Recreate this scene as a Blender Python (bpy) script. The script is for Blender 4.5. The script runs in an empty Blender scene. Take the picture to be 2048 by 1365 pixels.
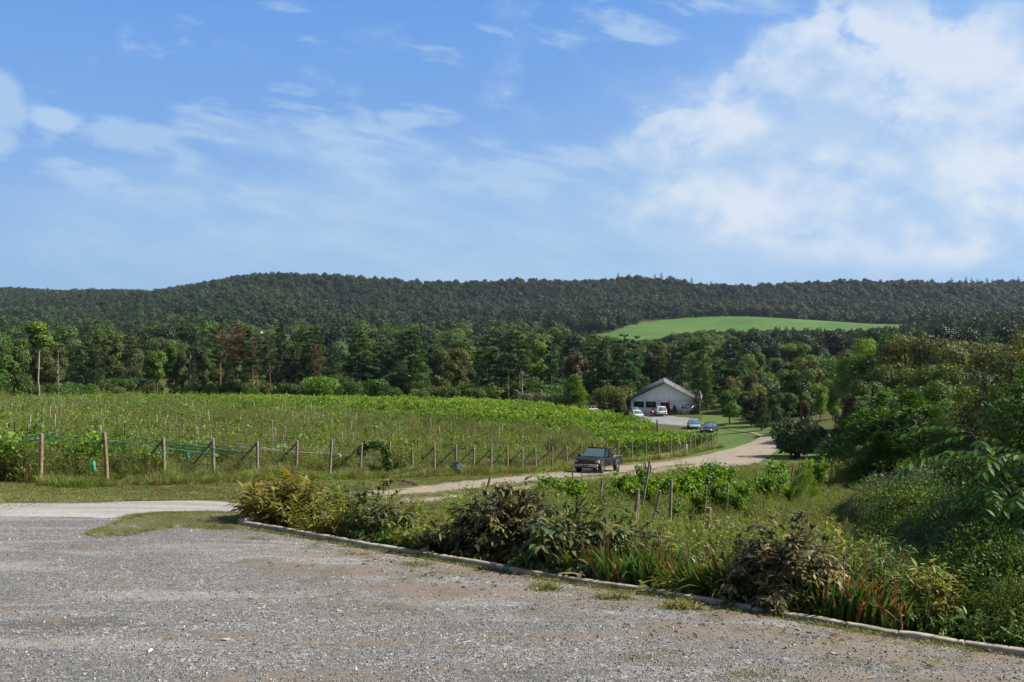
import bpy, math, random
import numpy as np
from mathutils import Vector, Matrix
R = np.random.default_rng(7)
random.seed(7)
sc = bpy.context.scene
COL = sc.collection
rad = math.radians

# ------------------------------------------------------------------ camera, sky, sun, exposure
cam = bpy.data.cameras.new('camera'); camo = bpy.data.objects.new('camera', cam); COL.objects.link(camo)
camo.location = (0, 0, 3.0); camo.rotation_euler = (rad(90), 0, 0)
cam.sensor_width = 36; cam.lens = 36 * 2000 / 2048; cam.clip_start = 0.1; cam.clip_end = 12000
sc.camera = camo
FPX = 2000.0; CX = 1024.0; CY = 683.0; CZ = 3.0
OFFX = 4.37; OFFY = 0.74
SUN_EL = 42.0; SUN_AZ = 87.0            # azimuth clockwise from +Y (the view direction)
sdir = Vector((math.sin(rad(SUN_AZ)) * math.cos(rad(SUN_EL)), math.cos(rad(SUN_AZ)) * math.cos(rad(SUN_EL)), math.sin(rad(SUN_EL))))
sl = bpy.data.lights.new('sun', 'SUN'); sl.energy = 5.0; sl.angle = rad(0.53); sl.color = (1.0, 0.925, 0.80)
so = bpy.data.objects.new('sun', sl); COL.objects.link(so); so.rotation_euler = sdir.to_track_quat('Z', 'Y').to_euler()
so.location = (60, 20, 80)
sc.view_settings.view_transform = 'Standard'; sc.view_settings.look = 'None'
sc.view_settings.gamma = 1; sc.view_settings.use_curve_mapping = False; sc.view_settings.exposure = 0.74
cy = sc.cycles
cy.max_bounces = 6; cy.diffuse_bounces = 3; cy.glossy_bounces = 2; cy.transmission_bounces = 4; cy.transparent_max_bounces = 8
cy.volume_bounces = 0; cy.use_denoising = True; cy.sample_clamp_indirect = 4; cy.use_adaptive_sampling = True
cy.adaptive_threshold = 0.02

class NT:
    """small helper round a node tree"""
    def __init__(s, tree): s.t = tree; s.N = tree.nodes; s.L = tree.links
    def n(s, typ, **kw):
        nd = s.N.new(typ)
        for k, v in kw.items():
            if k == 'ins':
                for kk, vv in v.items():
                    if isinstance(vv, bpy.types.NodeSocket): s.L.new(vv, nd.inputs[kk])
                    else: nd.inputs[kk].default_value = vv
            else: setattr(nd, k, v)
        return nd
    def m(s, op, a, b=0.0, c=0.0, clamp=False):
        nd = s.n('ShaderNodeMath', operation=op, use_clamp=clamp)
        for i, x in enumerate((a, b, c)):
            if isinstance(x, bpy.types.NodeSocket): s.L.new(x, nd.inputs[i])
            else: nd.inputs[i].default_value = x
        return nd.outputs[0]
    def mix(s, f, a, b, bt='MIX'):
        nd = s.n('ShaderNodeMix', data_type='RGBA', blend_type=bt)
        for i, x in ((0, f), (6, a), (7, b)):
            if isinstance(x, bpy.types.NodeSocket): s.L.new(x, nd.inputs[i])
            else: nd.inputs[i].default_value = (*x, 1) if isinstance(x, tuple) and len(x) == 3 else x
        return nd.outputs[2]
    def ramp(s, f, stops, interp='LINEAR'):
        nd = s.n('ShaderNodeValToRGB'); cr = nd.color_ramp; cr.interpolation = interp
        while len(cr.elements) < len(stops): cr.elements.new(0.5)
        for e, (p, c) in zip(cr.elements, stops):
            e.position = p; e.color = (*c, 1) if len(c) == 3 else c
        s.L.new(f, nd.inputs[0]); return nd.outputs[0]
    def noise(s, vec, scale, detail=4, rough=0.55, dist=0.0):
        nd = s.n('ShaderNodeTexNoise', ins={'Vector': vec, 'Scale': scale, 'Detail': detail, 'Roughness': rough, 'Distortion': dist})
        return nd.outputs[0]
    def smooth(s, x, a, b):
        nd = s.n('ShaderNodeMapRange', interpolation_type='SMOOTHSTEP', clamp=True)
        nd.inputs[1].default_value = a; nd.inputs[2].default_value = b
        s.L.new(x, nd.inputs[0]); return nd.outputs[0]

world = bpy.data.worlds.new("World"); sc.world = world; world.use_nodes = True
w = NT(world.node_tree); w.N.clear()
sky = w.n('ShaderNodeTexSky', sky_type='NISHITA', sun_disc=False)
sky.sun_elevation = rad(SUN_EL); sky.sun_rotation = rad(SUN_AZ); sky.altitude = 200; sky.air_density = 1.0; sky.dust_density = 1.0; sky.ozone_density = 2.0
tc = w.n('ShaderNodeTexCoord').outputs['Generated']
sep = w.n('ShaderNodeSeparateXYZ', ins={0: tc})
dx, dy, dz = sep.outputs
dyc = w.m('MAXIMUM', dy, 0.12)
U = w.m('DIVIDE', dx, dyc); V = w.m('DIVIDE', dz, dyc)              # direction on the sky: tangent of bearing, tangent of height
# clouds lie on a high deck seen in perspective
zz = w.m('ADD', w.m('MAXIMUM', dz, 0.0), 0.16)
pc = w.n('ShaderNodeCombineXYZ', ins={0: w.m('DIVIDE', dx, zz), 1: w.m('DIVIDE', dy, zz), 2: 0.0}).outputs[0]
wv = w.n('ShaderNodeTexNoise', ins={'Vector': pc, 'Scale': 1.3, 'Detail': 3.0}).outputs[1]
pw = w.n('ShaderNodeVectorMath', operation='MULTIPLY_ADD', ins={0: wv, 1: (0.55, 0.55, 0.0), 2: pc}).outputs[0]
uv = w.n('ShaderNodeCombineXYZ', ins={0: U, 1: V, 2: 0.0}).outputs[0]
uvm = w.n('ShaderNodeMapping'); uvm.inputs['Scale'].default_value = (1.0, 1.35, 1.0); uvm.inputs['Rotation'].default_value = (0, 0, rad(14)); w.L.new(uv, uvm.inputs[0])
uvm.inputs['Location'].default_value = (OFFX, OFFY, 0.0); uvs = uvm.outputs[0]
n_big = w.noise(uvs, 13.0, 9, 0.57, 0.05)
n_mid = w.noise(uvs, 3.6, 4, 0.5, 0.2)
n_fine = w.noise(uvs, 9.5, 6, 0.55, 0.1)
mp = w.n('ShaderNodeMapping'); mp.inputs['Scale'].default_value = (0.40, 1.0, 1.0); mp.inputs['Rotation'].default_value = (0, 0, rad(12)); w.L.new(uvs, mp.inputs[0])
n_str = w.noise(mp.outputs[0], 21.0, 8, 0.58, 0.25)
def blob(px, py, rx, ry, rot=0.0):
    """soft patch of sky, 1 in its middle and 0 at its rim, given by bearing and height"""
    u0 = (px - CX) / FPX; v0 = (CY - py) / FPX; c, s_ = math.cos(rad(rot)), math.sin(rad(rot))
    a = w.m('SUBTRACT', U, u0); b = w.m('SUBTRACT', V, v0)
    p = w.m('DIVIDE', w.m('ADD', w.m('MULTIPLY', a, c), w.m('MULTIPLY', b, s_)), rx / FPX)
    q = w.m('DIVIDE', w.m('SUBTRACT', w.m('MULTIPLY', b, c), w.m('MULTIPLY', a, s_)), ry / FPX)
    r2 = w.m('ADD', w.m('MULTIPLY', p, p), w.m('MULTIPLY', q, q))
    return w.m('SUBTRACT', 1.0, w.m('SQRT', r2), clamp=True)
def total(bl):
    acc = bl[0]
    for b in bl[1:]: acc = w.m('MAXIMUM', acc, b)
    return acc
cum = total([blob(1760, 60, 200, 130, -30), blob(1820, 190, 430, 220, 6), blob(1590, 150, 240, 130, 25), blob(2060, 170, 380, 230, 0), blob(1620, 250, 430, 180, 10), blob(1500, 320, 330, 90, -4),
             blob(1800, 300, 460, 140, 0), blob(1370, 250, 130, 46, 10), blob(2080, 300, 330, 150, 0), blob(1600, 400, 460, 130, 0), blob(1850, 420, 560, 150, 0)])
puff = total([blob(0, 200, 120, 75, -25), blob(-20, 285, 90, 45), blob(100, 238, 80, 34, -10)])
str_ = total([blob(330, 285, 260, 60, -10), blob(570, 225, 300, 60, -8), blob(565, 182, 150, 34, -6), blob(1080, 300, 260, 80, -14), blob(960, 350, 260, 60, -12), blob(700, 285, 240, 80, -5),
              blob(1290, 35, 330, 80, 8), blob(1090, 70, 160, 40, -6), blob(880, 112, 90, 36, -8), blob(890, 236, 70, 34), blob(820, 232, 110, 40), blob(1430, 395, 240, 60, -12), blob(110, 345, 260, 40, -4), blob(420, 400, 260, 60, -4), blob(110, 240, 70, 30, -18)])
cn = w.m('ADD', w.m('MULTIPLY', w.m('SUBTRACT', n_big, 0.5), 3.4), w.m('MULTIPLY', w.m('SUBTRACT', n_mid, 0.5), 1.0))
d1 = w.m('MULTIPLY', w.smooth(w.m('ADD', w.m('MULTIPLY', w.m('MINIMUM', cum, 0.36), 2.7), cn), 0.15, 1.10), 0.48)
d1 = w.m('ADD', d1, w.m('MULTIPLY', w.smooth(w.m('ADD', w.m('MULTIPLY', w.m('MINIMUM', cum, 0.36), 3.0), cn), 0.62, 1.02), w.m('MULTIPLY_ADD', w.smooth(n_fine, 0.34, 0.6), 0.28, 0.12)))
d2 = w.m('MULTIPLY', w.smooth(w.m('ADD', w.m('MULTIPLY', w.m('MINIMUM', str_, 0.6), 1.15), w.m('MULTIPLY', w.m('SUBTRACT', n_str, 0.5), 4.4)), 0.36, 1.10), 0.68)
veil_b = total([blob(1350, 500, 1300, 330, 0), blob(1850, 420, 1000, 460, 0), blob(600, 440, 800, 180, 0), blob(700, 300, 400, 70, -6)])
d3 = w.m('MULTIPLY', w.m('MULTIPLY', w.smooth(veil_b, 0.0, 0.8), w.m('ADD', 0.25, w.m('MULTIPLY', w.smooth(n_str, 0.25, 0.7), 0.75))), 0.86)
d4 = w.m('MULTIPLY', w.smooth(w.m('ADD', puff, w.m('MULTIPLY', w.m('SUBTRACT', n_big, 0.5), 1.8)), 0.12, 0.62), 0.75)
d1 = w.m('MAXIMUM', d1, d4)
dens = w.m('SUBTRACT', 1.0, w.m('MULTIPLY', w.m('MULTIPLY', w.m('SUBTRACT', 1.0, d1), w.m('SUBTRACT', 1.0, d2)), w.m('SUBTRACT', 1.0, d3)), clamp=True)
grad = w.ramp(w.m('MAXIMUM', dz, 0.0), [(0.0, (2.1, 3.7, 5.85)), (0.10, (2.05, 3.62, 5.95)), (0.20, (1.50, 3.05, 6.0)), (0.33, (1.0, 2.5, 6.0)), (0.50, (0.75, 1.35, 2.7)), (1.0, (0.7, 1.0, 1.7))])
grad = w.mix(w.m('MULTIPLY', w.smooth(dx, 0.0, 0.7), w.m('SUBTRACT', 1.0, w.smooth(dz, 0.3, 0.5))), grad, (2.2, 4.0, 6.9))
grad = w.mix(w.smooth(w.m('MULTIPLY', dy, -1.0), -0.3, 0.2), grad, (1.25, 1.6, 2.3))
skyc = w.mix(0.9, sky.outputs[0], grad)
shade = w.m('MULTIPLY_ADD', w.smooth(n_fine, 0.34, 0.62), 0.85, 0.12)
bright = w.mix(w.m('MULTIPLY', w.smooth(cum, 0.0, 0.45), shade), (3.3, 4.6, 6.3), (5.4, 6.0, 6.8))
cs = w.mix(dens, skyc, bright)
bg = w.n('ShaderNodeBackground', ins={0: cs, 1: 0.082})
wo = w.n('ShaderNodeOutputWorld', ins={0: bg.outputs[0]})
world.cycles.sampling_method = 'MANUAL'; world.cycles.sample_map_resolution = 512

# ------------------------------------------------------------------ object helpers
def tag(o, label=None, cat=None, group=None, kind=None):
    if label: o['label'] = label
    if cat: o['category'] = cat
    if group: o['group'] = group
    if kind: o['kind'] = kind
    return o
def empty(name, loc=(0, 0, 0), rz=0.0):
    o = bpy.data.objects.new(name, None); o.empty_display_size = 0.2
    o.location = loc; o.rotation_euler = (0, 0, rz); COL.objects.link(o); return o
def copy_tree(o, parent=None):
    kids = list(o.children); c = o.copy(); COL.objects.link(c); c.parent = parent
    for ch in kids: copy_tree(ch, c)
    return c
class G:
    """collects vertices and faces (numpy) and links them as one mesh; v is a per-face tint"""
    def __init__(s): s.V = []; s.F = {3: [], 4: []}; s.A = {3: [], 4: []}; s.M = {3: [], 4: []}; s.n = 0
    def add(s, V, F, v=0.5, mat=0):
        V = np.asarray(V, float).reshape(-1, 3); F = np.asarray(F, int); k = F.shape[1]
        s.V.append(V); s.F[k].append(F + s.n); s.n += len(V)
        s.A[k].append(np.broadcast_to(np.asarray(v, float), (len(F),)).copy()); s.M[k].append(np.full(len(F), mat)); return s
    def mesh(s, name, mats, smooth=False):
        me = bpy.data.meshes.new(name)
        V = np.concatenate(s.V) if s.V else np.zeros((0, 3))
        f4 = np.concatenate(s.F[4]) if s.F[4] else np.zeros((0, 4), int); f3 = np.concatenate(s.F[3]) if s.F[3] else np.zeros((0, 3), int)
        me.vertices.add(len(V)); me.vertices.foreach_set('co', V.astype(np.float32).ravel())
        loops = np.concatenate([f4.ravel(), f3.ravel()]); me.loops.add(len(loops)); me.loops.foreach_set('vertex_index', loops.astype(np.int32))
        n4, n3 = len(f4), len(f3); me.polygons.add(n4 + n3)
        me.polygons.foreach_set('loop_start', np.concatenate([np.arange(n4) * 4, n4 * 4 + np.arange(n3) * 3]).astype(np.int32))
        mi = np.concatenate([np.concatenate(s.M[4]) if n4 else np.zeros(0), np.concatenate(s.M[3]) if n3 else np.zeros(0)]).astype(np.int32)
        me.polygons.foreach_set('material_index', mi)
        if smooth: me.polygons.foreach_set('use_smooth', np.ones(n4 + n3, bool))
        for m in (mats if isinstance(mats, (list, tuple)) else [mats]): me.materials.append(m)
        a = me.attributes.new('v', 'FLOAT', 'FACE')
        vv = np.concatenate([np.concatenate(s.A[4]) if n4 else np.zeros(0), np.concatenate(s.A[3]) if n3 else np.zeros(0)])
        me.update(calc_edges=True); me.validate(); 
        if len(me.attributes['v'].data) == len(vv): me.attributes['v'].data.foreach_set('value', vv.astype(np.float32))
        return me
    def build(s, name, mats, parent=None, smooth=False, loc=None, link=True):
        o = bpy.data.objects.new(name, s.mesh(name, mats, smooth))
        if link: COL.objects.link(o)
        if parent is not None: o.parent = parent
        if loc is not None: o.location = loc
        return o
    def box(s, c, d, v=0.5, mat=0, rz=0.0, bev=0.0):
        x, y, z = np.array(d) / 2.0
        if bev > 0:      # chamfered box: bevelled vertical edges and top/bottom rims
            b = bev; pts = []
            for zz_, k in ((-z, b), (-z + b, 0), (z - b, 0), (z, b)):
                xx, yy = x - k, y - k; bb = b
                pts += [(-xx, -yy + bb, zz_), (-xx + bb, -yy, zz_), (xx - bb, -yy, zz_), (xx, -yy + bb, zz_), (xx, yy - bb, zz_), (xx - bb, yy, zz_), (-xx + bb, yy, zz_), (-xx, yy - bb, zz_)]
            P = np.array(pts); F = []
            for r in range(3):
                for i in range(8): F.append((r * 8 + i, r * 8 + (i + 1) % 8, r * 8 + 8 + (i + 1) % 8, r * 8 + 8 + i))
            for o_ in (0, 24):
                q = [(0, 7, 6, 1), (1, 6, 5, 2), (2, 5, 4, 3)]
                for a in q: F.append(tuple(o_ + i for i in (a if o_ == 0 else a[::-1])))
        else:
            P = np.array([(-x, -y, -z), (x, -y, -z), (x, y, -z), (-x, y, -z), (-x, -y, z), (x, -y, z), (x, y, z), (-x, y, z)])
            F = [(0, 3, 2, 1), (4, 5, 6, 7), (0, 1, 5, 4), (1, 2, 6, 5), (2, 3, 7, 6), (3, 0, 4, 7)]
        if rz: P = P @ np.array([[math.cos(rz), math.sin(rz), 0], [-math.sin(rz), math.cos(rz), 0], [0, 0, 1]])
        return s.add(P + np.array(c), F, v, mat)
    def tube(s, pts, r, sides=6, v=0.5, mat=0, cap=True):
        pts = np.asarray(pts, float); n = len(pts); r = np.broadcast_to(np.asarray(r, float), (n,))
        t = np.gradient(pts, axis=0); t /= np.linalg.norm(t, axis=1)[:, None] + 1e-9
        up = np.array([0, 0, 1.0]) if abs(t[0, 2]) < 0.8 else np.array([1.0, 0, 0])
        a = np.cross(t, up); a /= np.linalg.norm(a, axis=1)[:, None] + 1e-9; b = np.cross(t, a)
        th = np.arange(sides) / sides * 2 * np.pi
        P = pts[:, None] + r[:, None, None] * (np.cos(th)[None, :, None] * a[:, None] + np.sin(th)[None, :, None] * b[:, None])
        i = np.arange(n - 1)[:, None] * sides; j = np.arange(sides)[None]; j2 = (j + 1) % sides
        F = np.stack([i + j, i + j2, i + sides + j2, i + sides + j], -1).reshape(-1, 4)
        s.add(P.reshape(-1, 3), F, v, mat)
        if cap and sides == 6:
            e = s.n - sides; s.F[4] += [np.array([[e, e + 1, e + 2, e + 3], [e, e + 3, e + 4, e + 5]])]; s.A[4] += [np.array([v, v])]; s.M[4] += [np.array([mat, mat])]
        return s
    def leaves(s, C, D, N, L, W, v=0.5, mat=0, fold=0.0):
        """one rhombic leaf per row: base C, direction D, face normal N"""
        n = len(C); D = D / (np.linalg.norm(D, axis=1)[:, None] + 1e-9)
        S = np.cross(D, N); S /= np.linalg.norm(S, axis=1)[:, None] + 1e-9
        L = np.broadcast_to(L, (n,))[:, None]; W = np.broadcast_to(W, (n,))[:, None]
        N2 = np.cross(S, D)
        P = np.stack([C, C + D * L * .45 + S * W / 2 + N2 * fold * W, C + D * L, C + D * L * .45 - S * W / 2 + N2 * fold * W], 1)
        return s.add(P.reshape(-1, 3), np.arange(n * 4).reshape(n, 4), v, mat)
    def bigleaves(s, C, D, N, L, W, droop=0.3, v=0.5, mat=0, prof=(0.75, 1.0, 0.62), cup=0.12):
        """leaves of four segments that bend over: lanceolate outline, slightly cupped"""
        n = len(C); D = D / (np.linalg.norm(D, axis=1)[:, None] + 1e-9)
        S = np.cross(D, N); S /= np.linalg.norm(S, axis=1)[:, None] + 1e-9; N2 = np.cross(S, D)
        L = np.broadcast_to(L, (n,))[:, None]; W = np.broadcast_to(W, (n,))[:, None]; dr = np.broadcast_to(droop, (n,))[:, None]
        P = [C]; ts = (0.22, 0.5, 0.78)
        for t, p in zip(ts, prof):
            m = C + D * L * t - N2 * L * dr * t * t
            P += [m - S * W / 2 * p + N2 * cup * W * p, m, m + S * W / 2 * p + N2 * cup * W * p]
        P += [C + D * L - N2 * L * dr]
        P = np.stack(P, 1); k = 11; b = np.arange(n)[:, None] * k
        q = np.array([(1, 4, 5, 2), (2, 5, 6, 3), (4, 7, 8, 5), (5, 8, 9, 6)]); t3 = np.array([(0, 1, 2), (0, 2, 3), (7, 10, 8), (8, 10, 9)])
        vv = np.broadcast_to(np.asarray(v, float), (n,)); i0 = s.n
        s.add(P.reshape(-1, 3), (b[:, None] + q[None]).reshape(-1, 4), np.repeat(vv, 4), mat)
        s.F[3].append((b[:, None] + t3[None]).reshape(-1, 3) + i0); s.A[3].append(np.repeat(vv, 4)); s.M[3].append(np.full(n * 4, mat)); return s
def unit(a): return a / (np.linalg.norm(a, axis=-1, keepdims=True) + 1e-9)
def rsph(n, rng=None):
    return unit((rng or R).normal(size=(n, 3)))

# ------------------------------------------------------------------ materials
def mat_basic(name, col, rough=0.6, metal=0.0, spec=0.5, var=0.0, scale=8.0, bump=0.0, coat=0.0, col2=None, coords='Object'):
    m = bpy.data.materials.new(name); m.use_nodes = True; t = NT(m.node_tree); b = t.N['Principled BSDF']
    b.inputs['Roughness'].default_value = rough; b.inputs['Metallic'].default_value = metal; b.inputs['Specular IOR Level'].default_value = spec
    b.inputs['Coat Weight'].default_value = coat
    vec = t.n('ShaderNodeTexCoord').outputs[coords]
    if var > 0 or col2:
        f = t.noise(vec, scale, 6, 0.65)
        c2 = col2 or tuple(max(0, c * (1 - var)) for c in col)
        c = t.mix(t.smooth(f, 0.35, 0.65), col, c2)
        f2 = t.noise(vec, scale * 7, 3, 0.6)
        c = t.mix(t.m('MULTIPLY', t.smooth(f2, 0.5, 0.75), var), c, tuple(x * 0.45 for x in c2))
        t.L.new(c, b.inputs['Base Color'])
        if bump:
            bp = t.n('ShaderNodeBump', ins={'Strength': 0.5, 'Distance': bump, 'Height': f2}); t.L.new(bp.outputs[0], b.inputs['Normal'])
    else: b.inputs['Base Color'].default_value = (*col, 1)
    return m
def mat_leaf(name, dark, light, trans=0.35, hue=0.02, val=0.25, rough=0.55, third=None, spec=0.3, patch=0.0):
    m = bpy.data.materials.new(name); m.use_nodes = True; t = NT(m.node_tree); b = t.N['Principled BSDF']; out = t.N['Material Output']
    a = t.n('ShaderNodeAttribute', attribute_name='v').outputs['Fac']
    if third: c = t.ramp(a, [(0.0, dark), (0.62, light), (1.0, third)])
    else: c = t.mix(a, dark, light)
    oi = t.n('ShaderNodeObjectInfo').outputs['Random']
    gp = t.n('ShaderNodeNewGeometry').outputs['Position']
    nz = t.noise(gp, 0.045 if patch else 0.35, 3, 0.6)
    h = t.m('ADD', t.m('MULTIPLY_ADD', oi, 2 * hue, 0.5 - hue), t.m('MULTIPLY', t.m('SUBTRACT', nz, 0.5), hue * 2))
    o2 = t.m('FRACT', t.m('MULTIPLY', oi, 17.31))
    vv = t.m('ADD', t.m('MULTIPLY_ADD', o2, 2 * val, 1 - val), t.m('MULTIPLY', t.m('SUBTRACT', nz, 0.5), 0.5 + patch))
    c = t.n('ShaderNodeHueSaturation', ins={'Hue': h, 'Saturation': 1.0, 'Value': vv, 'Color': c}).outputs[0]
    t.L.new(c, b.inputs['Base Color']); b.inputs['Roughness'].default_value = rough; b.inputs['Specular IOR Level'].default_value = spec
    if trans > 0:
        tl = t.n('ShaderNodeBsdfTranslucent'); c2 = t.n('ShaderNodeHueSaturation', ins={'Hue': 0.485, 'Saturation': 1.15, 'Value': 1.5, 'Color': c}).outputs[0]
        t.L.new(c2, tl.inputs[0]); mx = t.n('ShaderNodeMixShader', ins={0: trans, 1: b.outputs[0], 2: tl.outputs[0]}); t.L.new(mx.outputs[0], out.inputs[0])
    return m
M = {}
M['bark'] = mat_basic('bark', (0.13, 0.10, 0.075), 0.9, var=0.5, scale=3, spec=0.1)
M['bark_red'] = mat_basic('bark_red', (0.26, 0.14, 0.09), 0.9, var=0.4, scale=3, spec=0.1)
M['bark_pale'] = mat_basic('bark_pale', (0.42, 0.38, 0.32), 0.9, var=0.4, scale=3, spec=0.1)
M['wood_grey'] = mat_basic('weathered_wood', (0.34, 0.30, 0.25), 0.85, var=0.5, scale=6, spec=0.15, bump=0.01)
M['wood_tan'] = mat_basic('tan_wood', (0.34, 0.27, 0.18), 0.85, var=0.45, scale=6, spec=0.15, bump=0.01)
M['wood_pale'] = mat_basic('pale_wood', (0.55, 0.50, 0.42), 0.8, var=0.3, scale=6, spec=0.15)
M['wood_dark'] = mat_basic('dark_wood', (0.10, 0.075, 0.055), 0.9, var=0.4, scale=6, spec=0.1)
M['steel'] = mat_basic('galvanised_steel', (0.38, 0.42, 0.44), 0.55, metal=0.3, var=0.2)

# ------------------------------------------------------------------ terrain heights
# near ground: smooth surface through surveyed points; far ground: hills
ctrl = []
def cp(px, py, d): ctrl.append(((px - CX) / FPX * d, d, CZ - (py - CY) / FPX * d))
for x in (-30, -15, -5, 4): ctrl += [(x, -20, 0), (x, 4, 0)]
ctrl += [(-12, 12, 0), (-5, 10, 0), (0, 8, 0), (4, 9, 0), (-9, 17, 0.02), (-4.3, 16.2, 0), (-1.0, 13.7, 0), (2, 11.6, 0), (5, 9.4, 0), (8, 7.4, 0), (12, 4, 0), (-16, 19, 0), (20, -5, 0),
         (-0.3, 15.2, -0.25), (2.8, 13.2, -0.3), (6, 11, -0.35), (3.0, 17, -1.2), (6.5, 16, -1.4), (9.5, 13, -1.2), (14, 12, -1.6), (-3.5, 18.5, -0.25), (-1, 20, -0.85),
         (-7.4, 25, -1.1), (-12.3, 24, -0.95), (-22, 25, -0.7), (-35, 30, -0.7), (4, 34, -4.1), (0, 27, -2.4), (4.5, 24, -2.5), (14, 28, -3.2), (25, 30, -3.2), (40, 30, -3.0)]
for k in range(0, 17, 2):
    t_ = k / 16; d_ = 32 + 43 * t_; ctrl.append((-15.1 + 16.9 * t_, d_, -1.6 - (d_ - 32) * 0.119))
for a in [(9.9, 91, -7.9), (15.8, 100, -8.45), (22, 115, -9.4), (26, 125, -9.9), (-22.7, 44.3, -2.3), (-95, 180, -8.0), (-50, 110, -5.2), (-20, 60, -3.6), (-19.6, 175, -8.4), (-15, 100, -6.4), (6.3, 165, -8.7), (0, 130, -8.1), (-60, 60, -2.4), (-110, 110, -4.5)]: ctrl.append(a)
for a in [(1325, 830, 180), (1400, 851, 160), (1393, 861, 150), (1425, 867, 145), (1450, 829, 176), (1410, 834, 172), (1523, 861, 140), (1530, 876, 124), (1545, 905, 105), (1592, 917, 100), (1690, 900, 110),
          (1335, 1078, 40), (1000, 1012, 40), (1170, 992, 52), (1500, 1003, 55), (1400, 962, 68), (1700, 965, 65), (1860, 950, 80), (1300, 930, 84), (1185, 950, 71), (1260, 835, 182)]: cp(*a)
ctrl += [(50, 60, -4.8), (60, 110, -7.0), (70, 160, -7.5), (55, 200, -9.5), (0, 215, -9.6), (30, 215, -10.6), (-60, 215, -8.8), (-130, 215, -7.8), (120, 200, -8), (120, 80, -5), (90, 20, -2), (-100, 20, -1), (-60, -10, 0), (60, -20, -0.5), (60, -60, 0), (-60, -60, 0)]
ctrl = np.array(ctrl, float); Cxy = ctrl[:, :2]
def tps(r): return np.where(r > 0, r * r * np.log(r + 1e-9), 0.0)
Kc = tps(np.linalg.norm(Cxy[:, None] - Cxy[None], axis=2)); nC = len(Cxy)
A_ = np.zeros((nC + 3, nC + 3)); A_[:nC, :nC] = Kc + np.eye(nC) * 6.0; A_[:nC, nC] = 1; A_[:nC, nC + 1:] = Cxy; A_[nC, :nC] = 1; A_[nC + 1:, :nC] = Cxy.T
Wt = np.linalg.solve(A_, np.concatenate([ctrl[:, 2], np.zeros(3)]))
def z_near(x, y):
    sh = x.shape; x = x.ravel(); y = y.ravel(); o = np.zeros(len(x))
    for i in range(0, len(x), 20000):
        q = np.stack([x[i:i + 20000], y[i:i + 20000]], 1)
        o[i:i + 20000] = tps(np.linalg.norm(q[:, None] - Cxy[None], axis=2)) @ Wt[:nC] + Wt[nC] + q @ Wt[nC + 1:]
    return o.reshape(sh)
SKY = np.array([(-200, 582), (0, 577), (60, 583), (100, 588), (160, 590), (230, 586), (300, 585), (350, 573), (400, 565), (480, 553), (560, 549), (700, 553), (850, 562), (940, 565), (1050, 560), (1200, 557), (1270, 554), (1340, 560), (1400, 570), (1450, 570), (1550, 566), (1700, 563), (1900, 563), (2048, 563), (2300, 560)], float)
FPXS = np.array([-600, 0, 500, 1000, 1250, 1500, 1800, 2048, 2700], float)
FD = np.array([200, 250, 400, 600, 800, 1000, 1150, 1400, 1600, 2200, 3500], float)
FY = np.array([
    [770, 785, 790, 795, 795, 790, 790, 790, 780],
    [760, 775, 772, 778, 785, 778, 778, 775, 765],
    [730, 733, 733, 735, 738, 730, 728, 725, 720],
    [705, 700, 697, 704, 706, 700, 697, 690, 690],
    [685, 678, 668, 680, 672, 668, 668, 665, 665],
    [665, 658, 643, 662, 654, 653, 656, 655, 650],
    [650, 644, 624, 648, 642, 640, 648, 645, 640],
    [632, 626, 600, 622, 620, 618, 620, 620, 618]], float)
def zfar(x, y):
    px = CX + x / np.maximum(y, 60) * FPX; pc_ = np.clip(px, -600, 2700)
    rows = [np.interp(pc_, FPXS, FY[i]) for i in range(8)]
    s_ = np.interp(pc_, SKY[:, 0], SKY[:, 1]); lf = np.clip((420 - pc_) / 160, 0, 1)
    rows.append((s_ + 15.5) * (1 - lf) + 607 * lf); rows.append((s_ + 24) * (1 - lf) + (s_ + 11.5) * lf); rows.append(s_ + 45 + 0 * s_)
    Y = np.stack(rows, 0); Z = CZ - (Y - CY) / FPX * FD.reshape(-1, *([1] * x.ndim))
    d = np.clip(y, 200, 3499); idx = np.clip(np.searchsorted(FD, d, side='right') - 1, 0, len(FD) - 2)
    t = (d - FD[idx]) / (FD[idx + 1] - FD[idx]); t = t * t * (3 - 2 * t) * .5 + t * .5
    z0 = np.take_along_axis(Z, idx[None], 0)[0]; z1 = np.take_along_axis(Z, (idx + 1)[None], 0)[0]
    return z0 * (1 - t) + z1 * t + 2.2 * np.sin(x * 0.021 + y * 0.013) * np.clip((d - 400) / 600, 0, 1)
def z_true(x, y):
    x = np.asarray(x, float); y = np.asarray(y, float)
    b = np.clip((y - 205) / 60, 0, 1); b = b * b * (3 - 2 * b)
    bx = np.clip((np.abs(x) - 130) / 80, 0, 1); 
    zn = z_near(np.clip(x, -140, 140), np.clip(y, -60, 235))
    return zn * (1 - b) + zfar(x, np.maximum(y, 200)) * b
def spaced(a0, a1, n, mid, fine):
    u = np.linspace(-1, 1, n); g = np.sinh(u * fine) / np.sinh(fine); lo = a0 - mid; hi = a1 - mid
    return mid + np.where(u < 0, -g * lo, g * hi)
gx = spaced(-3000, 3000, 381, 0, 7.2); gy = spaced(-300, 4200, 521, 20, 6.6)
GXm, GYm = np.meshgrid(gx, gy); GZ = z_true(GXm, GYm)
GZ = np.where(GYm < -40, 0.0, GZ)
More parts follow.
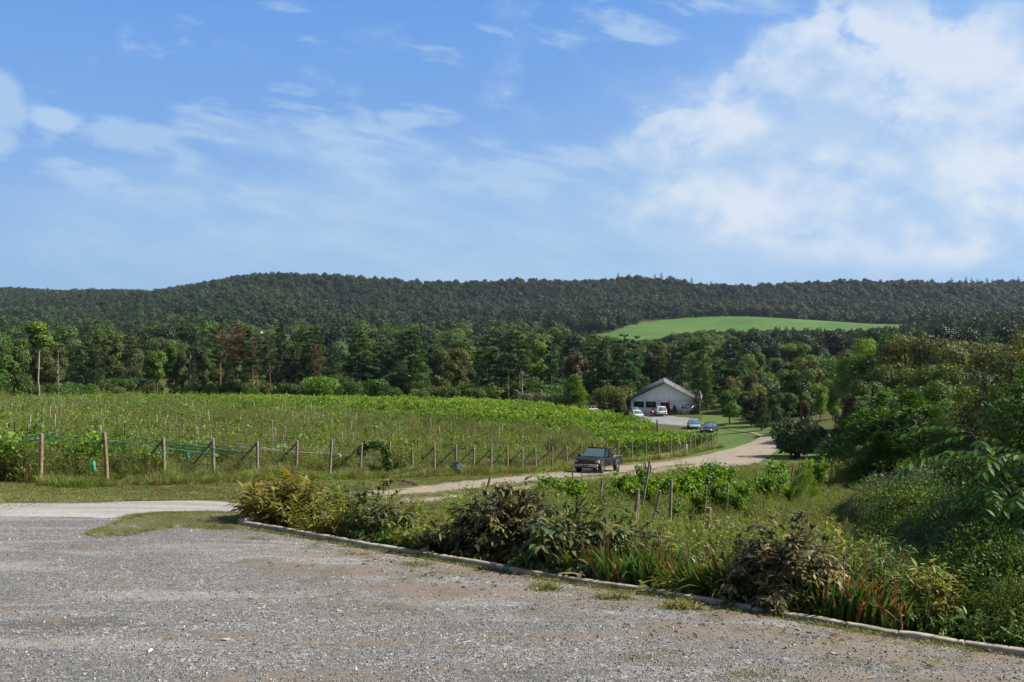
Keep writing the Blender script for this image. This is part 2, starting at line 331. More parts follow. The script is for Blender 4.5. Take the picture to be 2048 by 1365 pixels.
def zf(x, y):
    x = np.asarray(x, float); y = np.asarray(y, float)
    i = np.clip(np.searchsorted(gx, x) - 1, 0, len(gx) - 2); j = np.clip(np.searchsorted(gy, y) - 1, 0, len(gy) - 2)
    a = (x - gx[i]) / (gx[i + 1] - gx[i]); b = (y - gy[j]) / (gy[j + 1] - gy[j])
    return (GZ[j, i] * (1 - a) + GZ[j, i + 1] * a) * (1 - b) + (GZ[j + 1, i] * (1 - a) + GZ[j + 1, i + 1] * a) * b
DS = np.concatenate([np.arange(4, 300, 0.1), np.arange(300, 2500, 3)])
def P(px, py, dmin=4):
    """ground point seen from the photographer's standpoint in that direction (used only to read positions off)"""
    d = DS[DS >= dmin]; x = (px - CX) / FPX * d; z = CZ - (py - CY) / FPX * d; below = z <= zf(x, d)
    k = int(np.argmax(below)) if below.any() else len(d) - 1
    return float(x[k]), float(d[k]), float(zf(x[k], d[k]))
def at(px, d):
    x = (px - CX) / FPX * d; return x, d, float(zf(x, d))
# ------------------------------------------------------------------ ground sheet
def ground_mat():
    m = bpy.data.materials.new('rough_grass_ground'); m.use_nodes = True; t = NT(m.node_tree); b = t.N['Principled BSDF']
    p = t.n('ShaderNodeNewGeometry').outputs['Position']
    n1 = t.noise(p, 0.35, 6, 0.6); n2 = t.noise(p, 3.0, 6, 0.7); n3 = t.noise(p, 22.0, 4, 0.7)
    c = t.ramp(n1, [(0.3, (0.050, 0.075, 0.020)), (0.5, (0.085, 0.105, 0.030)), (0.72, (0.13, 0.115, 0.045))])
    c = t.mix(t.m('MULTIPLY', t.smooth(n2, 0.5, 0.7), 0.6), c, (0.16, 0.12, 0.06))
    c = t.mix(t.m('MULTIPLY', t.smooth(n3, 0.4, 0.75), 0.6), c, (0.03, 0.045, 0.014))
    t.L.new(c, b.inputs['Base Color']); b.inputs['Roughness'].default_value = 0.95; b.inputs['Specular IOR Level'].default_value = 0.1
    bp = t.n('ShaderNodeBump', ins={'Strength': 0.9, 'Distance': 0.06, 'Height': t.m('ADD', n2, n3)}); t.L.new(bp.outputs[0], b.inputs['Normal'])
    return m
def turf_mat(name, a, b_, c_, sc_=1.0):
    m = bpy.data.materials.new(name); m.use_nodes = True; t = NT(m.node_tree); b = t.N['Principled BSDF']
    p = t.n('ShaderNodeNewGeometry').outputs['Position']
    c = t.ramp(t.noise(p, 0.5 * sc_, 5, 0.6), [(0.3, a), (0.5, b_), (0.7, c_)])
    n3 = t.noise(p, 18.0 * sc_, 5, 0.75)
    c = t.mix(t.m('MULTIPLY', t.smooth(n3, 0.45, 0.75), 0.55), c, tuple(x * 0.4 for x in a))
    t.L.new(c, b.inputs['Base Color']); b.inputs['Roughness'].default_value = 0.9; b.inputs['Specular IOR Level'].default_value = 0.15
    bp = t.n('ShaderNodeBump', ins={'Strength': 0.8, 'Distance': 0.03 / sc_, 'Height': n3}); t.L.new(bp.outputs[0], b.inputs['Normal'])
    return m
M['ground'] = ground_mat()
M['lawn'] = turf_mat('mown_lawn', (0.065, 0.125, 0.030), (0.095, 0.15, 0.036), (0.13, 0.155, 0.045))
M['verge'] = turf_mat('dry_verge', (0.105, 0.115, 0.035), (0.16, 0.145, 0.05), (0.25, 0.195, 0.09))
M['hayfield'] = turf_mat('hay_field', (0.055, 0.135, 0.028), (0.080, 0.165, 0.034), (0.135, 0.185, 0.05), 0.035)
def gravel_mat(name, tones, dirt, dirt_amt, near_dirt=False, brk=1.0):
    m = bpy.data.materials.new(name); m.use_nodes = True; t = NT(m.node_tree); b = t.N['Principled BSDF']
    p = t.n('ShaderNodeNewGeometry').outputs['Position']
    pd = t.n('ShaderNodeVectorMath', operation='MULTIPLY_ADD', ins={0: t.n('ShaderNodeTexNoise', ins={'Vector': p, 'Scale': 30.0}).outputs[1], 1: (0.02, 0.02, 0.0), 2: p}).outputs[0]
    v1 = t.n('ShaderNodeTexVoronoi', ins={'Vector': pd, 'Scale': 34.0}); v2 = t.n('ShaderNodeTexVoronoi', ins={'Vector': pd, 'Scale': 75.0})
    s1 = t.n('ShaderNodeSeparateColor', ins={0: v1.outputs['Color']}).outputs[0]; s2 = t.n('ShaderNodeSeparateColor', ins={0: v2.outputs['Color']}).outputs[1]
    sel = t.smooth(t.noise(p, 9.0, 4, 0.6), 0.42, 0.58)
    val = t.mix(sel, s1, s2)
    c = t.ramp(val, [(0.0, tones[0]), (0.35, tones[1]), (0.75, tones[2]), (0.93, tones[3]), (1.0, tones[4])])
    big = t.noise(p, 0.45, 5, 0.6)
    c = t.mix(t.m('MULTIPLY', t.smooth(big, 0.40, 0.62), 0.40), c, tuple(x * 0.80 for x in tones[1]))
    mp2 = t.n('ShaderNodeMapping'); mp2.inputs['Scale'].default_value = (0.12, 0.75, 1.0); mp2.inputs['Rotation'].default_value = (0, 0, rad(-28)); t.L.new(p, mp2.inputs[0])
    c = t.mix(t.m('MULTIPLY', t.smooth(t.noise(mp2.outputs[0], 1.4, 5, 0.6, 0.4), 0.5, 0.60), 0.42), c, tones[3])
    c = t.mix(t.m('MULTIPLY', t.smooth(t.noise(mp2.outputs[0], 2.3, 6, 0.65, 0.3), 0.56, 0.66), 0.45), c, tones[0])
    # trodden-in soil in streaks
    mp = t.n('ShaderNodeMapping'); mp.inputs['Scale'].default_value = (0.55, 1.9, 1.0); mp.inputs['Rotation'].default_value = (0, 0, rad(20)); t.L.new(p, mp.inputs[0])
    dn = t.noise(mp.outputs[0], 0.85, 7, 0.66, 0.6)
    f = t.smooth(dn, 0.60 - dirt_amt, 0.68 - dirt_amt)
    if near_dirt:       # soil and moss gather along the timber edging
        sp = t.n('ShaderNodeSeparateXYZ', ins={0: p})
        lin = t.m('ADD', t.m('MULTIPLY', sp.outputs[0], 0.57), t.m('MULTIPLY', sp.outputs[1], 0.82))      # grows towards the edging
        near = t.m('MULTIPLY', t.smooth(lin, 6.3, 10.4), t.smooth(sp.outputs[0], -7.0, -1.5))
        f = t.smooth(t.m('ADD', t.m('ADD', dn, t.m('MULTIPLY', t.m('SUBTRACT', t.noise(p, 6.0, 5, 0.7), 0.5), 0.35)), t.m('MULTIPLY', near, 0.15)), 0.57, 0.67)
    c = t.mix(t.m('MULTIPLY', f, t.m('MULTIPLY_ADD', s2, 0.35, 0.6)), c, dirt)
    if near_dirt:
        g = t.m('MULTIPLY', t.smooth(t.noise(p, 1.6, 6, 0.7), 0.52, 0.62), near)
        c = t.mix(t.m('MULTIPLY', g, 0.75), c, (0.13, 0.12, 0.05))
    fine = t.noise(p, 160.0, 3, 0.7)
    c = t.mix(t.m('MULTIPLY', fine, 0.35), c, (0.05, 0.048, 0.046))
    t.L.new(c, b.inputs['Base Color']); b.inputs['Roughness'].default_value = 0.85; b.inputs['Specular IOR Level'].default_value = 0.3
    hgt = t.m('ADD', t.mix(sel, v1.outputs['Distance'], v2.outputs['Distance']), t.m('MULTIPLY', fine, 0.3))
    hgt = t.m('MULTIPLY', hgt, t.m('SUBTRACT', 1.0, t.m('MULTIPLY', f, 0.7)))
    bp = t.n('ShaderNodeBump', invert=True, ins={'Strength': 1.0 * brk, 'Distance': 0.014, 'Height': hgt}); t.L.new(bp.outputs[0], b.inputs['Normal'])
    return m
GREYL = [(0.19, 0.185, 0.175), (0.33, 0.32, 0.305), (0.47, 0.455, 0.43), (0.58, 0.56, 0.53), (0.76, 0.73, 0.68)]
GREY = [(0.070, 0.071, 0.072), (0.165, 0.166, 0.166), (0.295, 0.295, 0.292), (0.42, 0.41, 0.39), (0.72, 0.69, 0.64)]
TAN = [(0.24, 0.20, 0.15), (0.38, 0.33, 0.255), (0.49, 0.43, 0.335), (0.56, 0.50, 0.40), (0.68, 0.63, 0.54)]
M['gravel'] = gravel_mat('grey_gravel', GREY, (0.205, 0.160, 0.125), -0.08, True)
TAN = [tuple(c * .76 for c in t_) for t_ in TAN]
M['road'] = gravel_mat('tan_dirt_track', TAN, (0.45, 0.34, 0.215), 0.08)
M['asphalt'] = mat_basic('old_asphalt', (0.25, 0.25, 0.265), 0.9, var=0.3, scale=0.6, col2=(0.17, 0.17, 0.185), coords='Object')

g = G(); nx, ny = len(gx), len(gy)
ii = (np.arange(ny - 1)[:, None] * nx + np.arange(nx - 1)[None]).ravel()
g.add(np.stack([GXm, GYm, GZ], -1).reshape(-1, 3), np.stack([ii, ii + 1, ii + nx + 1, ii + nx], 1))
ground = g.build('ground', M['ground'], smooth=True); tag(ground, kind='structure')

def resample(pl, n):
    pl = np.asarray(pl, float); s_ = np.concatenate([[0], np.cumsum(np.linalg.norm(np.diff(pl, axis=0), axis=1))]); u = np.linspace(0, s_[-1], n)
    return np.stack([np.interp(u, s_, pl[:, k]) for k in range(pl.shape[1])], 1)
def smooth_pl(pl, it=3):
    pl = np.asarray(pl, float)
    for _ in range(it):
        q = [pl[0]]
        for a, b in zip(pl[:-1], pl[1:]): q += [a * .75 + b * .25, a * .25 + b * .75]
        q.append(pl[-1]); pl = np.array(q)
    return pl
def wob(n, amp, rng, k=5):
    a = rng.normal(size=n); o = np.zeros(n)
    for w_ in (1, 3, 9, 27): 
        kk = np.ones(w_) / w_; o += np.convolve(rng.normal(size=n + w_), kk, 'same')[:n] * (w_ ** 0.75) * 0.5
    return o / 3 * amp
def ribbon(name, A, B, mat, off, n=200, m=12, amp=(0.1, 0.1), seed=1, kind='structure', sm=3):
    rng = np.random.default_rng(seed)
    A = resample(smooth_pl(A, sm), n); B = resample(smooth_pl(B, sm), n)
    t = unit(B - A); A = A - t * wob(n, amp[0], rng)[:, None]; B = B + t * wob(n, amp[1], rng)[:, None]
    s_ = np.linspace(0, 1, m); Q = A[:, None] * (1 - s_)[None, :, None] + B[:, None] * s_[None, :, None]
    z = zf(Q[..., 0], Q[..., 1]) + off
    z[:, 0] -= off * 1.2; z[:, -1] -= off * 1.2
    gg = G(); i = (np.arange(n - 1)[:, None] * m + np.arange(m - 1)[None]).ravel()
    gg.add(np.concatenate([Q, z[..., None]], -1).reshape(-1, 3), np.stack([i, i + 1, i + m + 1, i + m], 1))
    o = gg.build(name, mat, smooth=True)
    # faces up
    if o.data.polygons[len(o.data.polygons) // 2].normal.z < 0: o.data.flip_normals()
    tag(o, kind=kind); return o
def PP(lst, dmin=4): return [P(a, b, dmin)[:2] for a, b in lst]
KA = np.array([-4.38, 16.05]); KB = np.array([7.3, 7.93])       # line of the timber edging
# verge along the vineyard
ribbon('verge', [(-30, 33)] + PP([(0, 965), (90, 966), (250, 962), (420, 960), (600, 960), (780, 958), (900, 950), (1000, 940), (1130, 926), (1250, 912), (1350, 905), (1440, 888)]),
       [(-30, 22)] + PP([(0, 1018), (150, 1016), (250, 1014), (430, 1012), (600, 1005), (780, 990), (900, 980), (1000, 970), (1130, 950), (1250, 938), (1350, 928), (1450, 905)]), M['verge'], 0.015, 300, 24, (0.35, 0.1), 3)
# gravel: yard and its mouth onto the track
far_edge = [(-32, 24.5)] + PP([(-60, 1009), (0, 1008), (100, 1008), (200, 1006), (330, 1004), (430, 1002)]) + [(-6.0, 26.6)]
M['gravel_pale'] = gravel_mat('pale_gravel', GREYL, (0.34, 0.29, 0.235), 0.02)
ribbon('gravel_yard_mouth', far_edge, [(-32, 15)] + [(-20, 15.5), (-12, 16), (-8, 16.2), (-5.5, 17.5), (-4.2, 19.2), (-3.4, 22)], M['gravel_pale'], 0.022, 240, 60, (0.12, 0.0), 5, sm=2)
kd = unit(KB - KA)
def patchy():
    m = turf_mat('patchy_grass', (0.095, 0.105, 0.035), (0.135, 0.13, 0.05), (0.19, 0.16, 0.09)); t = NT(m.node_tree); b = t.N['Principled BSDF']; src = b.inputs['Base Color'].links[0].from_socket
    p = t.n('ShaderNodeNewGeometry').outputs['Position']; s_ = t.n('ShaderNodeSeparateColor', ins={0: t.n('ShaderNodeTexVoronoi', ins={'Vector': p, 'Scale': 45.0}).outputs['Color']}).outputs[0]
    gr = t.ramp(s_, [(0.0, GREY[0]), (0.5, GREY[1]), (1.0, GREY[3])]); c = t.mix(t.smooth(t.noise(p, 2.2, 8, 0.75), 0.52, 0.60), src, gr); t.L.new(c, b.inputs['Base Color']); return m
M['patchy'] = patchy()
ribbon('grass_patch', PP([(175, 1074), (235, 1047), (262, 1036), (320, 1031), (400, 1029), (500, 1030)]), PP([(178, 1078), (250, 1078), (300, 1067), (350, 1062), (430, 1064), (500, 1062)]), M['patchy'], 0.036, 160, 14, (0.3, 0.35), 77, sm=2)
ribbon('gravel_yard', [(-32, 17.2), (-14, 17.2), (-8.0, 17.3), tuple(KA + (-0.4, 0.25)), tuple(KA - 0 * kd), tuple(KA + kd * 7), tuple(KB)], [(-32, -8), (-14, -8), (-6, -8), (-2, -8), (0, -8), (6, -8), (14, -4)], M['gravel'], 0.026, 260, 90, (0.0, 0.0), 6, sm=1)
# the track down the hill
up = [(-6.5, 26.8)] + PP([(520, 996), (600, 990), (680, 986), (760, 980), (830, 972), (900, 964), (1000, 953), (1100, 944), (1170, 938), (1240, 934), (1300, 926), (1360, 919), (1420, 908), (1475, 893), (1512, 880), (1521, 874), (1510, 869), (1470, 861), (1430, 854), (1400, 846), (1380, 842)])
lo = [(-4.5, 21.5)] + PP([(520, 1016), (600, 1016), (700, 1016), (800, 1012), (860, 1005), (900, 1000), (1000, 990), (1110, 975), (1180, 965), (1240, 957), (1320, 948), (1400, 940), (1470, 936), (1530, 922), (1556, 903), (1553, 884), (1540, 874), (1500, 864), (1450, 857), (1420, 851), (1400, 848)])
ribbon('dirt_track', up, lo, M['road'], 0.034, 420, 14, (0.22, 0.3), 7)
# lawns by the winery
lawn1 = ribbon('lawn', PP([(1345, 842), (1345, 848), (1400, 870), (1445, 888), (1360, 905), (1300, 920)]), PP([(1372, 842), (1395, 848), (1480, 864), (1520, 876), (1470, 895), (1420, 910)]), M['lawn'], 0.02, 120, 40, (0.2, 0.1), 8)
lawn2 = ribbon('lawn', PP([(1400, 848), (1450, 857), (1500, 866), (1545, 880), (1555, 900), (1530, 922), (1460, 940), (1400, 948)]), PP([(1408, 831), (1450, 833), (1520, 853), (1600, 868), (1700, 872), (1760, 895), (1760, 925), (1690, 960)]), M['lawn'], 0.02, 160, 70, (0.2, 0.3), 9)
ribbon('parking_lot', PP([(1180, 815), (1200, 824), (1240, 830), (1260, 838), (1290, 845), (1330, 850), (1380, 853)]), PP([(1240, 815), (1250, 822), (1300, 829), (1345, 834), (1370, 836), (1395, 838), (1400, 848)]), M['asphalt'], 0.05, 80, 20, (0.1, 0.1), 10)
# the far hay field on the slope
hA = [at(px, d)[:2] for px, d in [(1130, 775), (1200, 810), (1250, 900), (1285, 1155), (1400, 1160), (1550, 1165), (1700, 1120), (1800, 1080), (1850, 1060)]]
hB = [at(px, d)[:2] for px, d in [(1130, 780), (1200, 720), (1262, 690), (1300, 690), (1400, 720), (1550, 760), (1700, 800), (1800, 850), (1850, 900)]]
ribbon('hay_field', hA, hB, M['hayfield'], 1.2, 200, 60, (9, 9), 11)
def in_field(x, y):
    A = np.array(hA); B = np.array(hB); px = CX + x / y * FPX
    pa = CX + A[:, 0] / A[:, 1] * FPX; pb = CX + B[:, 0] / B[:, 1] * FPX
    return (px > 1140) & (px < 1835) & (y < np.interp(px, pa, A[:, 1]) + 4) & (y > np.interp(px, pb, B[:, 1]) - 40)

# ------------------------------------------------------------------ instancing of uncountable stuff
def scatter(name, pts, rz, scale, idx, protos, tilt=None, zs=None, label=None, cat=None):
    """one object: its points carry copies of small clump meshes (geometry nodes)"""
    n = len(pts); me = bpy.data.meshes.new(name); me.vertices.add(n); me.vertices.foreach_set('co', np.asarray(pts, np.float32).ravel())
    a = me.attributes.new('rot', 'FLOAT_VECTOR', 'POINT')
    rot = np.zeros((n, 3), np.float32); rot[:, 2] = rz
    if tilt is not None: rot[:, 0] = tilt[0]; rot[:, 1] = tilt[1]
    a.data.foreach_set('vector', rot.ravel())
    scv = np.repeat(np.asarray(scale, np.float32)[:, None], 3, 1)
    if zs is not None: scv[:, 2] *= zs
    a = me.attributes.new('scl', 'FLOAT_VECTOR', 'POINT'); a.data.foreach_set('vector', scv.ravel().astype(np.float32))
    a = me.attributes.new('idx', 'INT', 'POINT'); a.data.foreach_set('value', np.asarray(idx, np.int32))
    o = bpy.data.objects.new(name, me); COL.objects.link(o)
    ng = bpy.data.node_groups.new(name + '_nodes', 'GeometryNodeTree')
    ng.interface.new_socket('Geometry', in_out='INPUT', socket_type='NodeSocketGeometry'); ng.interface.new_socket('Geometry', in_out='OUTPUT', socket_type='NodeSocketGeometry')
    N = ng.nodes; L = ng.links; gi = N.new('NodeGroupInput'); go = N.new('NodeGroupOutput')
    jn = N.new('GeometryNodeGeometryToInstance')
    for p in reversed(protos):
        oi = N.new('GeometryNodeObjectInfo'); oi.inputs[0].default_value = p; L.new(oi.outputs['Geometry'], jn.inputs[0])
    ip = N.new('GeometryNodeInstanceOnPoints'); L.new(gi.outputs[0], ip.inputs['Points']); L.new(jn.outputs[0], ip.inputs['Instance']); ip.inputs['Pick Instance'].default_value = True
    def att(nm, ty):
        q = N.new('GeometryNodeInputNamedAttribute'); q.data_type = ty; q.inputs[0].default_value = nm; return q.outputs[0]
    L.new(att('idx', 'INT'), ip.inputs['Instance Index']); L.new(att('rot', 'FLOAT_VECTOR'), ip.inputs['Rotation']); L.new(att('scl', 'FLOAT_VECTOR'), ip.inputs['Scale'])
    L.new(ip.outputs[0], go.inputs[0]); md = o.modifiers.new('scatter', 'NODES'); md.node_group = ng
    tag(o, label, cat, kind='stuff'); return o

# ------------------------------------------------------------------ tree and plant builders (meshes)
def trunk_pts(rng, h, lean=0.04, n=7):
    z = np.linspace(0, h, n); x = np.cumsum(rng.normal(0, lean, n)) * h / n * 1.5; y = np.cumsum(rng.normal(0, lean, n)) * h / n * 1.5
    x -= x[0]; y -= y[0]; return np.stack([x, y, z - 0.3], 1)
def broadleaf(rng, h, cr, base, n, leaf, lobes=16, limbs=9, tr=0.035, top=1.0, flat=0.75):
    """returns (crown G, trunk G)"""
    gc, gt = G(), G(); tp = trunk_pts(rng, h * 0.85); r = np.linspace(h * tr * 0.55, h * 0.006, len(tp)); gt.tube(tp, r, 7)
    cz = base + (h - base) * 0.5; ch = (h - base) * 0.5
    for k in range(lobes):
        u = rsph(1, rng)[0]; rr = rng.uniform(0.35, 0.95) if k else 0.0
        c = np.array([u[0] * cr * rr * .8, u[1] * cr * rr * .8, cz + u[2] * ch * rr * 0.85])
        wd = 1.0 - 0.45 * max(0, (c[2] - cz) / ch) ** 1.5 * top; c[0] *= wd; c[1] *= wd
        lr = cr * rng.uniform(0.26, 0.46); m = int(n / lobes * (lr / (cr * .36)) ** 2)
        d = rsph(m, rng); d[:, 2] = d[:, 2] * 0.9 + 0.15; d = unit(d); q = rng.uniform(0.55, 1.06, m) ** 0.7
        bump = 1 + 0.18 * np.sin(d[:, 0] * 5 + k) * np.sin(d[:, 1] * 6 + 2 * k) * np.cos(d[:, 2] * 5)
        Cn = c + d * (lr * q * bump)[:, None] * np.array([1, 1, flat])
        N_ = unit(d + rng.normal(0, 0.55, (m, 3)) + np.array([0, 0, 0.35])); D = unit(np.cross(N_, rsph(m, rng)) + np.array([0, 0, -0.25]))
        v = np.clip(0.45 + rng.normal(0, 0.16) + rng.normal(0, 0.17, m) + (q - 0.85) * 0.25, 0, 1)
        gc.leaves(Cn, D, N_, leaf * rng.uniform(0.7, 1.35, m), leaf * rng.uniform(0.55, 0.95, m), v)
        if k < limbs:
            s0 = tp[int(rng.integers(2, 5))]; mid = (s0 + c) / 2 + rng.normal(0, cr * .06, 3) - (0, 0, cr * .08)
            gt.tube([s0, mid, c], [h * .012, h * .008, h * .003], 5)
    return gc, gt
def whorled(rng, h, cr, base, n, leaf, gap=0.75, droop=-0.12, power=0.75, up=0.25, plume=1.0, tr=0.028, topflat=0.0):
    """conifer: tiers of branches carrying plumes of needles"""
    gc, gt = G(), G(); tp = trunk_pts(rng, h, 0.012); gt.tube(tp, np.linspace(h * tr * .5, h * .004, len(tp)), 7)
    zs = np.arange(base, h * 0.985, gap); tot = []; 
    for z in zs:
        f = (z - base) / (h - base); prof = max(0.06, (1 - f) ** power) if topflat == 0 else max(0.1, min(1, (1 - f) * 2.4) ** 0.6 * min(1, 0.45 + f))
        for b in range(int(rng.integers(4, 7))):
            a = rng.uniform(0, 2 * np.pi); L = cr * prof * rng.uniform(0.55, 1.12)
            tot.append((z + rng.uniform(-gap, gap) * .35, a, L, f))
    sumL = sum(t[2] for t in tot)
    for z, a, L, f in tot:
        m = max(6, int(n * L / sumL)); dirv = np.array([math.cos(a), math.sin(a), 0]); x0, y0 = np.interp(z, tp[:, 2], tp[:, 0]), np.interp(z, tp[:, 2], tp[:, 1])
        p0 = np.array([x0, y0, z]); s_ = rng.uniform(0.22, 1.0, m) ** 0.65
        zc = up * L * s_ + droop * L * s_ ** 2 * 2
        side = np.array([-dirv[1], dirv[0], 0]); wv_ = (0.32 * (1.15 - s_) + 0.06) * L * plume
        C = p0 + dirv * (L * s_)[:, None] + side * (rng.normal(0, 1, m) * wv_ * 0.7)[:, None]; C[:, 2] += zc + rng.normal(0, 0.05 + 0.05 * L, m)
        D = unit(dirv * 0.9 + side * rng.normal(0, 0.55, m)[:, None] + np.array([0, 0, 1]) * rng.uniform(-0.1, 0.75, m)[:, None]); N_ = unit(np.array([0, 0, 1.0]) + rng.normal(0, 0.45, (m, 3)))
        bv = rng.normal(0, 0.10)
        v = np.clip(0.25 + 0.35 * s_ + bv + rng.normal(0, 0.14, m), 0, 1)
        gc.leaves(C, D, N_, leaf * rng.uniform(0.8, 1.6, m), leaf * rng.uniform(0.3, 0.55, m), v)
        gt.tube([p0, p0 + dirv * L * .5 + np.array([0, 0, up * L * .5 + droop * L * .5]), p0 + dirv * L * .9 + np.array([0, 0, up * L * .9 + droop * L * 1.6])], [h * .005, h * .003, h * .0015], 4)
    return gc, gt
def bush(rng, h, cr, n, leaf, lobes=10, aspect=0.7, spiky=0.0):
    gc, gt = G(), G()
    for k in range(lobes):
        a = rng.uniform(0, 6.283); rr = cr * rng.uniform(0.0, 0.62); c = np.array([math.cos(a) * rr, math.sin(a) * rr, h * rng.uniform(0.22, 0.66)]); lr = cr * rng.uniform(0.3, 0.5)
        m = n // lobes; d = rsph(m, rng); q = rng.uniform(0.55, 1.08, m) ** .7
        C = c + d * (lr * q)[:, None] * np.array([1, 1, min(1.3, h / cr * 0.55)]); C[:, 2] = np.maximum(C[:, 2], 0.02)
        N_ = unit(d + rng.normal(0, 0.6, (m, 3)) + (0, 0, .3)); D = unit(np.cross(N_, rsph(m, rng)) + d * 0.4 + np.array([0, 0, spiky]))
        v = np.clip(0.45 + rng.normal(0, 0.13) + rng.normal(0, 0.18, m), 0, 1)
        gc.leaves(C, D, N_, leaf * rng.uniform(0.7, 1.4, m), leaf * aspect * rng.uniform(0.6, 1.1, m), v)
        gt.tube([(rng.normal(0, .08) * cr, rng.normal(0, .08) * cr, -0.1), c * (0.6, 0.6, 0.5), c], [cr * .03, cr * .02, cr * .008], 4)
    return gc, gt
def dead_tree(rng, h, n=26):
    gt = G(); tp = trunk_pts(rng, h, 0.02, 8); gt.tube(tp, np.linspace(h * .02, h * .004, 8), 6)
    for k in range(n):
        z = rng.uniform(0.25, 0.97) * h; a = rng.uniform(0, 6.28); L = h * 0.30 * (1.1 - z / h) * rng.uniform(.5, 1.2) + 0.3
        p = np.array([np.interp(z, tp[:, 2], tp[:, 0]), np.interp(z, tp[:, 2], tp[:, 1]), z]); d = np.array([math.cos(a), math.sin(a), rng.uniform(-.1, .6)])
        q = [p]
        for j in range(4): d = unit(d + rng.normal(0, .28, 3)); q.append(q[-1] + d * L / 4)
        gt.tube(q, np.linspace(h * .006, h * .0015, 5), 4)
        for j in range(2): gt.tube([q[2 + j], q[2 + j] + unit(d + rng.normal(0, .7, 3)) * L * .3], [h * .003, h * .001], 3)
    return None, gt
LEAFM = {
    'oak': mat_leaf('oak_leaves', (0.028, 0.062, 0.014), (0.145, 0.225, 0.042), 0.3, 0.02, 0.25),
    'bright': mat_leaf('bright_leaves', (0.063, 0.119, 0.017), (0.224, 0.336, 0.049), 0.35, 0.015, 0.2),
    'olive': mat_leaf('olive_leaves', (0.048, 0.066, 0.018), (0.155, 0.185, 0.048), 0.3, 0.02, 0.2),
    'brown': mat_leaf('rusty_leaves', (0.085, 0.070, 0.035), (0.21, 0.165, 0.085), 0.25, 0.015, 0.2),
    'purple': mat_leaf('purple_leaves', (0.050, 0.032, 0.022), (0.13, 0.085, 0.055), 0.25, 0.015, 0.2),
    'pine': mat_leaf('white_pine_needles', (0.020, 0.058, 0.020), (0.115, 0.215, 0.058), 0.22, 0.015, 0.22),
    'scots': mat_leaf('scots_pine_needles', (0.036, 0.070, 0.028), (0.140, 0.196, 0.077), 0.22, 0.015, 0.2),
    'spruce': mat_leaf('spruce_needles', (0.017, 0.042, 0.017), (0.063, 0.119, 0.039), 0.15, 0.012, 0.2),
    'cedar': mat_leaf('cedar_needles', (0.026, 0.046, 0.015), (0.080, 0.118, 0.038), 0.15, 0.012, 0.1),
    'sumac': mat_leaf('sumac_leaves', (0.030, 0.085, 0.010), (0.10, 0.22, 0.026), 0.3, 0.012, 0.15),
    'silver': mat_leaf('silvery_leaves', (0.060, 0.075, 0.035), (0.19, 0.21, 0.11), 0.2, 0.012, 0.2),
    'shrub': mat_leaf('shrub_leaves', (0.028, 0.068, 0.013), (0.115, 0.21, 0.040), 0.3, 0.02, 0.25),
    'vine': mat_leaf('grape_leaves', (0.035, 0.080, 0.010), (0.15, 0.28, 0.032), 0.35, 0.012, 0.12, third=(0.32, 0.40, 0.06)),
    'forest': mat_leaf('forest_leaves', (0.010, 0.027, 0.010), (0.035, 0.070, 0.023), 0.15, 0.028, 0.35, patch=0.9),
    'forest_light': mat_leaf('light_forest_leaves', (0.017, 0.035, 0.012), (0.056, 0.094, 0.028), 0.15, 0.02, 0.3, patch=0.9),
    'forest_dark': mat_leaf('dark_forest_leaves', (0.008, 0.022, 0.010), (0.026, 0.056, 0.022), 0.15, 0.02, 0.3, patch=0.9),
    'forest_pine': mat_leaf('forest_pine_needles', (0.008, 0.028, 0.012), (0.034, 0.075, 0.032), 0.1, 0.015, 0.25, patch=0.6),
}
def proto(name, gc, gt, lm, bark, cname='crown', tname='trunk', link=True):
    e = bpy.data.objects.new(name, None)
    if link: COL.objects.link(e)
    if gc is not None: gc.build(cname, lm, e, link=link)
    if gt is not None: gt.build(tname, bark, e, link=link, smooth=True)
    return e
def one_mesh(name, gc, gt, lm, bark):
    """crown and trunk as one mesh, for trees of the far wood only"""
    g_ = G(); g_.V = gc.V + gt.V; g_.n = gc.n + gt.n
    for k in (3, 4):
        g_.F[k] = list(gc.F[k]) + [f + gc.n for f in gt.F[k]]; g_.A[k] = gc.A[k] + gt.A[k]; g_.M[k] = gc.M[k] + [m + 1 for m in gt.M[k]]
    return g_.build(name, [lm, bark], link=False)
# ------------------------------------------------------------------ far wood (nobody could count it)
rng = np.random.default_rng(11)
FP = []
for k in range(5):
    gc, gt = broadleaf(rng, 14, rng.uniform(5.4, 7.0), 1.5, 1900, 0.95, lobes=int(rng.integers(11, 17)), limbs=3, flat=0.85); FP.append(one_mesh('wood_tree', gc, gt, LEAFM[('forest', 'forest_light', 'forest', 'forest_dark', 'forest_light')[k]], M['bark']))
for k in range(2):
    gc, gt = whorled(rng, 17, 3.6, 1.5, 1300, 0.9, gap=1.1, up=0.2, plume=1.3); FP.append(one_mesh('wood_pine', gc, gt, LEAFM['forest_pine'], M['bark']))
gc, gt = whorled(rng, 17, 2.4, 0.5, 1000, 0.9, gap=1.0, up=0.0, plume=1.3); FP.append(one_mesh('wood_spruce', gc, gt, LEAFM['spruce'], M['bark']))
FP2 = []
for k in range(4):
    gc, gt = broadleaf(rng, 14, rng.uniform(4.6, 6.0), 1.5, 6500, .46, lobes=int(rng.integers(16, 24)), limbs=5, flat=0.85); FP2.append(one_mesh('wood_tree', gc, gt, LEAFM['forest' if k % 2 else 'oak'], M['bark']))
gc, gt = broadleaf(rng, 13, 4.8, 1.5, 6000, .46, lobes=18, limbs=5); FP2.append(one_mesh('wood_tree', gc, gt, LEAFM['olive'], M['bark']))
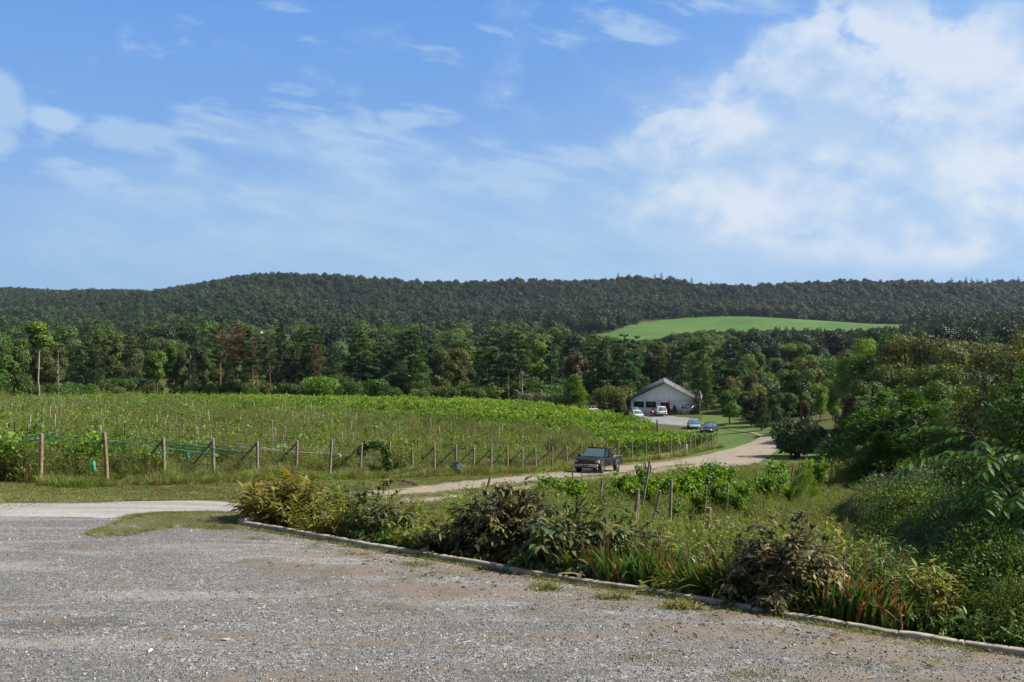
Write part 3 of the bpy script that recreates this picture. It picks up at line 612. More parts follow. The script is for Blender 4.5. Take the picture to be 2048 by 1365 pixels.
for k in range(2):
    gc, gt = whorled(rng, 17, 4.0, 1.5, 5500, .48, gap=1.0, up=0.25, plume=1.3); FP2.append(one_mesh('wood_pine', gc, gt, LEAFM['pine'], M['bark']))
gc, gt = whorled(rng, 17, 2.6, 0.5, 5000, .44, gap=.8, up=0.0, plume=1.3); FP2.append(one_mesh('wood_spruce', gc, gt, LEAFM['spruce'], M['bark']))
def wood(name, d0, d1, spacing, label, FP=FP):
    pts = []
    d = d0
    while d < d1:
        sp = spacing * (1 + max(0, d - 900) / 3500)
        xs = np.arange(-0.60 * d, 0.60 * d, sp) + rng.uniform(0, sp); ys = d + rng.uniform(-.5, .5, len(xs)) * sp; xs = xs + rng.uniform(-.42, .42, len(xs)) * sp
        pts.append(np.stack([xs, ys], 1)); d += sp * 0.9
    q = np.concatenate(pts); q = q[~in_field(q[:, 0], q[:, 1])]
    z = zf(q[:, 0], q[:, 1]); pxx = CX + q[:, 0] / q[:, 1] * FPX; 
    # drop those whose tops lie far under the line of sight over nearer ground is not needed: the wood is dense
    n = len(q); big = np.sin(q[:, 0] * 0.012 + 1.3) * np.cos(q[:, 1] * 0.009) + 0.5 * np.sin(q[:, 0] * 0.031 + q[:, 1] * .02)
    idx = rng.integers(0, 5, n); u = rng.uniform(0, 1, n); coh = np.sin(q[:, 0] * 0.017 + 2) * np.sin(q[:, 1] * 0.011 + q[:, 0] * .004) + rng.normal(0, .35, n)
    idx = np.where(coh > .55, np.where(u < .5, 1, 4), np.where(coh < -.5, np.where(u < .6, 3, 0), idx)); u = rng.uniform(0, 1, n)
    idx = np.where(u < np.clip(0.03 + 0.14 * big, 0.01, 0.3), 5 + rng.integers(0, 2, n), idx)
    idx = np.where((pxx > 1540) & (pxx < 2100) & (q[:, 1] < 700) & (q[:, 1] > 330) & (u < 0.75), 7, idx)
    idx = np.where((pxx > 1000) & (pxx < 1200) & (q[:, 1] < 980) & (q[:, 1] > 800) & (u < 0.8), 5, idx)
    sc_ = (0.68 + 0.75 * rng.uniform(0, 1, n) ** 1.6) * np.where(idx >= 5, 0.95, 1.0)
    sc_ = np.where((idx >= 5) & (q[:, 1] > 1350), sc_ * 1.05, sc_)
    # low young trees where the hay field must show over them
    nearf = (pxx > 1120) & (pxx < 1850) & (q[:, 1] < 800)
    zs_ = rng.uniform(0.72, 1.0, n)
    L = np.interp(pxx, [1100, 1130, 1200, 1250, 1300, 1350, 1450, 1500, 1600, 1700, 1800, 1850, 1900], [600, 666, 671, 684, 684, 668, 662, 656, 661, 663, 656, 640, 600])
    front_ = (q[:, 1] < np.interp(pxx, [1130, 1262, 1285, 1850], [860, 860, 860, 880]))
    maxh = (CZ - (L - rng.uniform(-6, 7, n) - CY) / FPX * q[:, 1]) - z; ht = np.where(idx >= 5, 17.0, 14.0) * sc_ * zs_
    kf = np.where(front_ & (L > 602), np.clip(maxh / ht, 0.1, 1), 1.0); sc_ = sc_ * np.where(kf < 1, kf ** .8, 1); zs_ = zs_ * np.where(kf < 1, kf ** .2, 1)
    ok = kf > 0.22; q, z, idx, sc_, zs_ = q[ok], z[ok], idx[ok], sc_[ok], zs_[ok]; n = len(q)
    print('wood', name, n)
    return scatter(name, np.stack([q[:, 0], q[:, 1], z - 0.3], 1), rng.uniform(0, 6.283, n), sc_, idx, FP, zs=zs_, label=label, cat='wood')
wood('valley_wood', 295, 640, 8.8, 'mixed green wood in the valley between the tree line and the hills', FP2)
wood('far_wood', 640, 1720, 9.2, 'dense green wood covering the valley and the hills behind the vineyard')
# far ridge on the left, thin band
def ridge(name):
    q = []
    for d in np.arange(1730, 2260, 17): q.append(np.stack([np.arange(-0.62 * d, -0.22 * d, 15.0) + rng.uniform(-6, 6), np.full(len(np.arange(-0.62 * d, -0.22 * d, 15.0)), d) + rng.uniform(-7, 7, len(np.arange(-0.62 * d, -0.22 * d, 15.0)))], 1))
    q = np.concatenate(q); n = len(q); return scatter(name, np.stack([q[:, 0], q[:, 1], zf(q[:, 0], q[:, 1])], 1), rng.uniform(0, 6.28, n), rng.uniform(1.1, 1.6, n), rng.integers(0, 5, n), FP, label='wooded ridge on the skyline beyond the main hill', cat='wood')
ridge('ridge_wood')
# ------------------------------------------------------------------ countable trees
rng = np.random.default_rng(21)
ORD = ['first', 'second', 'third', 'fourth', 'fifth', 'sixth', 'seventh', 'eighth', 'ninth', 'tenth', 'eleventh', 'twelfth', 'thirteenth', 'fourteenth', 'fifteenth', 'sixteenth', 'seventeenth', 'eighteenth', 'nineteenth', 'twentieth']
TENS = {2: 'twenty', 3: 'thirty', 4: 'forty', 5: 'fifty', 6: 'sixty', 7: 'seventy', 8: 'eighty', 9: 'ninety'}; TENTH = {2: 'twentieth', 3: 'thirtieth', 4: 'fortieth', 5: 'fiftieth', 6: 'sixtieth', 7: 'seventieth', 8: 'eightieth', 9: 'ninetieth'}
def ordinal(n):
    if n < 20: return ORD[n]
    n += 1
    h = ''
    if n >= 200: h = 'two hundred and '; n -= 200
    elif n >= 100: h = 'hundred and '; n -= 100
    if n == 0: return h.replace(' and ', 'th').strip()
    if n <= 20: return h + ORD[n - 1]
    return h + (TENTH[n // 10] if n % 10 == 0 else TENS[n // 10] + '-' + ORD[n % 10 - 1])
TR = {}
def reg(key, height, variants, lm, bark): TR[key] = (height, variants, lm, bark)
def mk(fn, k, lm, bark): 
    out = []
    for i in range(k):
        gc, gt = fn(np.random.default_rng(100 * k + i * 7 + len(TR) * 13))
        out.append((gc.mesh('crown', lm) if gc else None, gt.mesh('trunk', bark, True)))
    return out
BL = lambda **k: (lambda r: broadleaf(r, **k)); WH = lambda **k: (lambda r: whorled(r, **k))
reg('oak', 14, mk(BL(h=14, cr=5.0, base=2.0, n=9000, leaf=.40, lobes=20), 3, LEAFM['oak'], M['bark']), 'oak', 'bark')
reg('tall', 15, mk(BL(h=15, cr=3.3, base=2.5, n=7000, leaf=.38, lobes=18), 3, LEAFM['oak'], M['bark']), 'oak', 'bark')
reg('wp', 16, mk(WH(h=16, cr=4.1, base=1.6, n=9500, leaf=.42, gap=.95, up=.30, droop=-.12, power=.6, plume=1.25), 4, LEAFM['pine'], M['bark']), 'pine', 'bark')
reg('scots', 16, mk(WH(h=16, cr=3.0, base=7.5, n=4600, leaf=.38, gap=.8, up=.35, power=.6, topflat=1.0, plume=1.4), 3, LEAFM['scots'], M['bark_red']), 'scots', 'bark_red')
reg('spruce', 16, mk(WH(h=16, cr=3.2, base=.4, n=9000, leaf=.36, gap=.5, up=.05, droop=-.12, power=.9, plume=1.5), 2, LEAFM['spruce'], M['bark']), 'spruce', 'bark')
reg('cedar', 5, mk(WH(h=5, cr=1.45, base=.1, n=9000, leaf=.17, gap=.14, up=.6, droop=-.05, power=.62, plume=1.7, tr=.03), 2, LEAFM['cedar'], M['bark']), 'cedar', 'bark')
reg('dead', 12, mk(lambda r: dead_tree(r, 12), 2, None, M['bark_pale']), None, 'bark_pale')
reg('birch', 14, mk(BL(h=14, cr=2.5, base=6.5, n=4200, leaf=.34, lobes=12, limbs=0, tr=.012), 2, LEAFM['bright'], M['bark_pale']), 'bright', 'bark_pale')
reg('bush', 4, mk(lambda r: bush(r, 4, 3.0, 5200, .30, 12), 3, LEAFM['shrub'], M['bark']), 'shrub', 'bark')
LM2 = dict(LEAFM)
placed = []
def tree(kind, px, topy, d, lm=None, name='tree', adj='', grp='trees behind the vineyard', wide=1.0, cat='tree', where='in the tree line', base=None):
    x, y, z = at(px, d); 
    if base is not None: z = base
    H = (CZ - (topy - CY) / FPX * d) - z; ht, vs, l0, bk = TR[kind]; s_ = max(0.12, H / ht)
    k = int(rng.integers(0, len(vs))); cm, tm = vs[k]
    e = empty(name, (x, y, z), rng.uniform(0, 6.28)); w_ = s_ * wide; e.scale = (w_, w_, s_)
    if cm is not None:
        c = bpy.data.objects.new('crown', cm); COL.objects.link(c); c.parent = e
        if lm and lm != l0: c.material_slots[0].link = 'OBJECT'; c.material_slots[0].material = LM2[lm]
    t = bpy.data.objects.new('trunk', tm); COL.objects.link(t); t.parent = e
    placed.append((px, e, adj, name, cat, grp, where, d)); return e
W = 'behind the vineyard'
# kind, px, top y, distance, leaf material, name, adjective, width
front = [
 ('oak', -30, 650, 150, 'shrub', 'maple_tree', 'dark full-crowned', 1.0), ('oak', 28, 668, 158, 'shrub', 'maple_tree', 'dark full-crowned', .85), ('birch', 76, 628, 172, 'bright', 'birch_tree', 'yellow-green slender', 1.3), ('dead', 117, 700, 168, None, 'dead_tree', 'bare pale', .35),
 ('spruce', 190, 655, 186, 'spruce', 'spruce_tree', 'dark pointed', 1.0), ('tall', 222, 662, 196, 'olive', 'broadleaf_tree', 'yellowish', .9), ('wp', 262, 652, 200, 'scots', 'pine_tree', 'ragged', .9), ('tall', 312, 676, 176, 'bright', 'broadleaf_tree', 'bright green', .95),
 ('tall', 366, 694, 184, 'olive', 'broadleaf_tree', 'thin pale green', .7), ('dead', 381, 700, 180, None, 'dead_tree', 'bare grey', .4), ('tall', 412, 704, 184, 'olive', 'broadleaf_tree', 'thin pale green', .6), ('scots', 440, 648, 188, 'scots', 'pine_tree', 'bare-stemmed', 1.0),
 ('scots', 466, 646, 180, 'brown', 'pine_tree', 'rust-brown dying', .9), ('scots', 506, 654, 182, 'scots', 'pine_tree', 'red-stemmed', 1.0), ('scots', 515, 662, 186, 'scots', 'pine_tree', 'red-stemmed', .8), ('scots', 541, 672, 180, 'scots', 'pine_tree', 'red-stemmed', .8),
 ('spruce', 563, 632, 194, 'spruce', 'spruce_tree', 'tall dark', 1.0), ('spruce', 590, 690, 184, 'cedar', 'spruce_tree', 'dark broad', 1.1), ('wp', 628, 648, 196, 'pine', 'pine_tree', 'plumed green', 1.1), ('scots', 632, 690, 184, 'brown', 'pine_tree', 'rust-brown dying', .8),
 ('wp', 718, 656, 192, 'pine', 'pine_tree', 'broad plumed', 1.15), ('wp', 762, 664, 190, 'pine', 'pine_tree', 'plumed green', 1.0), ('wp', 820, 648, 190, 'pine', 'pine_tree', 'broad plumed', 1.25), ('oak', 884, 684, 196, 'olive', 'broadleaf_tree', 'olive-brown', .8), ('oak', 922, 690, 198, 'olive', 'broadleaf_tree', 'olive-brown', .75),
 ('wp', 978, 662, 188, 'pine', 'pine_tree', 'dark plumed', 1.1), ('wp', 1038, 657, 186, 'pine', 'pine_tree', 'dark plumed', 1.2), ('tall', 1078, 662, 196, 'bright', 'broadleaf_tree', 'light green', .8), ('wp', 1102, 672, 192, 'pine', 'pine_tree', 'plumed green', .9), ('tall', 1150, 678, 196, 'brown', 'broadleaf_tree', 'brownish', .8),
 ('wp', 1186, 662, 200, 'pine', 'pine_tree', 'plumed green', .8), ('wp', 1214, 668, 200, 'pine', 'pine_tree', 'plumed green', .75), ('wp', 1248, 664, 198, 'pine', 'pine_tree', 'plumed green', .95), ('wp', 1272, 668, 204, 'pine', 'pine_tree', 'plumed green', .8), ('wp', 1318, 682, 214, 'pine', 'pine_tree', 'plumed green', .9),
 ('wp', 1364, 668, 216, 'pine', 'pine_tree', 'plumed green', .85), ('wp', 1408, 672, 206, 'pine', 'pine_tree', 'plumed green', 1.0), ('spruce', 1412, 730, 190, 'pine', 'pine_tree', 'bushy green', 1.3), ('wp', 1468, 670, 202, 'pine', 'pine_tree', 'broad blue-green', 1.15), ('tall', 1520, 692, 200, 'bright', 'broadleaf_tree', 'yellowish', .6),
 ('oak', 1462, 742, 178, 'olive', 'broadleaf_tree', 'olive feathery', .75), ('oak', 1500, 738, 176, 'olive', 'broadleaf_tree', 'olive feathery', .7), ('oak', 1618, 700, 190, 'olive', 'broadleaf_tree', 'olive round', .9), ('oak', 1578, 728, 160, 'oak', 'broadleaf_tree', 'green leafy', .85), ('oak', 1600, 722, 158, 'oak', 'broadleaf_tree', 'green leafy', .8),
 ('oak', 1552, 780, 150, 'oak', 'broadleaf_tree', 'dark leafy', .9), ('oak', 1665, 752, 150, 'bright', 'broadleaf_tree', 'yellow-green leafy', .8), ('oak', 1640, 760, 148, 'bright', 'broadleaf_tree', 'yellow-green leafy', .7), ('oak', 1610, 795, 132, 'purple', 'broadleaf_tree', 'purple-leaved', .6), ('tall', 1690, 700, 210, 'silver', 'broadleaf_tree', 'greyish', 1.0)]
for a in front: tree(a[0], a[1], a[2], a[3], a[4], a[5], a[6], wide=a[7])
# a second rank closes the gaps
for i, px in enumerate(np.arange(-120, 1760, 25)):
    k = rng.choice(['wp', 'tall', 'oak', 'spruce'], p=[.36, .24, .22, .18]); lm = {'wp': 'pine', 'tall': rng.choice(['oak', 'olive', 'shrub']), 'oak': rng.choice(['oak', 'olive', 'forest']), 'spruce': 'spruce'}[k]
    d = rng.uniform(212, 245); ty = np.interp(px, [0, 300, 600, 1100, 1500, 1760], [668, 678, 688, 690, 700, 705]) + rng.uniform(-6, 22)
    nm = {'wp': 'pine_tree', 'tall': 'broadleaf_tree', 'oak': 'broadleaf_tree', 'spruce': 'spruce_tree'}[k]
    tree(k, px + rng.uniform(-9, 9), ty, d, str(lm), nm, 'shaded dark', grp='trees of the second rank', wide=rng.uniform(.85, 1.15), where='in the shaded second rank')
for i, px in enumerate(np.arange(-130, 1800, 30)):
    k = rng.choice(['wp', 'tall', 'oak']); d = rng.uniform(255, 300); ty = np.interp(px, [0, 300, 600, 1100, 1500, 1760], [664, 672, 680, 688, 700, 705]) + rng.uniform(-6, 18)
    tree(k, px + rng.uniform(-9, 9), ty, d, str(rng.choice(['oak', 'olive', 'forest', 'pine'])), 'pine_tree' if k == 'wp' else 'broadleaf_tree', 'distant mixed', grp='trees of the third rank', wide=rng.uniform(.9, 1.2), where='in the rank farther back')
for i in range(46):
    px = rng.uniform(1440, 1830); d = rng.uniform(150, 235); k = rng.choice(['oak', 'tall', 'oak', 'bush']); lm = str(rng.choice(['oak', 'olive', 'shrub', 'forest', 'olive']))
    tree(k, px, np.interp(d, [150, 235], [792, 712]) + rng.uniform(-16, 14), d, lm, 'shrub' if k == 'bush' else 'broadleaf_tree', 'mixed green', 'trees beyond the lawn', wide=rng.uniform(.9, 1.2), cat='shrub' if k == 'bush' else 'tree', where='beyond the lawn')
# shrubs at the foot of the trees
for i in range(64):
    px = rng.uniform(-60, 1240); d = rng.uniform(184, 208); tree('bush', px, rng.uniform(752, 776), d, str(rng.choice(['oak', 'shrub', 'forest', 'olive'])), 'shrub', 'shaded', 'understorey shrubs', cat='shrub', where='in the shade under the tree line', wide=1.25)
for px, ty, d, lm in [(20, 758, 172, 'shrub'), (60, 766, 174, 'olive'), (128, 752, 176, 'shrub'), (170, 756, 178, 'shrub'), (235, 770, 178, 'oak'), (300, 764, 178, 'olive'), (355, 768, 180, 'shrub'), (372, 764, 179, 'shrub'), (420, 764, 180, 'bright'), (470, 762, 180, 'shrub'), (505, 768, 180, 'shrub'), (550, 766, 180, 'olive'), (585, 762, 180, 'shrub'),
                      (610, 752, 180, 'silver'), (640, 748, 178, 'bright'), (672, 746, 180, 'shrub'), (700, 750, 178, 'shrub'), (735, 758, 180, 'shrub'), (765, 752, 180, 'shrub'), (790, 770, 180, 'oak'), (840, 768, 182, 'oak'), (900, 770, 182, 'oak'), (960, 772, 182, 'oak'), (1060, 782, 176, 'silver'), (1083, 780, 176, 'silver'), (1108, 784, 176, 'silver')]:
    tree('bush', px, ty, d, lm, 'shrub', {'silver': 'silvery', 'bright': 'yellow-green', 'olive': 'olive', 'oak': 'dark green', 'shrub': 'leafy green'}[lm], 'shrubs at the foot of the tree line', cat='shrub', where='at the foot of the tree line', wide=.9)
tree('dead', 1045, 742, 176, None, 'dead_tree', 'bare forked grey', wide=1.3); tree('dead', 1017, 744, 178, None, 'dead_tree', 'bare straight', wide=.3)
tree('cedar', 1148, 750, 172, 'bright', 'cypress_tree', 'rounded bright green', wide=1.45, grp='', where='left of the winery')
tree('bush', 1218, 768, 176, 'olive', 'shrub', 'large dusky', '', cat='shrub', where='against the winery', wide=.75); tree('bush', 1243, 784, 177, 'olive', 'shrub', 'yellowish', '', cat='shrub', where='against the winery', wide=.6)
tree('cedar', 1523, 783, 139, 'cedar', 'cedar_tree', 'dark conical', wide=.85, grp='', where='on the lawn beyond the track')
b = tree('bush', 1592, 808, 100, 'cedar', 'yew_bush', 'large dark rounded', wide=.72, cat='bush', grp='', where='beside the bend of the track')
tree('spruce', 1394, 772, 178, 'cedar', 'cedar_tree', 'dark spiky', wide=.9, grp='', where='at the corner of the winery')
for px, ty, d, lm in [(1460, 805, 178, 'silver'), (1490, 800, 176, 'olive'), (1476, 812, 170, 'shrub'), (1508, 818, 160, 'shrub'), (1555, 842, 132, 'bright'), (1640, 850, 118, 'shrub'), (1625, 855, 116, 'bright'), (1665, 862, 120, 'bright'), (1690, 838, 112, 'shrub'), (1720, 842, 108, 'oak')]:
    tree('bush', px, ty, d, lm, 'shrub', {'silver': 'pale', 'bright': 'yellowish', 'olive': 'olive', 'oak': 'dark green', 'shrub': 'leafy green'}[lm], 'shrubs beyond the lawn', cat='shrub', where='at the far rim of the lawn', wide=1.0)
# the wood on the right, nearer and nearer
NB = [('mid', 'oak', dict(h=11, cr=4.4, base=1.2, n=17000, leaf=.24, lobes=24))]
reg('mid', 11, mk(BL(**NB[0][2]), 3, LEAFM['oak'], M['bark']), 'oak', 'bark')
reg('near', 8, mk(BL(h=8, cr=3.6, base=.5, n=30000, leaf=.13, lobes=26, flat=.85), 2, LEAFM['oak'], M['bark']), 'oak', 'bark')
reg('nbush', 3, mk(lambda r: bush(r, 3, 1.9, 16000, .085, 16, .55, .3), 3, LEAFM['shrub'], M['bark']), 'shrub', 'bark')
reg('sumac', 5, mk(WH(h=5, cr=2.9, base=.8, n=9000, leaf=.19, gap=.42, up=.45, droop=-.3, power=.5, plume=1.2, tr=.03), 2, LEAFM['sumac'], M['bark']), 'sumac', 'bark')
right = [('mid', 1722, 686, 128, 'bright', .8), ('mid', 1765, 678, 118, 'oak', 1.0), ('mid', 1810, 668, 112, 'olive', .95), ('mid', 1858, 672, 106, 'olive', .9), ('mid', 1905, 690, 98, 'olive', .9), ('mid', 1955, 700, 92, 'olive', .9), ('mid', 2010, 690, 84, 'olive', .9), ('mid', 1790, 735, 100, 'oak', .9),
         ('mid', 1740, 765, 98, 'oak', .8), ('mid', 1840, 740, 92, 'oak', .9), ('mid', 1895, 735, 84, 'oak', .9), ('mid', 1985, 745, 70, 'silver', .8), ('mid', 1700, 790, 100, 'purple', .6), ('mid', 1722, 800, 92, 'purple', .6), ('mid', 1885, 770, 68, 'shrub', .8), ('mid', 1940, 770, 62, 'oak', .8),
         ('near', 2062, 640, 44, 'olive', 1.0), ('near', 2100, 690, 36, 'oak', 1.0), ('near', 2030, 760, 48, 'oak', .9), ('sumac', 1760, 800, 70, 'sumac', 1.3), ('sumac', 1805, 790, 66, 'sumac', 1.3), ('sumac', 1840, 815, 60, 'sumac', 1.2), ('near', 1975, 800, 52, 'oak', .8), ('near', 1915, 815, 56, 'shrub', .8), ('sumac', 1775, 870, 60, 'sumac', 1.2), ('sumac', 1730, 905, 62, 'oak', 1.1)]
right += [('near', 2048 + 60 * i, 0, 0, 'oak', 1.0) for i in range(0)]
for k, px, ty, d, lm, wd in right: tree(k, px, ty - (14 if d > 60 else 6), d, lm, 'sumac_tree' if k == 'sumac' else 'broadleaf_tree', {'bright': 'light green', 'oak': 'dark green', 'olive': 'olive-tipped', 'silver': 'pale-leaved', 'purple': 'purplish', 'shrub': 'fresh green', 'sumac': 'feathery green'}[lm], 'trees of the wood beside the slope', wide=wd, where='in the wood beside the slope')
nb = [(1690, 975, 52, 'shrub'), (1720, 1000, 45, 'oak'), (1760, 985, 42, 'shrub'), (1800, 930, 40, 'oak'), (1838, 900, 38, 'silver'), (1880, 925, 34, 'silver'), (1930, 900, 32, 'silver'), (1980, 880, 30, 'oak'), (2040, 860, 28, 'oak'), (1700, 1060, 30, 'shrub'), (1745, 1075, 27, 'oak'), (1780, 1035, 30, 'silver'), (1820, 1020, 28, 'silver'),
      (1870, 1010, 25, 'oak'), (1925, 1000, 22, 'oak'), (1985, 970, 20, 'shrub'), (2050, 930, 18, 'oak'), (1760, 1130, 20, 'shrub'), (1810, 1100, 20, 'oak'), (1860, 1090, 17.5, 'oak'), (1915, 1110, 15.5, 'shrub'), (1970, 1100, 14, 'oak'), (2035, 1080, 13, 'oak'), (1835, 1165, 14, 'oak'), (1890, 1180, 12.6, 'oak'), (1950, 1190, 11.8, 'shrub'), (2010, 1170, 11.2, 'oak'), (2075, 1150, 11, 'oak'), (1650, 1050, 38, 'bright'), (1660, 1000, 50, 'shrub')]
for i in range(34):
    px = rng.uniform(1690, 2120); d = rng.uniform(13, 62) if px > 1830 else rng.uniform(20, 62); ln = np.interp(px, [1690, 1750, 1850, 2048], [1010, 930, 860, 800]); nb.append((px, ln + (62 - d) / 62 * np.interp(px, [1690, 2048], [190, 330]) + rng.uniform(-25, 15), d, str(rng.choice(['shrub', 'oak', 'oak', 'silver', 'shrub']))))
nb += [(1760, 1190, 15.5, 'oak'), (1800, 1205, 14, 'shrub'), (1850, 1210, 12.6, 'oak'), (1900, 1200, 12, 'shrub'), (1945, 1150, 12.4, 'oak'), (2000, 1110, 12.2, 'shrub'), (2050, 1060, 12.5, 'oak'), (1905, 1130, 14, 'shrub'), (1850, 1140, 16, 'shrub'), (1975, 1215, 11.0, 'oak'), (2030, 1220, 10.8, 'shrub')]
nb += [(1700 + 13 * i, 985 - 5 * i + (i % 3) * 18, 44 - 1.5 * i, ('shrub', 'oak', 'olive', 'silver')[i % 4]) for i in range(14)] + [(1690 + 16 * i, 1045 - 4 * i + (i % 2) * 20, 33 - i, ('oak', 'shrub', 'silver')[i % 3]) for i in range(12)]
nb += [(1845, 1120, 13.2, 'oak'), (1895, 1085, 12.4, 'shrub'), (1945, 1075, 11.9, 'oak'), (2000, 1050, 11.6, 'oak'), (2055, 1010, 11.4, 'shrub'), (1920, 1150, 11.6, 'oak'), (1985, 1130, 11.0, 'shrub'), (2045, 1120, 10.6, 'oak')]
for px, ty, d, lm in nb: tree('nbush', px, ty, d, lm, 'shrub', {'silver': 'silvery seeding', 'olive': 'olive', 'bright': 'yellow-green', 'oak': 'dark green', 'shrub': 'fresh green'}[lm], 'shrubs on the slope behind the edging', cat='shrub', where='on the slope behind the timber edging', wide=1.05)
for i, (x, y, H, wd) in enumerate([(13.5, 13.2, 10, .8), (15, 17.5, 11.5, .8), (17.5, 22.5, 11.5, .8), (20.8, 29, 11, .8), (24.2, 36, 8.5, .9), (28, 45, 8.5, .9), (34, 55, 9, .9)]):
    zz_ = float(zf(x, y)); px = CX + x / y * FPX; ty = CY - (zz_ + H - CZ) / y * FPX; tree('near', px, ty, y, 'oak', 'broadleaf_tree', 'tall shady', 'trees of the wood beside the slope', wide=wd, where='along the right edge of the slope')
# labels that count along each kind
from collections import defaultdict
grp_ = defaultdict(list)
for r in placed: grp_[(r[2], r[3], r[6])].append(r)
for key, rs in grp_.items():
    rs.sort(key=lambda r: r[0])
    for i, r in enumerate(rs):
        nm = r[3].replace('_', ' ')
        if len(rs) == 1: lab = f"{r[2]} {nm} {r[6]}"
        elif i == len(rs) - 1 and len(rs) < 9: lab = f"{r[2]} {nm} {r[6]}, rightmost of its kind"
        elif i == 0: lab = f"{r[2]} {nm} {r[6]}, leftmost of its kind"
        else: lab = f"{r[2]} {nm} {r[6]}, {ordinal(i)} such from the left"
        tag(r[1], lab, r[4], r[5] or None)
# ------------------------------------------------------------------ vineyard beside the track
rng = np.random.default_rng(33)
PL = np.array([-.931, .366])                 # direction of the rows, away from the track
ends = []
for k in range(0, 17): t_ = k / 16; ends.append((-15.1 + 16.9 * t_, 32 + 43 * t_))
def interp_line(pts, step):
    pts = np.array(pts); s_ = np.concatenate([[0], np.cumsum(np.linalg.norm(np.diff(pts, axis=0), axis=1))]); u = np.arange(step, s_[-1] + .01, step)
    return [(float(np.interp(q, s_, pts[:, 0])), float(np.interp(q, s_, pts[:, 1]))) for q in u]
ends += interp_line([(1.8, 75), (9.9, 91), (15.8, 100), (22, 115), (26, 124)], 2.9)
nA = len(ends)
blockB = interp_line([(14.0, 129.0), (20.0, 137), (21.5, 149), (14.5, 158), (8.5, 163), (5.0, 170)], 2.9)
blockB += [(3.0 - 2.0 * i, 172.5 + 2.4 * i) for i in range(5)]
ends += blockB
ends = [(float(a), float(b)) for a, b in ends]
def scr(x, y, z): return CX + x / y * FPX, CY - (z - CZ) / y * FPX
def canopy(x, y):
    px, py = scr(x, y, zf(x, y)); ly = np.interp(px, [-50, 250, 500, 800, 1000, 1150, 1220, 1270, 1450], [806, 810, 820, 843, 858, 876, 905, 940, 960])
    return np.clip((ly + 7 - py) / 16, 0, 1)
# posts -------------------------------------------------------
def post_mesh(name, h, r, mat, lean=0.0, seed=0):
    q = np.random.default_rng(seed); g_ = G(); z = np.array([-.3, h * .35, h * .7, h]); g_.tube(np.stack([q.normal(0, .008, 4), q.normal(0, .008, 4), z], 1), np.array([r * 1.08, r, r * .97, r * .94]), 10, q.uniform(0, 1), cap=False)
    e = g_.n - 10; g_.F[4] += [np.array([[e + 9, e + 2, e + 1, e], [e + 9, e + 3 + 0, e + 2, e + 9 - 0][:4]])][:0]
    g_.add([(0, 0, h + .004)], [[0, 0, 0]]) if False else None
    c = len(np.concatenate(g_.V)); tops = np.concatenate(g_.V)[-10:]; g_.add(np.vstack([tops + (0, 0, .001), [[0, 0, h + .012]]]), [[i, (i + 1) % 10, 10] for i in range(10)], .8)
    return g_.mesh(name, mat, True)
EP = [post_mesh('post', 1.72, .065, M[m], seed=i) for i, m in enumerate(['wood_grey', 'wood_tan', 'wood_grey', 'wood_tan'])]
SP = [post_mesh('post', 1.62, .038, M['wood_pale'], seed=9), post_mesh('post', 1.7, .035, M['wood_dark'], seed=10), post_mesh('post', 1.75, .022, M['steel'], seed=11), post_mesh('post', 1.6, .045, M['wood_grey'], seed=12)]
def brace_mesh():
    g_ = G(); a = np.array([0, 0, 1.55]); b = np.array([1.75, 0, -.1]); g_.tube([a, (a + b) / 2, b], [.045, .048, .05], 8, .5); return g_.mesh('brace', M['wood_grey'], True)
BR = brace_mesh()
row_ang = math.atan2(PL[1], PL[0])
for i, (x, y) in enumerate(ends):
    z = float(zf(x, y)); e = empty('trellis_end_post', (x, y, z), row_ang); e.rotation_euler = (rng.normal(0, .03), rng.normal(0, .03), row_ang)
    p = bpy.data.objects.new('post', EP[int(rng.integers(0, 4))]); COL.objects.link(p); p.parent = e; s_ = rng.uniform(.92, 1.06); p.scale = (1, 1, s_)
    hasb = 0 < i < nA and i not in (6, 8, 9)
    if hasb: q = bpy.data.objects.new('brace', BR); COL.objects.link(q); q.parent = e
    where = 'beside the track' if i < nA else 'near the parking lot'
    n_ = i if i < nA else i - nA
    tag(e, f"round wooden end post{' with slanting brace' if hasb else ''} {where}, {ordinal(n_)} {'counting from the gravel yard' if i < nA else 'of the far block'}", 'post', 'end posts of the vineyard rows')
# line posts of each row
cnt = 0; cand = []
for i, (x0, y0) in enumerate(ends):
    for j in range(1, 26):
        s_ = j * 5.6 + rng.uniform(-.3, .3) + (0 if i % 2 else 1.2); x = x0 + PL[0] * s_; y = y0 + PL[1] * s_
        if x / y < -.53: break
        c = float(canopy(x, y))
        if rng.random() < (0.92 - .72 * c) * (1.0 if i < nA else .3) * (1 if y < 100 else .8): cand.append((y, x, i, j))
cand.sort(); cand = cand[:236]
rows_n = defaultdict(int)
for y, x, i, j in sorted(cand, key=lambda r: (r[2], r[3])):
    k = int(rng.choice([0, 1, 2, 3], p=[.3, .25, .28, .17])); m_ = SP[k]
    o = bpy.data.objects.new('trellis_post', m_); COL.objects.link(o); o.location = (x, y, float(zf(x, y))); o.rotation_euler = (rng.normal(0, .035), rng.normal(0, .045), rng.uniform(0, 6)); sc_ = rng.uniform(.88, 1.12); o.scale = (1, 1, sc_)
    kind_ = ['slim pale wooden', 'slim dark', 'thin grey metal', 'stout grey wooden'][k]
    tag(o, f"{kind_} line post, {ordinal(rows_n[i])} behind the {ordinal(i)} end post of the vineyard", 'post', 'line posts of the vineyard rows'); rows_n[i] += 1
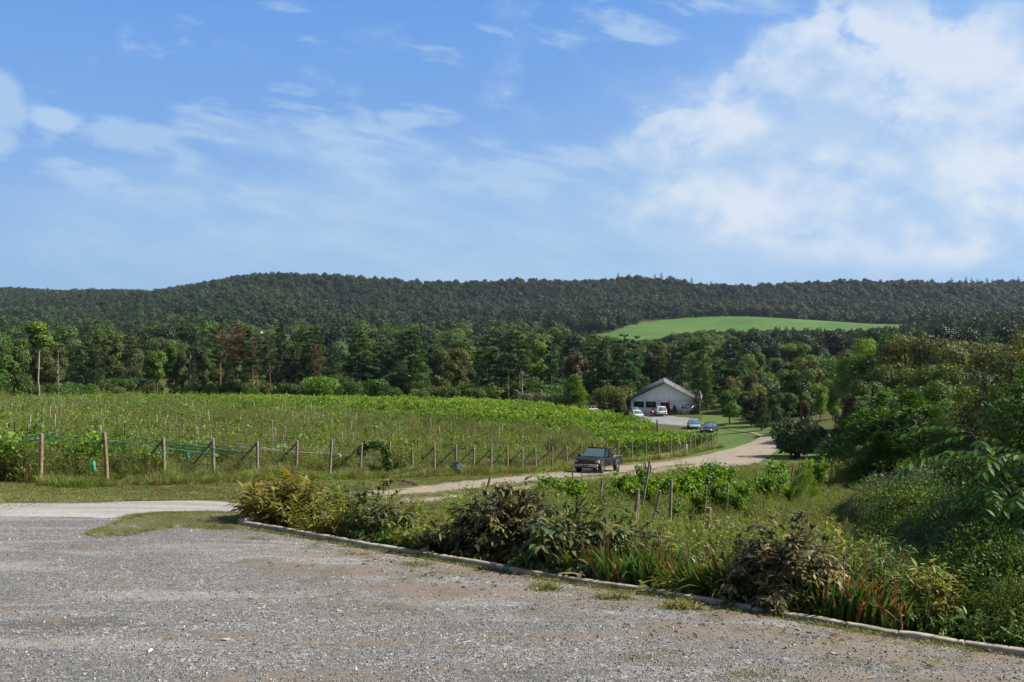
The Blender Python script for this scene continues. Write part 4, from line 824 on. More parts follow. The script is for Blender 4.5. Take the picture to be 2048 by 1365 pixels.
# vine rows ---------------------------------------------------
def vine_row(i, x0, y0):
    smax = 0
    s_ = np.arange(0.4, 175, .06); x = x0 + PL[0] * s_; y = y0 + PL[1] * s_; ok = x / y > -.535; s_, x, y = s_[ok], x[ok], y[ok]
    if len(s_) < 10: return
    c = canopy(x, y); 
    lump = .5 + .5 * np.sin(s_ * 2.1 + i) * np.sin(s_ * .83 + 2 * i) ; dens = c * (0.7 + .5 * lump)
    dens = np.where(c < .05, np.where(np.sin(s_ * .45 + i * 2.3) * np.sin(s_ * .17 + i) > (.62 if i > 2 else .2), .3, 0), dens)
    if i < 3: dens = np.maximum(dens, np.where((s_ < 14 - 3 * i) & (np.sin(s_ * 1.3 + i) > -.5), .55, 0))
    base = int(len(s_) * 4.4); w_ = dens / (dens.sum() + 1e-9); n = int(dens.sum() * (8 if y0 < 60 else 6.2))
    if n < 30: return
    k = rng.choice(len(s_), n, p=w_); sx = s_[k] + rng.uniform(-.05, .05, n); top = 1.45 + .24 * np.sin(sx * .9 + i * 1.7) * np.sin(sx * .37 + i) + .18 * np.sin(sx * 3.3 + i) + .12 * np.sin(sx * 9.1)
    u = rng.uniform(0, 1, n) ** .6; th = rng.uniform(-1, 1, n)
    hh = .62 + (top - .62) * u + np.where(rng.random(n) < .06, rng.uniform(0, .35, n), 0); ww = .33 * np.sqrt(np.clip(1 - (u - .6) ** 2 * 1.6, .1, 1)) * np.sign(th) * np.abs(th) ** .6
    X = x0 + PL[0] * sx - PL[1] * ww; Y = y0 + PL[1] * sx + PL[0] * ww; Z = zf(X, Y) + hh
    C = np.stack([X, Y, Z], 1); N_ = unit(np.stack([-PL[1] * th, PL[0] * th, .7 + 0 * th], 1) + rng.normal(0, .55, (n, 3))); D = unit(rsph(n, rng) * .8 + np.array([0, 0, -.3]))
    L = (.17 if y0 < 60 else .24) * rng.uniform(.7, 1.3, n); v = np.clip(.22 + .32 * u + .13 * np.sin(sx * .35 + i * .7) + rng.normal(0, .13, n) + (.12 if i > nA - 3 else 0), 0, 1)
    g_ = G(); g_.leaves(C, D, N_, L, L * .9, v)
    e = empty('grapevine_row', (0, 0, 0)); g_.build('foliage', LEAFM['vine'], e)
    gs = G()
    sv = s_[::26][:34]; cc = c[::26][:34]
    for q in sv[(cc > .2) | (rng.random(len(sv)) < .4)]:
        xx, yy = x0 + PL[0] * q, y0 + PL[1] * q; zz_ = float(zf(xx, yy)); gs.tube([(xx, yy, zz_ - .05), (xx + rng.normal(0, .04), yy, zz_ + .5), (xx + rng.normal(0, .05), yy, zz_ + .95)], [.025, .02, .014], 5, .5)
    if gs.n: gs.build('stems', M['bark'], e, smooth=True)
    tag(e, f"{'leafy' if i > 10 else 'patchy'} row of grapevines starting at the {ordinal(i)} end post from the gravel yard", 'grapevines', 'rows of grapevines')
for i, (x, y) in enumerate(ends): vine_row(i, x, y)
# wires of the nearer rows
for i in range(0, 24):
    x0, y0 = ends[i]; g_ = G(); L = 60 if i < 10 else 30
    for h in (.55, 1.0, 1.4):
        q = np.arange(0, L, 2.0); xx = x0 + PL[0] * q; yy = y0 + PL[1] * q; g_.tube(np.stack([xx, yy, zf(xx, yy) + h + rng.normal(0, .02, len(q))], 1), .006, 3, .5, cap=False)
    o = g_.build('trellis_wires', M['wire'] if 'wire' in M else M.setdefault('wire', mat_basic('wire', (.07, .07, .07), .6, metal=.5)))
    tag(o, f"dark wires strung from the {ordinal(i)} end post counting from the gravel yard", 'wire', 'trellis wires')
# bird netting rolled along the first rows
def net_mat(name, col, f):
    m = bpy.data.materials.new(name); m.use_nodes = True; t = NT(m.node_tree); b = t.N['Principled BSDF']; b.inputs['Base Color'].default_value = (*col, 1); b.inputs['Roughness'].default_value = .8
    p = t.n('ShaderNodeNewGeometry').outputs['Position']; nz = t.noise(p, 6, 3)
    tr = t.n('ShaderNodeBsdfTransparent'); mx = t.n('ShaderNodeMixShader', ins={0: t.m('MULTIPLY_ADD', t.smooth(nz, .3, .7), .3, f), 1: tr.outputs[0], 2: b.outputs[0]}); t.L.new(mx.outputs[0], t.N['Material Output'].inputs[0]); return m
M['net_green'] = mat_basic('green_net_roll', (.07, .34, .24), .7, var=.3, scale=9); M['net_teal'] = mat_basic('teal_net_roll', (.18, .50, .46), .7, var=.3, scale=9); M['net_white'] = mat_basic('white_net_roll', (.62, .63, .62), .7, var=.25, scale=9)
M['net_sheet'] = net_mat('hanging_net', (.05, .30, .20), .18)
def net(i, s0, s1, h0, h1, mat, r, lab, sag=.12, nm='bird_net', hang=0.0):
    x0, y0 = ends[i]; e = empty(nm, (x0, y0, float(zf(x0, y0)))); org = np.array(e.location)
    q = np.linspace(s0, s1, 40); xx = x0 + PL[0] * q - PL[1] * .08; yy = y0 + PL[1] * q + PL[0] * .08; u = (q - s0) / (s1 - s0)
    zz_ = zf(xx, yy) + h0 + (h1 - h0) * u - sag * np.abs(np.sin(u * np.pi * max(1, (s1 - s0) / 6))) + rng.normal(0, .012, 40)
    Pt = np.stack([xx, yy, zz_], 1) - org; g_ = G(); g_.tube(Pt, r * .62 * (1 + .35 * rng.random(40)), 6, .5); g_.build('roll', mat, e, smooth=True)
    if hang > 0:
        g2 = G(); low = Pt - np.array([0, 0, 1]) * (hang * (.7 + .3 * np.sin(q * 2)))[:, None] + rng.normal(0, .02, (40, 3)); V_ = np.concatenate([Pt, low]); k = np.arange(39)
        g2.add(V_, np.stack([k, k + 1, k + 41, k + 40], 1)); g2.build('hanging_mesh', M['net_sheet'], e, smooth=True)
    tag(e, lab, 'net', 'bird netting rolled along the vineyard wires')
net(0, 0, 5, .85, 1.35, M['net_green'], .018, 'thin green net roll descending to the nearest end post', nm='bird_net'); net(0, .2, 5, 1.42, 1.5, M['net_teal'], .03, 'pale teal net roll reaching the nearest end post')
net(1, 0, 9, 1.42, 1.5, M['net_green'], .03, 'green net roll on the second row, behind the vine leaves'); net(2, 0, 7, .98, 1.35, M['net_green'], .025, 'lower green net roll on the third row', .05)
net(3, 0, 9, 1.02, 1.45, M['net_teal'], .04, 'teal net roll tied to the fourth end post', .05); net(2, 1, 6, 1.35, 1.4, M['net_green'], .02, 'green net sheet sagging between third and fourth rows', .05, hang=.35)
net(3, -1.6, 4, 1.20, 1.5, M['net_green'], .03, 'green net roll with sheet hanging beyond the fourth end post', .04, hang=.45)
net(5, 0, 7, 1.15, 1.28, M['net_white'], .022, 'white net roll tied to the sixth end post', .05); net(6, 0, 6, 1.05, 1.2, M['net_white'], .03, 'white net roll wrapped round the seventh end post', .08)
net(7, 0, 5, .98, 1.15, M['net_white'], .03, 'white net roll tied to the eighth end post', .08); net(8, -.3, 5, .78, 1.05, M['net_white'], .03, 'low white net roll at the vine-covered post', .06)
def knot(i, s0, h, mat, lab, sz=.22):
    x0, y0 = ends[i]; x = x0 + PL[0] * s0; y = y0 + PL[1] * s0; z = float(zf(x, y)) + h; g_ = G()
    q = [(math.sin(a * 2.1) * .015, math.cos(a * 1.7) * .015, .16 - a * .07) for a in range(6)]; g_.tube(q, [.03, .07, .1, .09, .06, .02] if sz > .2 else [.02, .05, .075, .06, .07, .02], 7, .5)
    o = g_.build('net_bundle', mat, loc=(x, y, z), smooth=True); tag(o, lab, 'net', 'bundled ends of netting')
knot(0, -2.2, .75, M['net_green'], 'green net bundle hanging between the first two end posts', .1); knot(2, 1.0, .7, M['net_green'], 'green net bundle hanging beside the third end post', .1); knot(3, 1.3, .9, M['net_green'], 'small green net bundle near the fourth end post', .1); knot(7, 1.2, .85, M['net_white'], 'white net bundle hanging near the eighth end post', .3)
# tarpaulin heap by the posts, mulch heap, marker post
x, y, z = P(914, 950); gc, _ = bush(np.random.default_rng(3), .95, .9, 900, .3, 7, .9); 
def lump(name, x, y, z, rx, ry, h, mat, seed, rough=.12):
    q = np.random.default_rng(seed); n, m = 26, 12; th = np.linspace(0, 2 * np.pi, n, endpoint=False); ph = np.linspace(0, np.pi / 2, m); g_ = G()
    TH, PH = np.meshgrid(th, ph); rr = 1 + rough * (np.sin(3 * TH + seed) * np.cos(4 * PH) + np.sin(7 * TH + 2 * PH * 3) * .6) + q.normal(0, rough * .35, TH.shape)
    V_ = np.stack([np.cos(TH) * np.cos(PH) * rx * rr, np.sin(TH) * np.cos(PH) * ry * rr, np.sin(PH) * h * rr - .05], -1); F = [(j * n + i, j * n + (i + 1) % n, (j + 1) * n + (i + 1) % n, (j + 1) * n + i) for j in range(m - 1) for i in range(n)]
    g_.add(V_.reshape(-1, 3), F); o = g_.build(name, mat, loc=(x, y, z), smooth=True); return o
M['tarp'] = mat_basic('teal_tarp', (.012, .045, .045), .7, var=.4, scale=6); M['mulch'] = mat_basic('mulch', (.11, .07, .045), .95, var=.6, scale=14, bump=.05)
tag(lump('net_pile', x, y, z, .6, .42, .7, M['tarp'], 4, .16), 'heap of dark teal netting lying among the end posts', 'net heap')
x, y, z = P(808, 972); tag(lump('mulch_heap', x, y, z, .6, .4, .25, M['mulch'], 5, .2), 'low heap of brown mulch at the foot of an end post', 'heap')
x, y, z = P(1173, 914) if False else P(1373, 914); g_ = G(); g_.box((0, 0, .62), (.13, .13, 1.24), bev=.015); o = g_.build('marker_post', mat_basic('pale_green_plastic', (.45, .62, .55), .5), loc=(x, y, z)); tag(o, 'short pale mint-green marker post at the vineyard corner by the track', 'marker post')
# vine smothering an end post (9th)
x0, y0 = ends[8]; q = np.random.default_rng(5); g_ = G(); n = 1700; a = q.uniform(0, np.pi, n); rr = .75 + q.normal(0, .10, n); C = np.stack([-.75 + np.cos(a) * rr, q.normal(0, .12, n), 1.0 + np.sin(a) * rr * .85], 1)
lowm = q.random(n) < .25; C[lowm] = np.stack([q.normal(0, .14, lowm.sum()), q.normal(0, .12, lowm.sum()), q.uniform(.2, 1.2, lowm.sum())], 1)
g_.leaves(C, rsph(n, q), rsph(n, q), .13, .11, np.clip(q.normal(.35, .2, n), 0, 1)); e = empty('creeper', (x0, y0, float(zf(x0, y0)))); g_.build('foliage', LEAFM['oak'], e); g2 = G(); g2.tube([(0, .07, 0), (.05, .08, .8), (-.1, .07, 1.5), (-.75, 0, 1.85), (-1.3, 0, 1.4)], [.03, .025, .02, .015, .01], 6); g2.build('stem', M['bark'], e); tag(e, 'dark creeper arching over the ninth end post with white netting', 'creeper')
# ------------------------------------------------------------------ vines on the slope below the edging
def slope_vine(rng_, h=1.7, w=.7, n=1000):
    gc, gt = G(), G(); gt.tube([(0, 0, -.1), (.05, 0, .5), (-.03, .03, .95)], [.03, .026, .02], 6)
    for k in range(7):
        a = rng_.uniform(0, 6.28); L = rng_.uniform(.5, 1.0); d = np.array([math.cos(a) * w, math.sin(a) * w * .6, rng_.uniform(.1, 1.0)]) * L; p0 = np.array([0, 0, .85]); q = [p0, p0 + d * .5 + (0, 0, .12), p0 + d + (0, 0, -.02 * k)]
        gt.tube(q, [.012, .009, .005], 4); m = n // 7; u = rng_.uniform(0, 1.05, m)[:, None]; C = q[0] * (1 - u) ** 2 + 2 * q[1] * u * (1 - u) + q[2] * u ** 2 + rng_.normal(0, .13, (m, 3)); C[:, 2] -= np.where(rng_.random(m) < .3, rng_.uniform(0, .6, m), 0)
        N_ = unit(rng_.normal(0, .6, (m, 3)) + (0.3, -.2, .7)); D = unit(rng_.normal(0, .7, (m, 3)) + (0, 0, -.5)); s_ = rng_.uniform(.08, .16, m); gc.leaves(C, D, N_, s_, s_ * .95, np.clip(rng_.normal(.42, .2, m), 0, 1), fold=-.1)
    return gc.mesh('foliage', LEAFM['vine']), gt.mesh('stem', M['bark'], True)
SV = [slope_vine(np.random.default_rng(50 + k)) for k in range(5)]; SW = [slope_vine(np.random.default_rng(150 + k), w=1.15, n=520) for k in range(3)]
vl = [(1030, 1040, 985, 1.4), (1068, 1040, 985, 1.3), (1105, 1022, 950, 1.2), (1150, 1030, 958, 1.3), (1178, 1060, 1000, 1), (1205, 1000, 965, .8), (1232, 1012, 948, 1.2), (1262, 1002, 950, 1), (1292, 1000, 932, .9), (1300, 1030, 965, 1.2), (1330, 1000, 950, 1.2), (1368, 1000, 940, 1.2), (1395, 1000, 935, 1.3), (1420, 1002, 922, 1.3), (1432, 1025, 960, 1.2), (1402, 1050, 985, 1.0), (1452, 1030, 975, 1.1), (1475, 1040, 985, 1.1), (1500, 1010, 960, 1.1),
      (1520, 1000, 942, 1.1), (1545, 990, 925, 1.2), (1562, 985, 928, 1.1), (1580, 1015, 975, 1.0), (1500, 1060, 1010, 1.0), (1350, 1060, 1005, .9), (1290, 1080, 1035, 1.0), (1240, 1075, 1040, .9), (1640, 985, 920, 1.2), (1445, 1075, 1040, .8), (1560, 1050, 1010, .9), (1320, 985, 945, 1), (1470, 1000, 955, .9), (1410, 975, 930, .8), (1085, 1012, 962, 1.3), (1130, 1045, 985, 1.2), (1215, 1030, 975, 1.2), (1275, 1020, 960, 1.3), (1315, 1018, 948, 1.4), (1350, 1020, 952, 1.3), (1385, 1020, 948, 1.3), (1410, 1012, 935, 1.3), (1445, 1000, 935, 1.3), (1490, 1025, 965, 1.3), (1530, 1015, 950, 1.2), (1555, 1005, 940, 1.2),]
big = []
for i, (ri, s_, sc_, up) in enumerate([(0, 1.6, .9, .4), (0, 3.6, .95, .3), (1, 1.6, .85, .4), (1, 4.4, 1.05, .3), (2, 3.6, .85, .4), (3, 5.0, 1.0, .25), (4, 4.5, .8, .2), (3, 8.0, .9, .2)]):
    x0, y0 = ends[ri]; x = x0 + PL[0] * s_; y = y0 + PL[1] * s_; e = empty('grapevine', (x, y, float(zf(x, y)) + up * .3), row_ang + (math.pi if i % 2 else 0)); e.scale = (sc_ * 1.25, sc_, sc_ * .98)
    for nm, me in (('foliage', SW[i % 3][0]), ('stem', SW[i % 3][1])): o = bpy.data.objects.new(nm, me); COL.objects.link(o); o.parent = e
    tag(e, f"sprawling grapevine hanging over the wires near the {ordinal(ri)} end post, {ordinal([r for r, *_ in big].count(ri))} along its row", 'grapevine', 'sprawling vines at the near rows'); big.append((ri,))
for i, (px, by, ty, wd) in enumerate(sorted(vl)):
    x, y, z = P(px, by, 18); H = (by - ty) / FPX * y; cm, tm = SV[i % 5]; e = empty('grapevine', (x, y, z), rng.uniform(-.4, .4) + (3.14 if i % 2 else 0)); s_ = H / 1.62; e.scale = (s_ * wd * .85, s_ * wd * .85, s_)
    for nm, me in (('foliage', cm), ('stem', tm)): o = bpy.data.objects.new(nm, me); COL.objects.link(o); o.parent = e
    tag(e, f"bushy green grapevine on the slope below the yard, {ordinal(i)} from the left", 'grapevine', 'grapevines on the slope')
x, y, z = P(1615, 1018, 30); tree('sumac', 1612, 922, y, 'bright', 'sapling', 'tall bright green', cat='sapling', wide=.62, where='among the slope vines'); tag(placed[-1][1], 'tall bright green sapling standing right of the slope vines', 'sapling')
pl = [(962, 970, 1010, .05, .25), (1144, 968, 1015, .03, 0), (1163, 948, 982, .025, 0), (1197, 980, 1032, .05, .05), (1278, 955, 1030, .05, .12), (1335, 1000, 1082, .055, .02), (1346, 966, 1002, .045, .12), (1387, 955, 1000, .05, .03), (1425, 948, 985, .05, .05), (1402, 995, 1048, .05, .06), (1448, 987, 1030, .05, .04), (1457, 944, 968, .045, 0), (1490, 975, 1008, .05, .08), (1509, 952, 980, .045, 0),
      (1537, 960, 985, .04, .02), (1575, 946, 985, .045, .1), (1590, 940, 972, .045, .08), (1258, 1022, 1108, .05, .08), (1266, 1026, 1100, .05, .05), (1285, 1018, 1100, .05, .18), (1408, 1051, 1120, .085, .02), (1427, 1068, 1120, .08, .0), (1540, 965, 990, .04, 0), (1299, 948, 985, .03, 0), (1520, 1020, 1060, .022, .02), (1230, 985, 1020, .03, .0), (1110, 985, 1020, .03, .1)]
for i, (px, ty, by, r, ln) in enumerate(sorted(pl)):
    x, y, z = P(px, by, 17); H = (by - ty) / FPX * y; H = H * 1.5; me = post_mesh('post', H, r * 1.1, M['wood_tan'] if r > .07 else M['wood_grey'] if r > .03 else M['wood_dark'], seed=60 + i)
    o = bpy.data.objects.new('vine_post', me); COL.objects.link(o); o.location = (x, y - .5, float(zf(x, y - .5))); o.rotation_euler = (0, ln * 1.4, rng.uniform(-.3, .3))
    tag(o, f"{'stout tan' if r > .07 else 'grey weathered' if r > .03 else 'thin dark'} {'leaning' if ln > .07 else 'upright'} post on the slope below the yard, {ordinal(i)} from the left", 'post', 'posts on the slope')
g_ = G()
for (a, b) in (((1110, 1000), (1278, 1012)), ((1285, 1060), (1408, 1085)), ((1197, 1020), (1335, 1060))):
    p = P(*a, 18); q = P(*b, 18); L = np.linspace(0, 1, 12)[:, None]; pt = np.array(p) * (1 - L) + np.array(q) * L; pt[:, 2] = zf(pt[:, 0], pt[:, 1]) + 1.05 - .1 * np.sin(L[:, 0] * 3.14); g_.tube(pt, .006, 3, cap=False)
tag(g_.build('trellis_wires', M['wire']), 'slack wires between the posts on the slope', 'wire')

# ------------------------------------------------------------------ grass and weeds
def tuft(rng_, n, h, spread, w, curl=.4, vlo=.2, vhi=.8, seeds=0):
    g_ = G(); a = rng_.uniform(0, 6.28, n); r0 = rng_.uniform(0, spread, n) ** 1; b = np.stack([np.cos(a) * r0, np.sin(a) * r0, 0 * a - .03], 1); a2 = a + rng_.normal(0, .7, n); tl = rng_.uniform(.05, curl, n)
    H = h * rng_.uniform(.45, 1.1, n); d1 = unit(np.stack([np.cos(a2) * tl, np.sin(a2) * tl, 1 + 0 * a], 1)); d2 = unit(np.stack([np.cos(a2) * tl * 3, np.sin(a2) * tl * 3, .8 + 0 * a], 1))
    m = b + d1 * (H * .55)[:, None]; t = m + d2 * (H * .45)[:, None]; s_ = np.stack([-np.sin(a2), np.cos(a2), 0 * a], 1) * (w * rng_.uniform(.6, 1.2, n))[:, None]
    V_ = np.stack([b - s_ * .8, b + s_ * .8, m + s_, m - s_, t], 1); v = np.clip(rng_.uniform(vlo, vhi, n), 0, 1); i0 = g_.n; k = np.arange(n)[:, None] * 5
    g_.add(V_.reshape(-1, 3), k + np.array([[0, 1, 2, 3]]), v); g_.F[3].append(k + np.array([[3, 2, 4]]) + i0); g_.A[3].append(v); g_.M[3].append(np.zeros(n, int))
    if seeds:
        q = rng_.choice(n, seeds); C = np.repeat(t[q], 5, 0) + rng_.normal(0, .03 * h, (seeds * 5, 3)) - (0, 0, .02); g_.leaves(C, rsph(len(C), rng_), rsph(len(C), rng_), .03 * h + .008, .02 * h + .006, .98, 0)
    return g_
def weed(rng_, h, n, leaf, flower=0):
    g_ = G(); 
    for k in range(int(rng_.integers(4, 7))):
        a = rng_.uniform(0, 6.28); d = np.array([math.cos(a) * .28, math.sin(a) * .28, 1.0]); H = h * rng_.uniform(.6, 1.05); p0 = rng_.normal(0, .1, 3) * (1, 1, 0); g_.tube([p0, p0 + d * H * .5, p0 + d * H], [.006, .005, .003], 3, .3, cap=False)
        m = n // 5; u = rng_.uniform(.1, 1, m)[:, None]; C = p0 + d * H * u + rng_.normal(0, .05 + .07 * h, (m, 3)) * (1, 1, .6); D = unit(rsph(m, rng_) + (0, 0, .5)); g_.leaves(C, D, unit(rsph(m, rng_) + (0, 0, .8)), leaf * rng_.uniform(.6, 1.3, m), leaf * .4, np.clip(rng_.normal(.4, .17, m), 0, .92))
        if flower: f = rng_.normal(0, .05, (flower, 3)) + p0 + d * H; g_.leaves(f, rsph(flower, rng_), np.tile([0, 0, 1.], (flower, 1)), .035, .03, 1.0)
    return g_
M['grass'] = mat_leaf('meadow_grass', (.075, .105, .024), (.185, .215, .065), .35, .02, .2, third=(.38, .31, .15), patch=.5)
M['grass_green'] = mat_leaf('fresh_grass', (.075, .14, .022), (.20, .31, .055), .35, .015, .18, third=(.30, .28, .11), patch=.5)
M['straw'] = mat_leaf('straw_grass', (.14, .10, .04), (.30, .215, .09), .25, .02, .2, third=(.48, .36, .18))
M['weed'] = mat_leaf('weed_leaves', (.075, .11, .024), (.21, .265, .06), .3, .02, .25, third=(.42, .42, .26), patch=.5)
gp = []
for k in range(4): gp.append(tuft(np.random.default_rng(70 + k), 110, .75, .35, .009, .5, .1, .85, 10).build('grass_clump', M['grass'], link=False))
for k in range(3): gp.append(tuft(np.random.default_rng(80 + k), 110, .6, .35, .009, .55, .1, .75, 3).build('grass_clump', M['grass_green'], link=False))
for k in range(3): gp.append(weed(np.random.default_rng(90 + k), .95, 240, .085, 1).build('weed_clump', M['weed'], link=False))
gp.append(tuft(np.random.default_rng(99), 120, .22, .4, .01, .9, .1, .9).build('straw_clump', M['straw'], link=False))
def plume(rng_, h):
    g_ = G()
    for k in range(9):
        a = rng_.uniform(0, 6.28); p0 = rng_.normal(0, .13, 3) * (1, 1, 0); d = np.array([math.cos(a) * .2, math.sin(a) * .2, 1.]); H = h * rng_.uniform(.6, 1.05); g_.tube([p0, p0 + d * H], .004, 3, .4, cap=False)
        m = 60; u = rng_.uniform(.35, 1, m)[:, None]; rr = .10 * h * (1.25 - u); C = p0 + d * H * u + rng_.normal(0, 1, (m, 3)) * rr * (1, 1, .5); g_.leaves(C, unit(rsph(m, rng_) * .7 + (0, 0, .8)), rsph(m, rng_), .055 * h, .013 * h + .003, np.clip(.35 + .5 * (u[:, 0] - .5) + rng_.normal(0, .14, m), 0, 1))
    return g_
M['plume'] = mat_leaf('seeding_plumes', (.075, .115, .022), (.20, .235, .060), .35, .02, .22, third=(.36, .32, .13), patch=.5)
for k in range(2): gp.append(plume(np.random.default_rng(300 + k), 1.15).build('plume_clump', M['plume'], link=False))
def sample_poly(poly, n, rng_, pw=1.0):
    """random points inside a ground polygon, closer together near the yard"""
    poly = np.array(poly); x0, y0 = poly.min(0); x1, y1 = poly.max(0); out = []
    from itertools import count
    while sum(len(o) for o in out) < n:
        m = n * 3; y = y0 * (y1 / y0) ** rng_.uniform(0, 1, m) if pw else rng_.uniform(y0, y1, m); x = rng_.uniform(-1, 1, m); x = x0 + (x1 - x0) * (x + 1) / 2
        ins = np.zeros(m, bool); j = len(poly) - 1
        for i in range(len(poly)):
            c = ((poly[i, 1] > y) != (poly[j, 1] > y)) & (x < (poly[j, 0] - poly[i, 0]) * (y - poly[i, 1]) / (poly[j, 1] - poly[i, 1] + 1e-12) + poly[i, 0]); ins ^= c; j = i
        k = ins & (rng_.random(m) < (y0 / y) ** (pw - 1) if pw > 1 else True); out.append(np.stack([x[k], y[k]], 1))
    return np.concatenate(out)[:n]
def grass(name, poly, n, pick, smin, smax, label, pw=1.0, seed=1, keep=None, cat='grass', dscale=0.0):
    q = np.random.default_rng(seed); pts = sample_poly(poly, n, q, pw)
    if keep is not None: pts = pts[keep(pts[:, 0], pts[:, 1])]
    m = len(pts); z = zf(pts[:, 0], pts[:, 1]); s_ = q.uniform(smin, smax, m) * (1 + dscale * np.clip(pts[:, 1] - 40, 0, 200))
    ph = ((pts[:, 0] * .366 + pts[:, 1] * .931 - 24.27) / 2.9) % 1.0; band = np.where(np.minimum(ph, 1 - ph) < .24, 1.22, .5) if 'vineyard' in name else 1.0
    lumpy = band * .95 * (.75 + .4 * np.sin(pts[:, 0] * .9 + 1) * np.sin(pts[:, 1] * .7))
    return scatter(name, np.stack([pts[:, 0], pts[:, 1], z], 1), q.uniform(0, 6.28, m), s_ * lumpy, q.choice(pick, m), gp, tilt=(q.normal(0, .1, m), q.normal(0, .1, m)), label=label, cat=cat)
e_ = np.array(ends[:nA]); 
fieldpoly = [tuple(p + PL * .5) for p in e_] + [(14, 129), (5, 150), (-30, 190), (-105, 190), (-70, 120), (-30, 44), (-24, 35)]
grass('vineyard_weeds', fieldpoly, 30000, [0, 0, 1, 2, 3, 4, 5, 6, 7, 7, 8, 9, 11, 12], .85, 1.45, 'tall grass and seeding weeds filling the vineyard between the rows', 1.25, 5, keep=lambda x, y: rng.random(len(x)) < 1 - .8 * canopy(x, y), dscale=.0035)
roadside = [tuple(p + np.array([.1, -.4])) for p in e_[:-1]] + [tuple(p + np.array([1.5, -1.1])) for p in e_[:-1][::-1]]
grass('straw_litter', roadside, 2600, [10, 10, 4, 0], .5, 1.2, 'dry straw-coloured cut grass at the foot of the end posts', 1.0, 6)
SL = PP([(980, 1035), (1110, 985), (1200, 972), (1330, 958), (1420, 950), (1500, 948), (1600, 938), (1680, 940), (1730, 980), (1760, 1040)], 17) + [(9.2, 17.5), (6.5, 13.2), (4.2, 13.4), (1.5, 15.4), (-1.0, 17.5)]
grass('slope_grass', SL, 15000, [1, 2, 4, 4, 5, 5, 6, 7, 7, 8, 9, 11], .65, 1.2, 'long green grass and weeds covering the slope below the yard', 1.2, 7)
grass('slope_grass', [(-1, 17.5), (1.5, 15.2), (4.2, 13.3), (6.5, 12.4), (9.2, 10.8), (14, 12), (14, 20), (9, 26), (3, 26)], 2600, [4, 5, 6, 7, 8, 9], .5, .9, 'weeds on the bank just behind the planted bed', 1.0, 9)
# short turf on the verges
M['turf'] = mat_leaf('dry_turf', (.085, .10, .028), (.19, .18, .06), .3, .02, .2, third=(.34, .27, .12), patch=.9)
sp_ = [tuft(np.random.default_rng(120 + k), 90, .09, .28, .006, 1.0, .1, .9).build('turf_clump', M['grass_green' if k == 2 else 'turf'], link=False) for k in range(3)]
def turf(name, poly, n, label, seed, smin=.7, smax=1.4, pw=1.0):
    q = np.random.default_rng(seed); pts = sample_poly(poly, n, q, pw); z = zf(pts[:, 0], pts[:, 1]) + .012; m = n
    keep_ = q.random(m) < .35 + .65 * (np.sin(pts[:, 0] * 1.7) * np.sin(pts[:, 1] * 2.1 + pts[:, 0] * .6) > -.3); pts, z = pts[keep_], z[keep_]; m = len(pts)
    return scatter(name, np.stack([pts[:, 0], pts[:, 1], z], 1), q.uniform(0, 6.28, m), q.uniform(smin, smax, m), q.integers(0, 3, m), sp_, label=label, cat='grass')
turf('verge_grass', PP([(-10, 968), (250, 964), (420, 962), (600, 962), (780, 960), (900, 951), (1000, 941), (1130, 928)]) + PP([(1130, 944), (1000, 958), (900, 967), (780, 982), (600, 992), (430, 1003), (250, 1005), (-10, 1010)]), 8000, 'short dry grass of the verge between track and vineyard', 11)
turf('verge_grass', PP([(640, 1040), (700, 1022), (860, 1010), (1000, 996), (1110, 982), (1250, 962), (1400, 948), (1480, 945), (1330, 962), (1180, 985), (1050, 1015), (900, 1040), (800, 1050)]), 5000, 'short grass between the track and the planted bed', 12)
turf('track_grass', PP([(640, 1001), (760, 994), (860, 988), (930, 980), (1010, 971), (1100, 960), (1180, 952), (1240, 946), (1320, 936), (1390, 928), (1390, 931), (1320, 940), (1240, 950), (1180, 957), (1100, 966), (1010, 978), (930, 990), (860, 998), (760, 1004), (640, 1009)]), 3600, 'strip of low grass growing between the wheel ruts of the track', 17, .5, 1.3)
turf('track_grass', PP([(800, 1004), (1000, 984), (1180, 960), (1320, 943), (1420, 934), (1520, 918), (1550, 900), (1562, 905), (1530, 932), (1420, 945), (1320, 955), (1180, 972), (1000, 1000), (800, 1024)]), 4200, 'tufts of grass fraying the near edge of the track', 18, .4, 1.0)
turf('track_grass', PP([(600, 995), (760, 985), (900, 969), (1000, 958), (1180, 942), (1300, 930), (1430, 911), (1430, 904), (1300, 922), (1180, 935), (1000, 950), (900, 960), (760, 976), (600, 986)]), 2200, 'tufts of grass fraying the far edge of the track', 19, .4, 1.0)
# island of grass in the gravel
ISL = PP([(165, 1076), (200, 1060), (235, 1045), (262, 1034), (320, 1029), (400, 1028), (480, 1030), (520, 1050), (480, 1062), (430, 1066), (350, 1060), (300, 1066), (250, 1078)])
turf('grass_patch', ISL, 6500, 'low patchy grass growing out of the gravel at the edge of the yard', 13, .35, .75)
TU = [(1670 / 2, 0)]
spots = [(620, 1098, .5), (815, 1138, .7), (842, 1160, .5), (545, 1190, .35), (500, 1085, .5), (770, 1222, .4), (770, 1212, .3), (650, 1197, .5), (1075, 1180, .5), (1110, 1188, .4), (1240, 1330, .4), (1255, 1325, .5), (1270, 1322, .3), (1350, 1218, .8), (1330, 1228, .6), (1365, 1226, .6), (905, 1298, .4), (1430, 1318, .3), (1500, 1358, .6), (1470, 1357, .5), (1180, 1195, .3), (1700, 1262, .3), (1490, 1275, .4), (1300, 1250, .3), (735, 1150, .3), (700, 1115, .5), (680, 1112, .4), (740, 1125, .4), (1050, 1175, .4)]
q = np.random.default_rng(14); pts = []; ss = []
